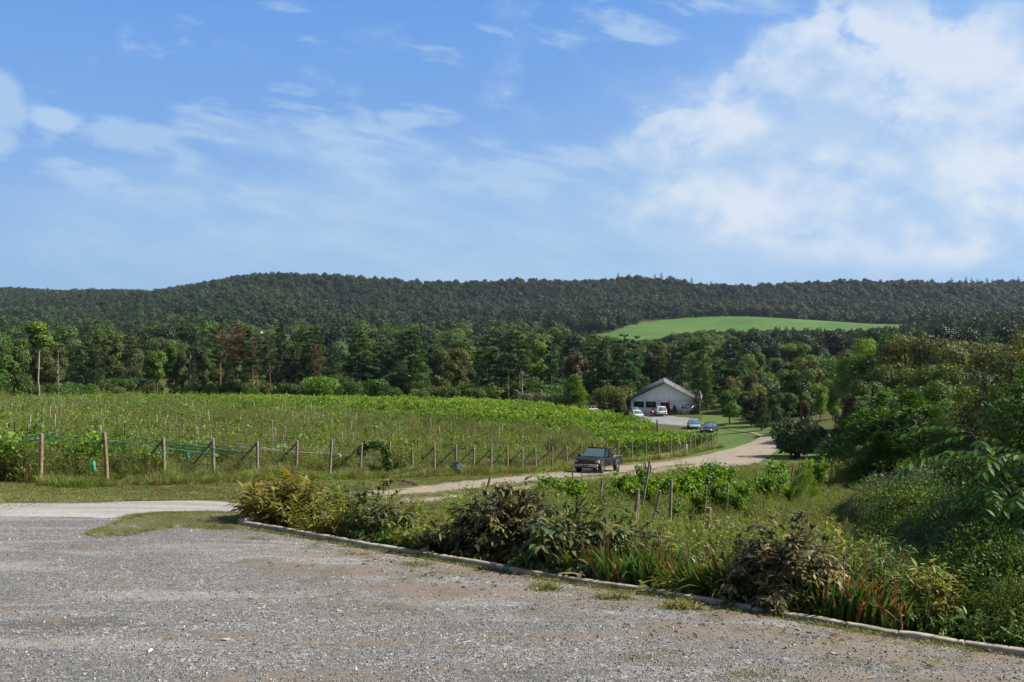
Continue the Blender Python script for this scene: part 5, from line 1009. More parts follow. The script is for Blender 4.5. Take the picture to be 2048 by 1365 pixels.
for px, py, s_ in spots:
    x, y, z = P(px, py, 4)
    for j in range(int(5 + 8 * s_)): pts.append((x + q.normal(0, .12), y + q.normal(0, .08), z + .02)); ss.append(s_ * q.uniform(.6, 1.3))
scatter('yard_tufts', np.array(pts), q.uniform(0, 6.28, len(pts)), np.array(ss), q.integers(0, 3, len(pts)), sp_, label='small tufts of grass growing through the gravel of the yard', cat='grass')
# loose stones of the yard
SM = []
M['stone'] = mat_basic('limestone_chips', (.34, .335, .33), .85, var=.5, scale=30)
M['stone_pale'] = mat_basic('pale_chips', (.60, .58, .54), .85, var=.3, scale=30); M['stone_dark'] = mat_basic('dark_chips', (.15, .15, .155), .85, var=.3, scale=30)
for k in range(6):
    q = np.random.default_rng(140 + k); V_ = rsph(14, q) * q.uniform(.5, 1, (14, 1)) * (1, .75, .5); import bmesh
    bm = bmesh.new(); [bm.verts.new(v) for v in V_]; r_ = bmesh.ops.convex_hull(bm, input=bm.verts); me = bpy.data.meshes.new('chip'); bm.to_mesh(me); bm.free(); me.materials.append(M[('stone', 'stone_pale', 'stone', 'stone_dark', 'stone', 'stone_pale')[k]]); SM.append(bpy.data.objects.new('chip', me))
q = np.random.default_rng(15); n = 34000; y = 7.6 * (24 / 7.6) ** (q.uniform(0, 1, n) ** 1.25); x = q.uniform(-.54, .54, n) * y; lim = 16.05 + (x + 4.38) * (KB[1] - KA[1]) / (KB[0] - KA[0]); lim = np.where(x < -4.4, np.where(x < -9, 24.0, 16.8), lim - .08); k = (y < lim)
x, y = x[k], y[k]; n = len(x); scatter('gravel_stones', np.stack([x, y, zf(x, y) + .03], 1), q.uniform(0, 6.28, n), q.lognormal(-4.45, .36, n), q.choice(6, n, p=[.25, .13, .25, .12, .2, .05]), SM, tilt=(q.uniform(0, 6, n), q.uniform(0, 6, n)), label='loose grey and white stone chips lying on the yard', cat='gravel')
# ------------------------------------------------------------------ winery
def text_part(name, body, size, depth, mat, parent, loc, rot, align='CENTER', font_scale=(1, 1)):
    cu = bpy.data.curves.new(name, 'FONT'); cu.body = body; cu.size = size; cu.extrude = depth; cu.align_x = align; cu.offset = size * .012
    t = bpy.data.objects.new(name, cu); COL.objects.link(t); bpy.context.view_layer.update()
    me = bpy.data.meshes.new_from_object(t.evaluated_get(bpy.context.evaluated_depsgraph_get())); COL.objects.unlink(t); bpy.data.objects.remove(t)
    me.materials.clear(); me.materials.append(mat); o = bpy.data.objects.new(name, me); COL.objects.link(o); o.parent = parent; o.location = loc; o.rotation_euler = rot; o.scale = (font_scale[0], font_scale[1], 1); return o
M['stucco'] = mat_basic('white_stucco', (.84, .86, .88), .85, var=.1, scale=1.2, spec=.2); M['roofing'] = mat_basic('grey_shingles', (.19, .185, .205), .9, var=.2, scale=2.0, spec=.2); M['fascia'] = mat_basic('dark_fascia', (.06, .055, .06), .6)
M['glass_dark'] = mat_basic('dark_glass', (.015, .02, .025), .08, spec=.6); M['door_red'] = mat_basic('red_door', (.30, .02, .03), .5); M['black'] = mat_basic('black_metal', (.015, .015, .017), .5); M['white_paint'] = mat_basic('white_paint', (.75, .75, .74), .5)
M['concrete'] = mat_basic('pale_concrete', (.52, .45, .38), .9, var=.2, scale=1)
bx, by_, bz = at(1327, 180); bz = CZ - (829.5 - CY) / FPX * 180
B = empty('winery_building', (bx, by_, bz), -math.atan2(bx, by_)); D_ = 20.0; WL, WR = -5.85, 5.75; EH = 2.65; RX = 0.15; RH = 5.6
g_ = G(); th = .25
# front wall with openings butted together, no overlaps: strips between openings
ops = [(-5.35, -3.5, 1.18, 2.25), (-3.18, -1.35, 1.18, 2.22), (-.55, 1.12, 0, 2.12)]
xs = [WL] + [v for o_ in ops for v in o_[:2]] + [WR]
def slab(x0, x1, z0, z1): g_.box(((x0 + x1) / 2, th / 2, (z0 + z1) / 2), (x1 - x0, th, z1 - z0))
for a, b in zip(xs[0::2], xs[1::2]): slab(a, b, -.6, EH)
for a, b, c, d in ops: 
    if c > 0: slab(a, b, -.6, c)
    else: slab(a, b, -.6, .0)
    slab(a, b, d, EH)
g_.add([(WL, 0, EH), (WR, 0, EH), (RX, 0, RH), (WL, th, EH), (WR, th, EH), (RX, th, RH)], [[0, 1, 2], [3, 5, 4]])
g_.box((WL + th / 2, D_ / 2 + th, (EH - .6) / 2), (th, D_, EH + .6)); g_.box((WR - th / 2, D_ / 2 + th, (EH - .6) / 2), (th, D_, EH + .6))
g_.add([(WL, D_ + th, -.6), (WR, D_ + th, -.6), (WR, D_ + th, EH), (RX, D_ + th, RH), (WL, D_ + th, EH)], [[0, 2, 1], [0, 3, 2], [0, 4, 3]]); g_.build('wall', M['stucco'], B)
g_ = G(); rt = .22; OH = .75
for sx, we in ((-1, WL), (1, WR)):
    ex = we + sx * .55; sl_ = (RH - EH) / abs(we - RX); ez = EH - .55 * sl_
    for y0, y1, in ((-OH, D_ + .6),):
        a = [(ex, y0, ez), (RX, y0, RH + .02), (RX, y1, RH + .02), (ex, y1, ez)]; b = [(p[0], p[1], p[2] + rt) for p in a]
        F = [(4, 5, 6, 7) if sx < 0 else (7, 6, 5, 4), (0, 3, 2, 1), (0, 1, 5, 4), (2, 3, 7, 6), (0, 4, 7, 3)]; g_.add(a + b, F)
rf = g_.build('roof', M['roofing'], B)
g_ = G()
for sx, we in ((-1, WL), (1, WR)):
    ex = we + sx * .57; sl_ = (RH - EH) / abs(we - RX); ez = EH - .57 * sl_; y0 = -OH - .03
    a = [(ex, y0, ez - .06), (RX, y0, RH - .05), (RX, y0, RH + .16), (ex, y0, ez + .15)]; b = [(p[0], y0 + .028, p[2]) for p in a]
    g_.add(a + b, [(0, 1, 2, 3), (4, 7, 6, 5), (0, 3, 7, 4), (0, 4, 5, 1), (3, 2, 6, 7)])
g_.build('fascia', M['fascia'], rf)
g_ = G()
for u, h_ in ((2.05, .5), (4.1, .42)): g_.tube([(u, 1.6, RH - (u - RX) * .62 + .1), (u, 1.6, RH - (u - RX) * .62 + .62 + h_ * .3)], .06, 8, .5)
g_.build('vent_pipe', M['black'], rf)
for a, b, c, d in ops[:2]:
    g_ = G(); f = .07
    for q in (((a + b) / 2, c + f / 2, b - a, f), ((a + b) / 2, d - f / 2, b - a, f), (a + f / 2, (c + d) / 2, f, d - c - 2 * f), (b - f / 2, (c + d) / 2, f, d - c - 2 * f)): g_.box((q[0], .10, q[1]), (q[2] - .004, .1, q[3] - .004))
    w_ = g_.build('window', M['black'], B); g2 = G(); g2.box(((a + b) / 2, .13, (c + d) / 2), (b - a - 2 * f, .02, d - c - 2 * f)); g2.build('pane', M['glass_dark'], w_); g3 = G(); g3.box(((a + b) / 2, -.03, c - .05), (b - a + .12, .1, .06)); g3.build('sill', M['white_paint'], w_)
a, b, c, d = ops[2]
g_ = G(); g_.box((a + .05, .1, 1.06), (.1, .16, 2.1)); g_.box((b - .05, .1, 1.06), (.1, .16, 2.1)); g_.box(((a + b) / 2, .1, 2.06), (b - a - .2, .16, .1)); dr = g_.build('door_frame', M['door_red'], B)
for x0, x1 in ((a + .1, (a + b) / 2 - .01), ((a + b) / 2 + .01, b - .1)):
    g_ = G(); w2 = x1 - x0; g_.box(((x0 + x1) / 2, .13, .45), (w2, .05, .9)); g_.box((x0 + .07, .13, 1.45), (.14, .05, 1.1)); g_.box((x1 - .07, .13, 1.45), (.14, .05, 1.1)); g_.box(((x0 + x1) / 2, .13, 1.94), (w2 - .28, .05, .12)); l = g_.build('door', M['door_red'], B)
    g2 = G(); g2.box(((x0 + x1) / 2, .135, 1.39), (w2 - .28, .02, .98)); g2.build('pane', M['glass_dark'], l); g3 = G(); g3.box((x1 - .06 if x0 < .1 else x0 + .06, .08, 1.0), (.03, .05, .25)); g3.build('handle', M['steel'], l)
for u in (-.95, 1.5): g_ = G(); g_.box((u, -.07, 1.85), (.22, .13, .12), bev=.02); g_.build('wall_lamp', M['black'], B)
g_ = G(); g_.box((.25, -.06, 2.9), (.16, .1, .1), bev=.02); g_.build('alarm_box', M['steel'], B)
for i, ch in enumerate('BCV'):
    text_part('letter', ch, 1.14, .03, M['black'], B, (3.5 + i * .68, -.04, 1.08), (rad(90), 0, 0), font_scale=(.86, 1))
tag(B, 'white stucco winery with shallow grey gable roof, red double door and black letters BCV', 'building')
def loc_b(u, v): c, s_ = math.cos(B.rotation_euler.z), math.sin(B.rotation_euler.z); return bx + u * c - v * s_, by_ + u * s_ + v * c
# planting by the front
for u, v, ht, kind, lm, nm, lab, wd in [(1.95, -1.0, 1.9, 'cedar', 'cedar', 'cypress_shrub', 'small conical evergreen right of the red door', 1.0), (3.0, -1.1, .7, 'bush', 'brown', 'shrub', 'twiggy reddish shrub under the black letters', .5), (4.2, -1.2, .75, 'bush', 'oak', 'shrub', 'dark rounded shrub under the letter V', .8), (5.1, -1.4, 1.0, 'bush', 'oak', 'shrub', 'dark low shrub at the right corner of the winery', .9), (2.6, -1.9, .6, 'bush', 'bright', 'shrub', 'low yellow-green shrub in front of the conical evergreen', 1.3), (3.9, -2.2, .6, 'bush', 'shrub', 'shrub', 'low green shrub at the edge of the parking lot', 1.5), (5.6, -2.0, .7, 'bush', 'olive', 'shrub', 'low olive shrub beside the flag pole', 1.1), (1.35, -1.2, 1.3, 'bush', 'brown', 'shrub', 'brownish climbing shrub touching the red door frame', .35)]:
    x, y = loc_b(u, v); ht0, vs, l0, bk = TR[kind]; cm, tm = vs[0]; s_ = ht / ht0; e = empty(nm, (x, y, bz - .05), rng.uniform(0, 6)); e.scale = (s_ * wd, s_ * wd, s_)
    for n_, me in (('crown', cm), ('trunk', tm)):
        o = bpy.data.objects.new(n_, me); COL.objects.link(o); o.parent = e
        if n_ == 'crown' and lm != l0: o.material_slots[0].link = 'OBJECT'; o.material_slots[0].material = LEAFM[lm]
    tag(e, lab, 'shrub')
# flag pole
x, y = loc_b(6.35, -3.0); z = float(zf(x, y)); g_ = G(); g_.tube([(0, 0, 0), (0, 0, 4.3)], .045, 8, .5); fl = empty('flag_pole', (x, y, z)); g_.build('pole', M['steel'], fl, smooth=True)
g_ = G(); k = 12; uu = np.linspace(0, 1, k); top = np.stack([.05 + uu * .35 + 0 * uu, .12 * np.sin(uu * 7), 4.2 - uu * .75], 1); bot = top - np.stack([.12 * uu, 0 * uu, .75 + .25 * np.sin(uu * 3)], 1); V_ = np.concatenate([top, bot]); V2 = V_ + (0, .012, 0); i = np.arange(k - 1)
g_.add(np.concatenate([V_, V2]), np.concatenate([np.stack([i, i + 1, i + k + 1, i + k], 1), np.stack([i + 2 * k, i + 3 * k, i + 3 * k + 1, i + 2 * k + 1], 1)])); g_.build('flag', M['white_paint'], fl, smooth=True); tag(fl, 'flag pole with drooping white flag at the right corner of the winery', 'flag pole')
g_ = G(); g_.box((0, 0, .1), (5.2, 3.0, .5), bev=.03); x, y, z = at(1188, 184); z = CZ - (822 - CY) / FPX * 184; o = g_.build('concrete_terrace', M['concrete'], loc=(x, y, z)); tag(o, 'pale concrete terrace between the cypress and the winery', 'terrace')
g_ = G()
for u in np.arange(-2.4, 2.5, .6): g_.box((u, -1.4, .62), (.07, .07, .55))
g_.box((0, -1.4, .93), (5.0, .09, .06)); tag(g_.build('railing', M['white_paint'], loc=(x, y, z)), 'white railing along the front of the pale terrace', 'railing')

# ------------------------------------------------------------------ vehicles
def paint(name, col, rough=.25): return mat_basic(name, col, rough, spec=.5, coat=.15, metal=.0)
M['tyre'] = mat_basic('tyre_rubber', (.02, .02, .02), .9); M['rim'] = mat_basic('wheel_rim', (.5, .5, .5), .35, metal=.7); M['lamp'] = mat_basic('lamp_glass', (.62, .64, .66), .15); M['amber'] = mat_basic('amber_lens', (.75, .17, .03), .3); M['red_lens'] = mat_basic('red_lens', (.45, .02, .02), .3)
M['chrome'] = mat_basic('chrome_bumper', (.30, .31, .32), .4, metal=.5); M['plate'] = mat_basic('number_plate', (.55, .55, .52), .5); M['screen'] = mat_basic('windscreen', (.10, .17, .17), .06, spec=.8)
def wheel(parent, x, y, r, w_, face):
    g_ = G(); th_ = np.linspace(0, 2 * np.pi, 25)[:-1]; prof = [(r * .62, -w_ / 2), (r * .93, -w_ / 2), (r, -w_ * .32), (r, w_ * .32), (r * .93, w_ / 2), (r * .62, w_ / 2)]
    V_ = np.array([(x + 0 + px_ * 0 + rr * math.cos(t), y + pw, r + rr * math.sin(t)) for rr, pw in prof for t in th_ for px_ in (0,)]); n = 24; F = [(j * n + i, j * n + (i + 1) % n, (j + 1) * n + (i + 1) % n, (j + 1) * n + i) for j in range(5) for i in range(n)]
    g_.add(V_, F); wh = g_.build('wheel', M['tyre'], parent, smooth=True); g2 = G(); f = y + face * w_ * .38
    g2.add([(x + r * .63 * math.cos(t), f, r + r * .63 * math.sin(t)) for t in th_] + [(x, f + face * .03, r)], [(i, (i + 1) % 24, 24) for i in range(24)])
    g2.build('rim', M['rim'], wh)
    g3 = G()
    for k in range(5):
        t = k * 1.2566; g3.box((x + r * .38 * math.cos(t), f + face * .02, r + r * .38 * math.sin(t)), (.09, .03, .09), bev=.01)
    g3.build('rim_holes', M['black'], wh)
def loft(g_, st, v=.5):
    """stations along x: (x, [(y, z), ...] half outline from bottom centre to top centre) mirrored"""
    rings = []
    for x, h in st: h = [np.array(p) for p in h]; ring = [(x, p[0], p[1]) for p in h] + [(x, -p[0], p[1]) for p in h[::-1]]; rings.append(ring)
    n = len(rings[0]); V_ = np.array(rings).reshape(-1, 3); F = [(j * n + i, j * n + (i + 1) % n, (j + 1) * n + (i + 1) % n, (j + 1) * n + i) for j in range(len(st) - 1) for i in range(n)]
    g_.add(V_, F, v)
    for j, rev in ((0, False), (len(st) - 1, True)):
        c = V_[j * n:(j + 1) * n]; m = c.mean(0); g_.add(np.vstack([c, [m]]), [((i + 1) % n, i, n) if rev else (i, (i + 1) % n, n) for i in range(n)], v)
def sedan(name, loc, heading, col, L=4.6, W=1.8, H=1.42, suv=False):
    """+x is the nose"""
    e = empty(name, loc, heading); pm = paint(name + '_paint', col); zb = .22 if not suv else .3; belt = H * (.60 if not suv else .58); hw = W / 2
    def ring(x, wf, zt, zl=zb): return (x, [(hw * wf * .75, zl), (hw * wf * .97, zl + .08), (hw * wf, (zl + zt) * .5), (hw * wf * .95, zt - .06), (hw * wf * .80, zt)])
    nose = L / 2; hood = belt - .10
    st = [ring(-nose, .80, belt - .18, zb + .15), ring(-nose + .12, .93, belt - .02), ring(-nose + .6, 1, belt), ring(-.3, 1, belt), ring(.7, 1, belt - .02), ring(1.1, 1, hood), ring(nose - .5, .98, hood - .10), ring(nose - .12, .92, hood - .20), ring(nose, .80, hood - .30, zb + .12)]
    g_ = G(); loft(g_, st); body = g_.build('body', pm, e, smooth=True); body.data.polygons.foreach_set('use_smooth', [True] * len(body.data.polygons))
    # cabin: glass band, roof
    rear = -nose + (.15 if suv else .75); fr = 1.15; rt = H - .03
    gl = G(); lo = [(rear, hw * .86), (rear + .45, hw * .90), (.6, hw * .90), (fr, hw * .84)]; hi = [(rear + (.35 if suv else .75), hw * .66), (rear + (.6 if suv else 1.1), hw * .70), (.1, hw * .70), (.25, hw * .66)]
    V_ = [(x, s * y, belt - .03) for s in (1, -1) for x, y in lo] + [(x, s * y, rt) for s in (1, -1) for x, y in hi]; 
    F = [(i, i + 1, i + 9, i + 8) for i in range(3)] + [(i + 5, i + 4, i + 12, i + 13) for i in range(3)] + [(3, 7, 15, 11), (4, 0, 8, 12), (8, 9, 13, 12), (9, 10, 14, 13), (10, 11, 15, 14)]
    gl.add(V_, F); gl.build('windows', M['screen'], e)
    gr = G(); q = hi; a = [(x + (.04 if i > 1 else -.04), s * (y + .03), rt - .03) for s in (1, -1) for i, (x, y) in enumerate(q)]; b = [(x * .96, s * y * .93, rt + .035) for s in (1, -1) for x, y in q]
    gr.add(a + b, [(8, 9, 13, 12), (9, 10, 14, 13), (10, 11, 15, 14), (0, 1, 9, 8), (1, 2, 10, 9), (2, 3, 11, 10), (3, 7, 15, 11), (7, 6, 14, 15), (6, 5, 13, 14), (5, 4, 12, 13), (4, 0, 8, 12)]); 
    for s in (1, -1):
        for (x0, y0), (x1, y1) in ((lo[0], hi[0]), (lo[3], hi[3]), ((-.25, hw * .91), (-.25, hw * .71))): gr.tube([(x0, s * y0, belt - .03), (x1, s * (y1 + .01), rt)], .045, 6)
    gr.build('roof', pm, e)
    for s in (1, -1):
        g_ = G(); g_.box((nose - .14, s * hw * .64, hood - .26), (.22, hw * .42, .13), bev=.03); g_.build('headlight', M['lamp'], e)
        g_ = G(); g_.box((-nose + .08, s * hw * .72, belt - .22), (.16, hw * .34, .16 if not suv else .2), bev=.03); g_.build('tail_light', M['red_lens'], e)
        g_ = G(); g_.box((.85, s * (hw + .1), belt + .06), (.12, .2, .13), bev=.03); g_.build('mirror', pm, e)
        for x in (nose - .85, -nose + .9): wheel(e, x, s * (hw - .09), .33 if not suv else .36, .22, s)
    g_ = G(); g_.box((nose - .02, 0, hood - .36), (.08, hw * .9, .12), bev=.02); g_.box((nose - .0, 0, zb + .12), (.10, hw * 1.2, .14), bev=.02); g_.build('grille', M['black'], e)
    g_ = G(); g_.box((-nose - .01, 0, belt - .38), (.03, .42, .13)); g_.build('number_plate', M['plate'], e); g_ = G(); g_.box((-nose + .06, 0, zb + .08), (.16, W * .8, .18), bev=.03); g_.build('bumper', M['black'], e)
    return e
def car_at(px, py, dmin=100): return P(px, py, dmin)
x, y, z = car_at(1393, 860.5); tag(sedan('parked_car', (x, y + 2.2, float(zf(x, y + 2.2)) + .02), rad(-88 - 8), (.20, .34, .44), 4.5, 1.78, 1.42), 'pale blue sedan parked on the lawn edge facing the track', 'car', 'parked cars')
x, y, z = car_at(1425, 867); tag(sedan('parked_car', (x, y + 2.2, float(zf(x, y + 2.2)) + .02), rad(-90 - 24), (.035, .05, .07), 4.7, 1.82, 1.42), 'dark blue sedan parked next to the pale blue one', 'car', 'parked cars')
x, y, z = car_at(1327, 834.5); tag(sedan('parked_suv', (x - .1, y + 2.2, float(zf(x, y + 2)) + .05), rad(86), (.78, .78, .78), 4.5, 1.84, 1.66, True), 'white sport utility car parked in front of the red door', 'car', 'parked cars')
x, y, z = at(1269, 176); z = CZ - (832 - CY) / FPX * 176; tag(sedan('parked_car', (x, y + .6, z), rad(100), (.06, .13, .27), 4.5, 1.78, 1.45), 'blue car parked under the first dark window of the winery', 'car', 'parked cars')
x, y, z = at(1274, 168); z = float(zf(x, y)) + .03; tag(sedan('parked_car', (x, y + 1.0, z), rad(96), (.72, .72, .72), 4.5, 1.78, 1.42), 'white car half hidden behind the vine row in front of the blue car', 'car', 'parked cars')
# flatbed trailer with dark rail
x, y = loc_b(-1.0, -2.0); e = empty('utility_trailer', (x, y, bz), B.rotation_euler.z); g_ = G(); g_.box((0, 0, 1.0), (2.2, .12, .12), bev=.01); g_.box((0, 1.1, 1.0), (2.2, .12, .12), bev=.01); g_.build('rail', M['black'], e); g_ = G(); g_.box((.1, .5, .45), (1.9, 1.1, .12)); g_.box((.1, .5, .7), (1.8, .05, .5)); g_.build('bed', M['steel'], e)
lump_ = lump('fender', 0, 0, 0, .45, .35, .62, mat_basic('orange_red_paint', (.42, .09, .05), .4), 2, .03); lump_.parent = e; lump_.location = (-1.05, -.1, .28); g_ = G(); g_.tube([(-1.05, -.1, .0), (-1.05, -.1, .3)], .09, 6); g_.build('support', M['white_paint'], e); tag(e, 'low trailer with dark rail and orange-red rounded end beside the white car', 'trailer')

# pickup truck ------------------------------------------------
tx, ty_, tz = P(1172, 948, 50); fx, fy = tx, ty_
HD = math.atan2(-.91, -.42); pk = empty('pickup_truck', (0, 0, 0), HD); pm = mat_basic('dark_green_black_paint', (.005, .009, .011), .5, spec=.3); L = 5.3; W = 1.98; hw = W / 2; n_ = L / 2
ctr = np.array([fx, fy]) - np.array([math.cos(HD), math.sin(HD)]) * (n_ - .1); zc = float(zf(*ctr)); za = float(zf(*(ctr + np.array([math.cos(HD), math.sin(HD)]) * 1.6))); zb_ = float(zf(*(ctr - np.array([math.cos(HD), math.sin(HD)]) * 1.6)))
pk.location = (ctr[0], ctr[1], (za + zb_) / 2 + .03); pk.rotation_euler = (0, -math.atan2(za - zb_, 3.2), HD)
def rg(x, wf, zt, zl=.48, sh=.06): return (x, [(hw * wf * .8, zl), (hw * wf, zl + .06), (hw * wf * 1.01, (zl + zt) * .5), (hw * wf * .985, zt - sh), (hw * wf * .90, zt)])
g_ = G(); loft(g_, [rg(-.52, 1, 1.14), rg(.62, 1, 1.14), rg(.90, 1, 1.14), rg(1.05, .99, 1.13, .48, .09), rg(1.6, .98, 1.10, .62, .09), rg(2.2, .965, 1.04, .62, .10), rg(2.50, .93, .98, .6, .10), rg(2.56, .90, .92, .62)]); g_.build('body', pm, pk, smooth=True)
# load bed
g_ = G()
for s in (1, -1): g_.box((-1.6, s * (hw - .05), .83), (2.14, .1, .66), bev=.03)
g_.box((-2.62, 0, .83), (.08, W - .02, .66), bev=.02); g_.box((-1.6, 0, .55), (2.1, W - .22, .08)); g_.box((-.57, 0, .83), (.06, W - .22, .62)); g_.build('load_bed', pm, pk)
g_ = G()
for s in (1, -1): g_.box((-1.6, s * (hw - .05), 1.175), (2.12, .09, .025))
g_.build('bed_rail', M['chrome'], pk)
# cab glass + roof
rt = 1.76; lo = [(-.50, hw * .93), (.0, hw * .95), (.55, hw * .95), (.98, hw * .90)]; hi = [(-.42, hw * .76), (-.1, hw * .80), (.20, hw * .80), (.36, hw * .76)]; belt = 1.16
gl = G(); V_ = [(x, s * y, belt) for s in (1, -1) for x, y in lo] + [(x, s * y, rt) for s in (1, -1) for x, y in hi]; gl.add(V_, [(i, i + 1, i + 9, i + 8) for i in range(3)] + [(i + 5, i + 4, i + 12, i + 13) for i in range(3)] + [(4, 0, 8, 12)]); gl.build('side_windows', M['glass_dark'], pk)
gl = G(); gl.add([V_[3], V_[7], V_[15], V_[11]], [(0, 1, 2, 3)]); gl.build('windscreen', M['screen'], pk)
gr = G(); a = [(x + (.03 if i > 1 else -.03), s * (y + .03), rt - .02) for s in (1, -1) for i, (x, y) in enumerate(hi)]; b = [(x * .95, s * y * .9, rt + .07) for s in (1, -1) for x, y in hi]
gr.add(a + b, [(8, 9, 13, 12), (9, 10, 14, 13), (10, 11, 15, 14), (0, 1, 9, 8), (1, 2, 10, 9), (2, 3, 11, 10), (3, 7, 15, 11), (7, 6, 14, 15), (6, 5, 13, 14), (5, 4, 12, 13), (4, 0, 8, 12)])
for s in (1, -1):
    for (x0, y0), (x1, y1) in ((lo[0], hi[0]), (lo[3], hi[3])): gr.tube([(x0, s * y0, belt - .02), (x1, s * (y1 + .01), rt)], .05, 6)
gr.build('cab_roof', pm, pk)
g_ = G(); g_.box((.30, 0, rt + .085), (.04, .9, .025)); g_.build('roof_lamps', M['amber'], pk)
for s in (1, -1):
    g_ = G(); g_.box((2.50, s * hw * .80, .84), (.13, .34, .20), bev=.03); hl = g_.build('headlight', M.setdefault('lamp_dim', mat_basic('dusty_lamp', (.30, .31, .32), .3)), pk); g_ = G(); g_.box((2.42, s * (hw * .93), .82), (.20, .10, .24), bev=.03); g_.build('turn_signal', M['amber'], pk)
    g_ = G(); g_.box((.93, s * (hw + .17), 1.20), (.10, .22, .20), bev=.03); g_.box((.93, s * (hw + .03), 1.15), (.06, .14, .05)); g_.build('mirror', M['black'], pk)
    g_ = G(); g_.box((.14, s * (hw + .003), .82), (1.02, .012, .56), bev=.004); d_ = g_.build('door', pm, pk); g_ = G(); g_.box((-.22, s * (hw + .025), 1.02), (.18, .03, .04)); g_.build('handle', M['black'], d_)
    for x in (1.72, -1.62):
        wheel(pk, x, s * (hw - .12), .40, .27, s); g_ = G(); th_ = np.linspace(.15, np.pi - .15, 14); g_.tube([(x + .50 * math.cos(t), s * (hw - .02), .40 + .47 * math.sin(t)) for t in th_], .055, 6); g_.build('wheel_arch', M['black'] if x > 0 else mat_basic('dusty_arch', (.10, .10, .095), .7), pk, smooth=True)
g_ = G(); g_.box((2.555, 0, .82), (.06, 1.14, .30), bev=.03); gri = g_.build('grille', M['black'], pk)
for k in (-1, 1): g_ = G(); g_.box((2.575, 0, .82 + k * .15), (.04, 1.2, .012)); g_.build('grille_bar', M['chrome'], gri)
text_part('emblem', 'GMC', .17, .01, mat_basic('red_emblem', (.45, .03, .03), .4), gri, (2.592, 0, .75), (rad(90), 0, rad(90)), font_scale=(1.25, 1))
g_ = G(); g_.box((2.66, 0, .56), (.16, W * .96, .20), bev=.04); bp_ = g_.build('bumper', M['chrome'], pk); g_ = G(); g_.box((2.745, 0, .57), (.02, .55, .07)); g_.box((2.6, 0, .40), (.12, W * .86, .12), bev=.03); g_.build('bumper_trim', M['black'], bp_)
for k in (-.28, .0, .28): g_ = G(); g_.box((2.755, k, .64), (.02, .12, .045), bev=.008); g_.build('bracket', M['white_paint'], bp_)
tag(pk, 'dark single-cab pickup truck with silver bumper driving up the dirt track', 'truck')

# ------------------------------------------------------------------ person bending among the vines at the left edge
def person(name, loc, rz, joints, radii, edges):
    e = empty(name, loc, rz); me = bpy.data.meshes.new('body'); me.from_pydata(joints, edges, []); o = bpy.data.objects.new('body', me); COL.objects.link(o); o.parent = e
    sk = o.modifiers.new('skin', 'SKIN'); sk.use_smooth_shade = True
    for v, r in zip(me.skin_vertices[0].data, radii): v.radius = (r, r)
    me.skin_vertices[0].data[0].use_root = True; ss = o.modifiers.new('sub', 'SUBSURF'); ss.levels = ss.render_levels = 2; return e, o
J = [(0, 0, .92), (.22, 0, 1.12), (.42, 0, 1.30), (.50, 0, 1.36), (.60, 0, 1.42), (.70, 0, 1.43), (.40, .19, 1.28), (.52, .24, 1.02), (.72, .22, .88), (.80, .21, .84), (.40, -.19, 1.28), (.50, -.24, 1.0), (.72, -.2, .92), (.8, -.19, .9), (-.02, .1, .86), (.03, .12, .48), (-.04, .12, .09), (.10, .13, .04), (-.02, -.1, .86), (.0, -.12, .48), (-.10, -.12, .09), (.04, -.13, .04)]
Rr = [.15, .15, .17, .07, .095, .10, .075, .05, .038, .03, .075, .05, .038, .03, .10, .07, .05, .04, .10, .07, .05, .04]
Ed = [(0, 1), (1, 2), (2, 3), (3, 4), (4, 5), (2, 6), (6, 7), (7, 8), (8, 9), (2, 10), (10, 11), (11, 12), (12, 13), (0, 14), (14, 15), (15, 16), (16, 17), (0, 18), (18, 19), (19, 20), (20, 21)]
x, y, z = at(9, 148); pe, bo = person('person', (x, y, z), rad(185), J, Rr, Ed); pe.scale = (1.12,) * 3
M['blue_cloth'] = mat_basic('blue_cloth', (.03, .13, .35), .8); M['teal_cloth'] = mat_basic('teal_shirt', (.03, .11, .13), .8); M['skin'] = mat_basic('skin', (.30, .17, .11), .6); M['hair'] = mat_basic('dark_hair', (.02, .015, .012), .8)
bo.data.materials.append(M['skin'])
def pskin(nm, ids, grow, mat):
    me = bpy.data.meshes.new(nm); mp_ = {j: k for k, j in enumerate(ids)}; me.from_pydata([J[j] for j in ids], [(mp_[a], mp_[b]) for a, b in Ed if a in mp_ and b in mp_], []); o = bpy.data.objects.new(nm, me); COL.objects.link(o); o.parent = pe
    o.modifiers.new('skin', 'SKIN').use_smooth_shade = True
    for v, j in zip(me.skin_vertices[0].data, ids): v.radius = (Rr[j] * grow,) * 2
    me.skin_vertices[0].data[0].use_root = True; s_ = o.modifiers.new('sub', 'SUBSURF'); s_.levels = s_.render_levels = 2; me.materials.append(mat)
pskin('shirt', [0, 1, 2, 6, 7, 10, 11], 1.13, M['teal_cloth']); pskin('trousers', [0, 14, 15, 16, 18, 19, 20], 1.16, M['blue_cloth'])
h_ = lump('hair', 0, 0, 0, .12, .115, .13, M['hair'], 3, .04); h_.parent = pe; h_.location = (.645, 0, 1.45)
tag(pe, 'person in teal shirt and blue trousers bending among the vines', 'person')

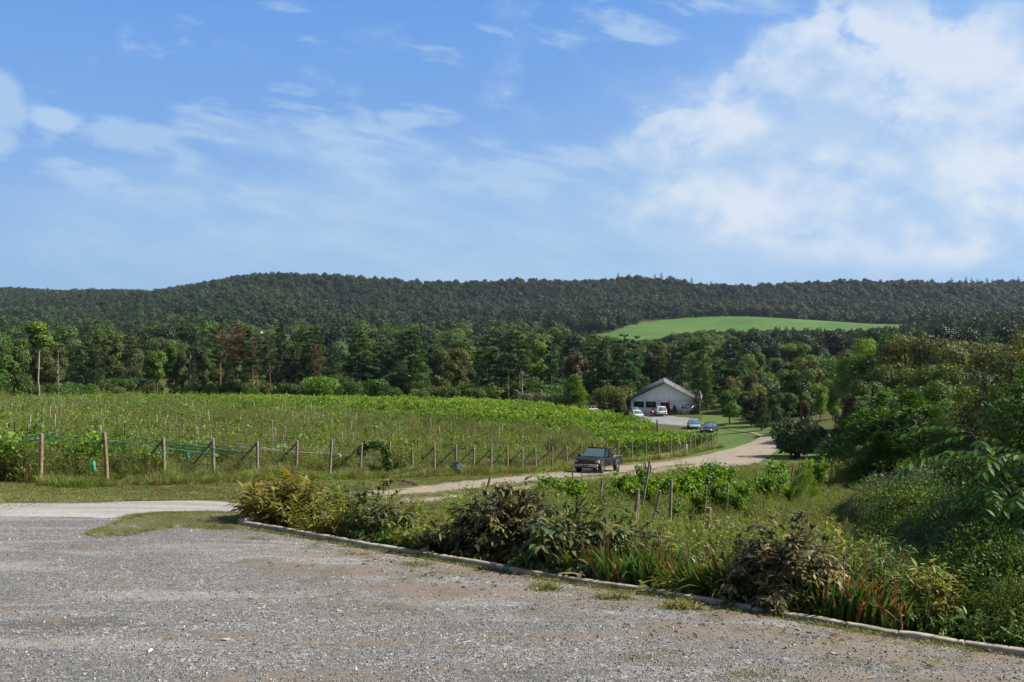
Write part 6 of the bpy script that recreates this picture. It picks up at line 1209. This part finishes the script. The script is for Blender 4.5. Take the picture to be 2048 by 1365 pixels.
# white-roofed house among the trees
x, y, z = at(514, 430); zt = CZ - (661 - CY) / FPX * 430; e = empty('distant_house', (x, y, zt - 5.2), rad(20)); g_ = G(); g_.box((0, 0, 1.9), (11, 7, 4.4)); g_.build('wall', M['stucco'], e)
g_ = G(); g_.add([(-5.8, -3.9, 4.1), (5.8, -3.9, 4.1), (5.8, 3.9, 4.1), (-5.8, 3.9, 4.1), (-5.8, 0, 5.6), (5.8, 0, 5.6)], [(0, 1, 5, 4), (2, 3, 4, 5)]); g_.add([(-5.8, -3.9, 4.1), (-5.8, 0, 5.6), (-5.8, 3.9, 4.1)], [(0, 1, 2)]); g_.add([(5.8, -3.9, 4.1), (5.8, 3.9, 4.1), (5.8, 0, 5.6)], [(0, 1, 2)]); g_.build('roof', M['white_paint'], e); e.scale = (.4, .5, .8); tag(e, 'white roof of a house showing between the distant tree tops', 'house')
# ------------------------------------------------------------------ timber edging and planted bed
rng = np.random.default_rng(77)
M['kerb_wood'] = mat_basic('weathered_edging', (.46, .42, .35), .9, var=.5, scale=3.5, bump=.01, spec=.15, col2=(.24, .21, .165))
KD = unit(KB - KA); KN = np.array([-KD[1], KD[0]])      # away from the yard
tot = float(np.linalg.norm(KB - KA))
def kpoint(px):     # distance along the edging where that bearing meets it
    m = (px - CX) / FPX; t = (m * KA[1] - KA[0]) / (KD[0] - m * KD[1]); return float(t)
cuts = [0, kpoint(660), kpoint(1005), kpoint(1500), kpoint(1792), kpoint(1925), tot]
names = ['short grey timber at the head of the edging', 'grey timber in front of the dark shrub', 'pale timber in front of the iris clumps', 'timber in front of the bronze-leaved peony', 'moss-dark timber before the shaded shrubs', 'round-topped last timber of the edging']
for i, (a, b) in enumerate(zip(cuts[:-1], cuts[1:])):
    n = 14; g_ = G(); hh = [.07, .06, .05, .042, .042, .05][i]; ww = .095; u = np.linspace(a + .012, b - .012, n); q = np.random.default_rng(200 + i)
    prof = [(-ww / 2, -.12), (-ww / 2, hh - .015), (-ww / 2 + .015, hh), (ww / 2 - .015, hh), (ww / 2, hh - .015), (ww / 2, -.12)]
    V_ = []; wobz = np.cumsum(q.normal(0, .0025, n)); wobx = np.cumsum(q.normal(0, .003, n)) + (q.normal(0, .012))
    for k in range(n):
        c = KA + KD * u[k]; zb0 = float(zf(*c)) + .02
        for o_, h_ in prof: p2 = c + KN * (o_ + wobx[k] + .08); V_.append((p2[0], p2[1], zb0 + h_ + wobz[k] + q.normal(0, .0015)))
    m = 6; F = [(j * m + i2, j * m + i2 + 1, (j + 1) * m + i2 + 1, (j + 1) * m + i2) for j in range(n - 1) for i2 in range(m - 1)] 
    g_.add(V_, F); g_.add([V_[k] for k in range(m)], [(0, 1, 4, 5), (1, 2, 3, 4)]); g_.add(V_[-m:], [(5, 4, 1, 0), (4, 3, 2, 1)])
    tag(g_.build('edging_timber', M['kerb_wood']), names[i], 'timber', 'timbers edging the yard')
# stub returning at the head
g_ = G(); c = KA + KN * .45; g_.box((0, 0, .03), (.13, .75, .2), rz=math.atan2(KD[1], KD[0]), bev=.012); tag(g_.build('edging_timber', M['kerb_wood'], loc=(c[0] - .05, c[1] + .02, 0)), 'short return timber at the far corner of the edging', 'timber', 'timbers edging the yard')
def bedpt(px, back): t = kpoint(px); p = KA + KD * t + KN * back; return float(p[0]), float(p[1]), float(zf(*p))
# bed soil
ribbon('bed_soil', [tuple(KA + KN * .12 + KD * u) for u in np.linspace(0, tot, 12)], [tuple(KA + KN * 1.5 + KD * u) for u in np.linspace(0, tot, 12)], mat_basic('bed_soil', (.075, .055, .035), .95, var=.5, scale=4, bump=.03), .02, 120, 10, (0, .2), 31)
M['peony_dark'] = mat_leaf('dark_peony_leaves', (.040, .030, .018), (.080, .095, .030), .2, .02, .15, rough=.5, third=(.18, .18, .05), spec=.3)
M['peony_green'] = mat_leaf('peony_leaves', (.042, .060, .022), (.095, .13, .040), .25, .02, .15, rough=.5, third=(.26, .22, .08), spec=.3)
M['peony_bronze'] = mat_leaf('bronze_peony_leaves', (.065, .055, .030), (.145, .155, .060), .25, .02, .15, rough=.5, third=(.26, .225, .07), spec=.35)
M['stem_red'] = mat_basic('stems', (.16, .10, .04), .7, var=.3, scale=10); M['seed'] = mat_basic('seed_heads', (.035, .022, .016), .8)
M['iris'] = mat_leaf('iris_blades', (.035, .085, .020), (.085, .165, .035), .3, .012, .1, rough=.45, third=(.30, .13, .06), spec=.4)
M['yellow_plant'] = mat_leaf('yellowing_leaves', (.07, .10, .02), (.20, .20, .04), .35, .02, .15, third=(.42, .27, .06))
def peony(name, x, y, z, r, h, n, mat, lab, seed, heads=14, ry=None, Ls=(.11, .19)):
    q = np.random.default_rng(seed); e = empty(name, (x, y, z)); ry = ry or r; g_ = G(); gs = G(); gh = G(); ns = int(n / 9)
    a = q.uniform(0, 6.283, ns); el = np.arcsin(q.uniform(.02, 1, ns) ** .8); rad_ = q.uniform(.55, 1.03, ns)
    tip = np.stack([np.cos(a) * np.cos(el) * r * rad_, np.sin(a) * np.cos(el) * ry * rad_, .06 + np.sin(el) * h * rad_ * .97], 1); lob = 1 + .22 * np.sin(a * 3 + seed) * np.cos(el * 3 + seed * 2) + .13 * np.sin(a * 7 + seed * 3); tip *= lob[:, None]; tip[:, 2] *= q.uniform(.85, 1.12, ns)
    out = unit(tip / np.array([r, ry, h])); C = []; D = []; N_ = []; S_ = []; v = []
    for k in range(ns):
        if k % 4 == 0: b0 = np.array([q.normal(0, .12), q.normal(0, .12), -.03]); m_ = (b0 + tip[k]) / 2 + (0, 0, .12); gs.tube([b0, m_, tip[k]], [.006, .005, .003], 4, .5, cap=False)
        base_dir = unit(out[k] * np.array([1, 1, .35]) + q.normal(0, .25, 3)); side = unit(np.cross(base_dir, [0, 0, 1])); tone = q.normal(.42, .24)
        for j in range(9):      # three leaflets of three
            ang = (j % 3 - 1) * .75 + (j // 3 - 1) * .55 + q.normal(0, .12); d = base_dir * math.cos(ang) + side * math.sin(ang); off = base_dir * (j // 3 == 1) * .06 + side * (j // 3 - 1) * .05
            C.append(tip[k] + off + q.normal(0, .012, 3)); D.append(d + np.array([0, 0, q.uniform(-.55, .15)])); N_.append(unit(np.array([0, 0, 1.]) + out[k] * .5 + q.normal(0, .3, 3))); S_.append(q.uniform(*Ls) * q.uniform(.6, 1.1)); v.append(tone + q.normal(0, .12) + (.35 if q.random() < .10 else 0))
    C, D, N_, S_ = map(np.array, (C, D, N_, S_)); g_.bigleaves(C, D, N_, S_, S_ * q.uniform(.26, .38, len(S_)), q.uniform(.15, .6, len(S_)), np.clip(v, 0, 1)); g_.build('leaves', mat, e, smooth=True); gs.build('stems', M['stem_red'], e, smooth=True)
    for k in range(heads):
        a_ = q.uniform(0, 6.28); rr = q.uniform(0, .8); p = np.array([math.cos(a_) * r * rr, math.sin(a_) * ry * rr, h * math.sqrt(max(.1, 1 - rr * rr)) * .95]); t = p + (q.normal(0, .04), q.normal(0, .04), q.uniform(.1, .26)); gh.tube([p, (p + t) / 2 + q.normal(0, .01, 3), t], .004, 4, .5, cap=False)
        d = unit(rsph(7, q) + (0, 0, .2)); gh.leaves(np.tile(t, (7, 1)), d, rsph(7, q), .055, .028, .5); gh.leaves(t + q.normal(0, .015, (4, 3)), rsph(4, q), rsph(4, q), .04, .03, .5)
    if heads: gh.build('seed_heads', M['seed'], e)
    tag(e, lab, 'plant'); return e
x, y, z = bedpt(925, 1.0); peony('peony_bush', x - .0, y, z, 1.0, .88, 5600, M['peony_dark'], 'large dark purple-brown peony bush with dried seed heads behind the edging', 1, 26, .75)
x, y, z = bedpt(1085, .85); peony('peony_bush', x, y, z, .80, .80, 2600, M['peony_green'], 'greener peony bush leaning against the dark one', 2, 6, .65, (.12, .22))
x, y, z = bedpt(1120, 1.4); peony('peony_bush', x + .35, y, z, .55, .72, 1100, M['peony_dark'], 'small bronze peony behind the first iris clump', 6, 6, .5, (.08, .14))
x, y, z = bedpt(1535, .75); peony('peony_bush', x, y, z, .68, .86, 4200, M['peony_bronze'], 'bronze-leaved peony bush between the iris clumps', 3, 12, .6, (.10, .18))
x, y, z = bedpt(700, .75); peony('peony_bush', x, y, z, .50, .80, 620, M['peony_dark'], 'sparse tall peony with drooping dark leaves near the head of the bed', 4, 5, .45, (.12, .2))
def iris(name, x, y, z, r, n, h, lab, seed, lean=(0, 0), mat='iris', dry=.35, ry=None):
    q = np.random.default_rng(seed); e = empty(name, (x, y, z)); g_ = G(); ry = ry or r * .55
    for part in range(1):
        a = q.uniform(0, 6.28, n); rr = np.sqrt(q.uniform(0, 1, n)); b = np.stack([np.cos(a) * r * rr, np.sin(a) * ry * rr, np.full(n, -.03)], 1); fan = q.uniform(-1, 1, n); H = h * q.uniform(.5, 1.08, n); az = q.choice(q.uniform(0, 6.28, 8), n)
        d = unit(np.stack([np.cos(az) * fan * .38 + lean[0] + q.normal(0, .1, n) + b[:, 0] * .25, np.sin(az) * fan * .38 + lean[1] + q.normal(0, .1, n), np.ones(n)], 1)); side = unit(np.cross(d, np.stack([-np.sin(az), np.cos(az), 0 * az], 1))); dr = q.uniform(.0, .22, n) ** 1.0
        dr = np.where(q.random(n) < .12, q.uniform(.4, .9, n), dr); outv = unit(np.stack([d[:, 0], d[:, 1], 0 * d[:, 0]], 1)); ts = np.array([0, .3, .55, .75, .9, 1.0]); wd = np.array([.8, 1, .9, .7, .4, .03]); W_ = q.uniform(.014, .026, n); rings = []
        isdry = q.random(n) < dry * .35; tipdry = q.random(n) < dry * 1.25; L0 = []
        for t, w_ in zip(ts, wd): c = b + d * (H * t)[:, None] + outv * (H * dr * t ** 3)[:, None] - np.array([0, 0, 1]) * (H * dr * t ** 4 * .7)[:, None]; rings.append(c - side * (W_ * w_)[:, None]); rings.append(c + side * (W_ * w_)[:, None])
        V_ = np.stack(rings, 1); k = np.arange(n)[:, None] * 12
        for s_ in range(5):
            v = np.clip(q.normal(.38, .16, n) + (.08 if s_ < 1 else 0), 0, .66); v = np.where(isdry, q.uniform(.85, 1, n), v); v = np.where(tipdry & (s_ >= q.integers(3, 5, n)), q.uniform(.75, 1, n), v); g_.F[4].append(k + np.array([[2 * s_, 2 * s_ + 1, 2 * s_ + 3, 2 * s_ + 2]]) + g_.n); g_.A[4].append(v); g_.M[4].append(np.zeros(n, int))
        g_.V.append(V_.reshape(-1, 3)); g_.n += n * 12
    g_.build('blades', M[mat], e, smooth=True); gs = G()
    for k in range(3): p = np.array([q.uniform(-r, r) * .6, q.uniform(-.2, .2), 0]); t = p + (q.normal(0, .06), 0, h * q.uniform(1.1, 1.35)); gs.tube([p, (p + t) / 2 + q.normal(0, .02, 3), t], .005, 4, cap=False); gs.leaves(np.tile(t, (4, 1)) - [[0, 0, .05 * j] for j in range(4)], unit(rsph(4, q) + (0, 0, 1)), rsph(4, q), .07, .03, .5)
    gs.build('dry_stalks', M['stem_red'], e); tag(e, lab, 'plant', 'iris clumps along the edging'); return e
for px, bk, r, n, h, lab, sd, ln in [(1135, .55, .38, 170, .60, 'iris clump with rusty tips beside the greener peony', 1, (-.05, 0)), (1215, .6, .42, 230, .62, 'upright iris clump with many rust-red tips', 2, (.0, 0)), (1285, .6, .3, 130, .55, 'iris clump with curled coppery leaf ends', 3, (.15, 0)), (1345, .75, .30, 140, .55, 'small leaning iris clump amid bare soil', 4, (-.3, 0)),
                                     (1410, .6, .42, 230, .62, 'iris clump leaning left against the bronze peony', 5, (-.35, .0)), (1655, .55, .34, 170, .62, 'iris clump just right of the bronze peony', 6, (.0, 0)), (1710, .6, .36, 190, .60, 'broad iris clump with brown tips at the right end of the bed', 7, (.05, 0)), (1775, .65, .32, 120, .48, 'thinning iris clump before the shaded shrubs', 8, (.1, 0)), (1845, .7, .25, 70, .36, 'last small iris clump in the shade', 9, (.1, 0)), (650, .55, .3, 60, .45, 'pale arching iris clump near the head of the bed', 10, (-.2, 0))]:
    x, y, z = bedpt(px, bk); iris('iris_clump', x, y, z, r, n, h, lab, sd, ln)
# yellow clump at the head, mixed weeds
def weedy(name, x, y, z, r, h, n, mat, lab, seed, ry=None, leaf=.12, fl=0, blades=260):
    q = np.random.default_rng(seed); e = empty(name, (x, y, z)); g_ = G(); ry = ry or r; ns = n // 12; gs = G()
    for k in range(ns):
        a = q.uniform(0, 6.28); rr = q.uniform(0, 1) ** .5; b = np.array([math.cos(a) * r * rr * .7, math.sin(a) * ry * rr * .7, -.02]); H = h * q.uniform(.5, 1.05) * (1 - .45 * rr * rr); t = b + np.array([math.cos(a) * r * rr * .4 + q.normal(0, .05), math.sin(a) * ry * rr * .4, H]); mid = (b + t) / 2 + (0, 0, H * .12); gs.tube([b, mid, t], [.005, .004, .002], 3, .4, cap=False)
        u = q.uniform(.15, 1, 12)[:, None]; C = b * (1 - u) ** 2 + 2 * mid * u * (1 - u) + t * u ** 2 + q.normal(0, .015, (12, 3)); D = unit(rsph(12, q) * (1, 1, .4) + (0, 0, .25)); s_ = leaf * q.uniform(.6, 1.3, 12); g_.bigleaves(C, D, unit(rsph(12, q) * .5 + (0, 0, 1)), s_, s_ * q.uniform(.12, .3, 12), q.uniform(.1, .6, 12), np.clip(q.normal(.35 + .25 * u[:, 0], .2, 12), 0, 1))
    g_.build('leaves', mat, e, smooth=True); gs.build('stems', M['stem_red'], e)
    if fl:
        gf = G(); m = fl; p = np.stack([q.uniform(-r, r, m) * .7, -np.abs(q.uniform(.4, 1, m)) * ry * .7, h * q.uniform(.35, .8, m)], 1)
        for c in p:
            th_ = np.linspace(0, 6.283, 9)[:-1]; ring = np.stack([np.cos(th_) * .035, -.03 + 0 * th_, np.sin(th_) * .035], 1) + c; gf.add(np.vstack([ring, [c]]), [(i, (i + 1) % 8, 8) for i in range(8)], 1)
        gf.build('flowers', M['white_paint'], e)
    tag(e, lab, 'plant'); return e
x, y, z = bedpt(505, .9); weedy('daylily_clump', x - .15, y + .2, z, .95, .92, 2600, M['yellow_plant'], 'yellowing daylily clump spilling over the head of the edging', 11, .7, .2, 0)
x, y, z = bedpt(590, .8); weedy('weed_clump', x, y, z, .75, .72, 2400, M['weed_bed'] if 'weed_bed' in M else M.setdefault('weed_bed', mat_leaf('bed_weeds', (.07, .115, .02), (.20, .25, .045), .35, .02, .15, third=(.36, .32, .08))), 'yellow-green weeds dotted with white bindweed flowers', 12, .6, .11, 4)
for px, bk, r, h, n, lab, sd in [(640, 1.1, .6, .6, 1600, 'green weeds behind the arching iris', 13), (760, .7, .45, .42, 1100, 'fresh green weeds between the sparse peony and the dark peony', 14), (800, 1.3, .5, .5, 1000, 'weeds at the shoulder of the dark peony', 15), (1330, 1.3, .5, .6, 900, 'weeds rising behind the leaning irises', 16), (1620, 1.3, .5, .9, 1200, 'tall seeding weeds right of the bronze peony', 17), (1700, 1.4, .5, 1.0, 1200, 'tall pale seeding weeds behind the broad iris clump', 18), (1860, 1.0, .5, .5, 1000, 'low weeds in front of the shaded shrubs', 19), (1960, .6, .5, .45, 1000, 'dark low weeds along the last timber', 20), (2040, .6, .5, .5, 1000, 'dark weeds at the right end of the edging', 21)]:
    x, y, z = bedpt(px, bk); weedy('weed_clump', x, y, z, r, h, n, M['weed_bed'] if px < 1700 else LEAFM['shrub'], lab, sd, r * .8, .10)
for i, (px, bk, r, h, n) in enumerate([(560, 1.3, .7, .8, 1500), (620, 1.5, .6, .7, 1300), (690, 1.4, .6, .6, 1300), (735, .45, .35, .35, 700), (800, .5, .3, .35, 600), (845, 1.5, .6, .6, 1200), (1040, .35, .3, .3, 500), (1060, 1.6, .7, .8, 1300), (1180, 1.4, .6, .65, 1200), (1260, 1.3, .6, .6, 1200), (1330, .35, .35, .25, 600), (1380, 1.4, .6, .7, 1200), (1450, 1.5, .6, .8, 1100), (1590, .4, .25, .3, 400), (1600, 1.6, .6, .9, 1200), (1740, 1.3, .5, .8, 1100), (1810, 1.1, .5, .7, 1100)]):
    x, y, z = bedpt(px, bk); weedy('weed_clump', x, y, z, r * 1.1, h * 1.2, int(n * 1.4), M['weed_bed'] if i % 3 else LEAFM['shrub'], f"leafy green weeds in the planted bed, {ordinal(i)} of the scattered clumps from the left", 400 + i, r * .8, .10 if i % 2 else .13)
for px, py, sd, lab in [(1360, 1226, 31, 'small leafy weed growing over the timber'), (1225, 1205, 32, 'green weed creeping over the timber joint'), (1092, 1186, 33, 'low green weed at the foot of the timber')]:
    x, y, z = P(px, py, 5); weedy('weed_clump', x, y, z, .22, .16, 500, M['weed_bed'], lab, sd, .14, .05)
# wispy tall weed by the sparse peony
x, y, z = bedpt(765, 1.6); q = np.random.default_rng(41); g_ = G(); gl_ = G()
for k in range(9):
    a = q.uniform(0, 6.28); b = np.array([q.normal(0, .08), q.normal(0, .08), -.02]); t = b + (math.cos(a) * .35, math.sin(a) * .2, q.uniform(.8, 1.15)); mid = (b + t) / 2 + (0, 0, .1); g_.tube([b, mid, t], [.006, .004, .002], 4, cap=False); u = q.uniform(.3, 1, 40)[:, None]; C = b * (1 - u) ** 2 + 2 * mid * u * (1 - u) + t * u * u + q.normal(0, .03, (40, 3)); gl_.leaves(C, unit(rsph(40, q) + (0, 0, .4)), rsph(40, q), .05, .008, q.uniform(.2, .7, 40))
e = empty('wispy_weed', (x, y, z)); g_.build('stems', M['grass_green'], e); gl_.build('leaves', M['grass_green'], e); tag(e, 'tall wispy weed standing between the two dark peonies', 'plant')
# fallen dry leaf blade on the timber
x, y, z = P(1160, 1172, 5); g_ = G(); g_.bigleaves(np.array([[0, 0, .0]]), np.array([[1, .1, .12]]), np.array([[0, 0, 1.]]), .38, .05, .2, .9); tag(g_.build('dry_leaf', M['straw'], loc=(x - .3, y - .05, .10)), 'curled straw-coloured dead leaf resting on the timber edging', 'leaf')
# stones worth picking out
for px, py, s_, mt, lab in [(300, 1308, .055, 'white_paint', 'bright white stone on the gravel near the bottom left'), (455, 1288, .06, 'stone_pale', 'flat pale buff stone on the gravel'), (1598, 1271, .06, 'stone', 'rounded grey stone beside the timber'), (1620, 1276, .045, 'stone_dark', 'dark grey stone beside the rounded one'), (1435, 1240, .04, 'stone_dark', 'small blackish stone near the bronze peony'), (1672, 1318, .05, 'stone_pale', 'flat white stone near the shaded timber')]:
    x, y, z = P(px, py, 5); me = SM[2].data.copy(); me.materials.clear(); me.materials.append(M[mt]); o = bpy.data.objects.new('stone', me); COL.objects.link(o); o.location = (x, y, z + .03); o.scale = (s_ * 1.3, s_, s_ * .8); o.rotation_euler = (0, 0, rng.uniform(0, 6)); tag(o, lab, 'stone')
# dry leaves blown against the edging
q = np.random.default_rng(55); n = 420; t = q.uniform(2.5, tot - .4, n); d = -np.abs(q.exponential(.6, n)) - .05; p = KA + KD * t[:, None] + KN * d[:, None]
lf = []
for k in range(3): g_ = G(); qq = np.random.default_rng(k); g_.bigleaves(np.zeros((1, 3)), np.array([[1, 0, .25]]), np.array([[0, 0, 1.]]), .08, .035, .7, [.2 + .3 * k]); lf.append(g_.build('fallen_leaf', M.setdefault('dead_leaf', mat_leaf('dead_leaves', (.07, .04, .025), (.24, .13, .075), .15, .02, .2)), link=False))
scatter('fallen_leaves', np.stack([p[:, 0], p[:, 1], zf(p[:, 0], p[:, 1]) + .035], 1), q.uniform(0, 6.28, n), q.uniform(.4, 1.1, n), q.integers(0, 3, n), lf, tilt=(q.normal(0, .4, n), q.normal(0, .4, n)), label='brown dead leaves blown against the timber edging', cat='leaves')
q = np.random.default_rng(56); n = 1300; t = q.uniform(0, tot, n); t = np.where(np.sin(t * 2.1) + np.sin(t * 5.3 + 1) > -.2, t, q.uniform(0, tot, n)); d = np.where(q.random(n) < .5, -np.abs(q.exponential(.10, n)) + .01, -np.abs(q.exponential(.5, n))); p = KA + KD * t[:, None] + KN * d[:, None]; ss = q.uniform(.25, .8, n) * np.where(d > -.15, 1.0, .6)
scatter('edging_grass', np.stack([p[:, 0], p[:, 1], zf(p[:, 0], p[:, 1]) + .02], 1), q.uniform(0, 6.28, n), ss, q.integers(0, 3, n), sp_, label='thin grass and moss growing against the timber edging', cat='grass')
# ------------------------------------------------------------------ big compound-leaved sapling at the right edge
M['walnut'] = mat_leaf('big_compound_leaves', (.022, .065, .014), (.065, .155, .028), .35, .012, .1, rough=.5, third=(.20, .30, .05), spec=.2)
def compound(name, base, tips, lab, seed, Ll=.155):
    q = np.random.default_rng(seed); e = empty(name, tuple(base)); gs = G(); g_ = G(); base = np.array(base)
    for tp_, dv in tips:      # each tip: end of a branch where leaf fronds radiate
        tp_ = np.array(tp_) - base; mid = tp_ * .5 + (0, 0, .25); u = np.linspace(0, 1, 9)[:, None]; br = 2 * mid * u * (1 - u) + tp_ * u * u; gs.tube(br, np.linspace(.022, .008, 9), 6, .5)
        for k in range(int(dv)):
            uu = q.uniform(.55, 1); p0 = 2 * mid * uu * (1 - uu) + tp_ * uu * uu; a = q.uniform(0, 6.28); d = unit(np.array([-.55 + .8 * math.cos(a), -.35 + .8 * math.sin(a), q.uniform(-.1, .55)])); L = q.uniform(.55, .95); t = np.linspace(0, 1, 10)[:, None]; rc = p0 + d * L * t + np.array([0, 0, -1.]) * (L * .45 * t ** 2); gs.tube(rc, np.linspace(.006, .002, 10), 4, .5, cap=False)
            dirs = np.gradient(rc, axis=0); C = []; D = []; side = unit(np.cross(d, [0, 0, 1.]))
            for j in range(1, 10):
                for s_ in (1, -1): C.append(rc[j] + q.normal(0, .004, 3)); D.append(unit(side * s_ + unit(dirs[j]) * .55 + np.array([0, 0, -.25 + q.normal(0, .12)])))
            C.append(rc[-1]); D.append(unit(dirs[-1])); C, D = np.array(C), np.array(D); m = len(C); s2 = Ll * q.uniform(.75, 1.1, m); g_.bigleaves(C, D, unit(np.tile([0, 0, 1.], (m, 1)) + q.normal(0, .22, (m, 3))), s2, s2 * .36, q.uniform(.1, .4, m), np.clip(q.normal(.42, .15, m) + (q.random(m) < .05) * .4, 0, 1), cup=.08)
    g_.build('leaves', M['walnut'], e, smooth=True); gs.build('branches', M['bark'], e, smooth=True); tag(e, lab, 'sapling'); return e
def W3(px, py, d):
    d = d * 1.27; return ((px - CX) / FPX * d, d, CZ - (py - CY) / FPX * d)
b0 = (7.9, 13.4, float(zf(7.9, 13.4)))
compound('sumac_sapling', b0, [(W3(1930, 850, 10.2), 6), (W3(1900, 905, 9.9), 6), (W3(1965, 890, 9.8), 7), (W3(1990, 950, 9.6), 7), (W3(1940, 960, 9.8), 5), (W3(2020, 1000, 9.6), 6), (W3(2050, 900, 9.8), 7), (W3(2060, 830, 10.4), 4), (W3(1975, 1120, 9.9), 2), (W3(2060, 960, 9.4), 5)], 'tall sapling with long drooping compound leaves at the right edge', 5)
b1 = (7.6, 15.6, float(zf(7.6, 15.6)))
compound('sumac_sapling', b1, [(W3(1895, 985, 12.8), 5), (W3(1850, 1010, 13), 3), (W3(1960, 830, 12.8), 5)], 'second compound-leaved sapling half hidden behind the tall one', 6)
# ------------------------------------------------------------------ air
hz = bpy.data.materials.new('haze'); hz.use_nodes = True; t = NT(hz.node_tree); t.N.clear(); pv = t.n('ShaderNodeVolumePrincipled', ins={'Color': (.62, .76, .95, 1), 'Density': .00005, 'Anisotropy': .2}); out = t.n('ShaderNodeOutputMaterial'); t.L.new(pv.outputs[0], out.inputs['Volume'])
g_ = G(); x0, x1, y0, y1, z0, z1 = -3300, 3300, -400, 4500, float(GZ.min()) - 1.0, float(GZ.max()) + 26
g_.box(((x0 + x1) / 2, (y0 + y1) / 2, (z0 + z1) / 2), (x1 - x0, y1 - y0, z1 - z0)); o = g_.build('haze', hz); tag(o, kind='stuff')
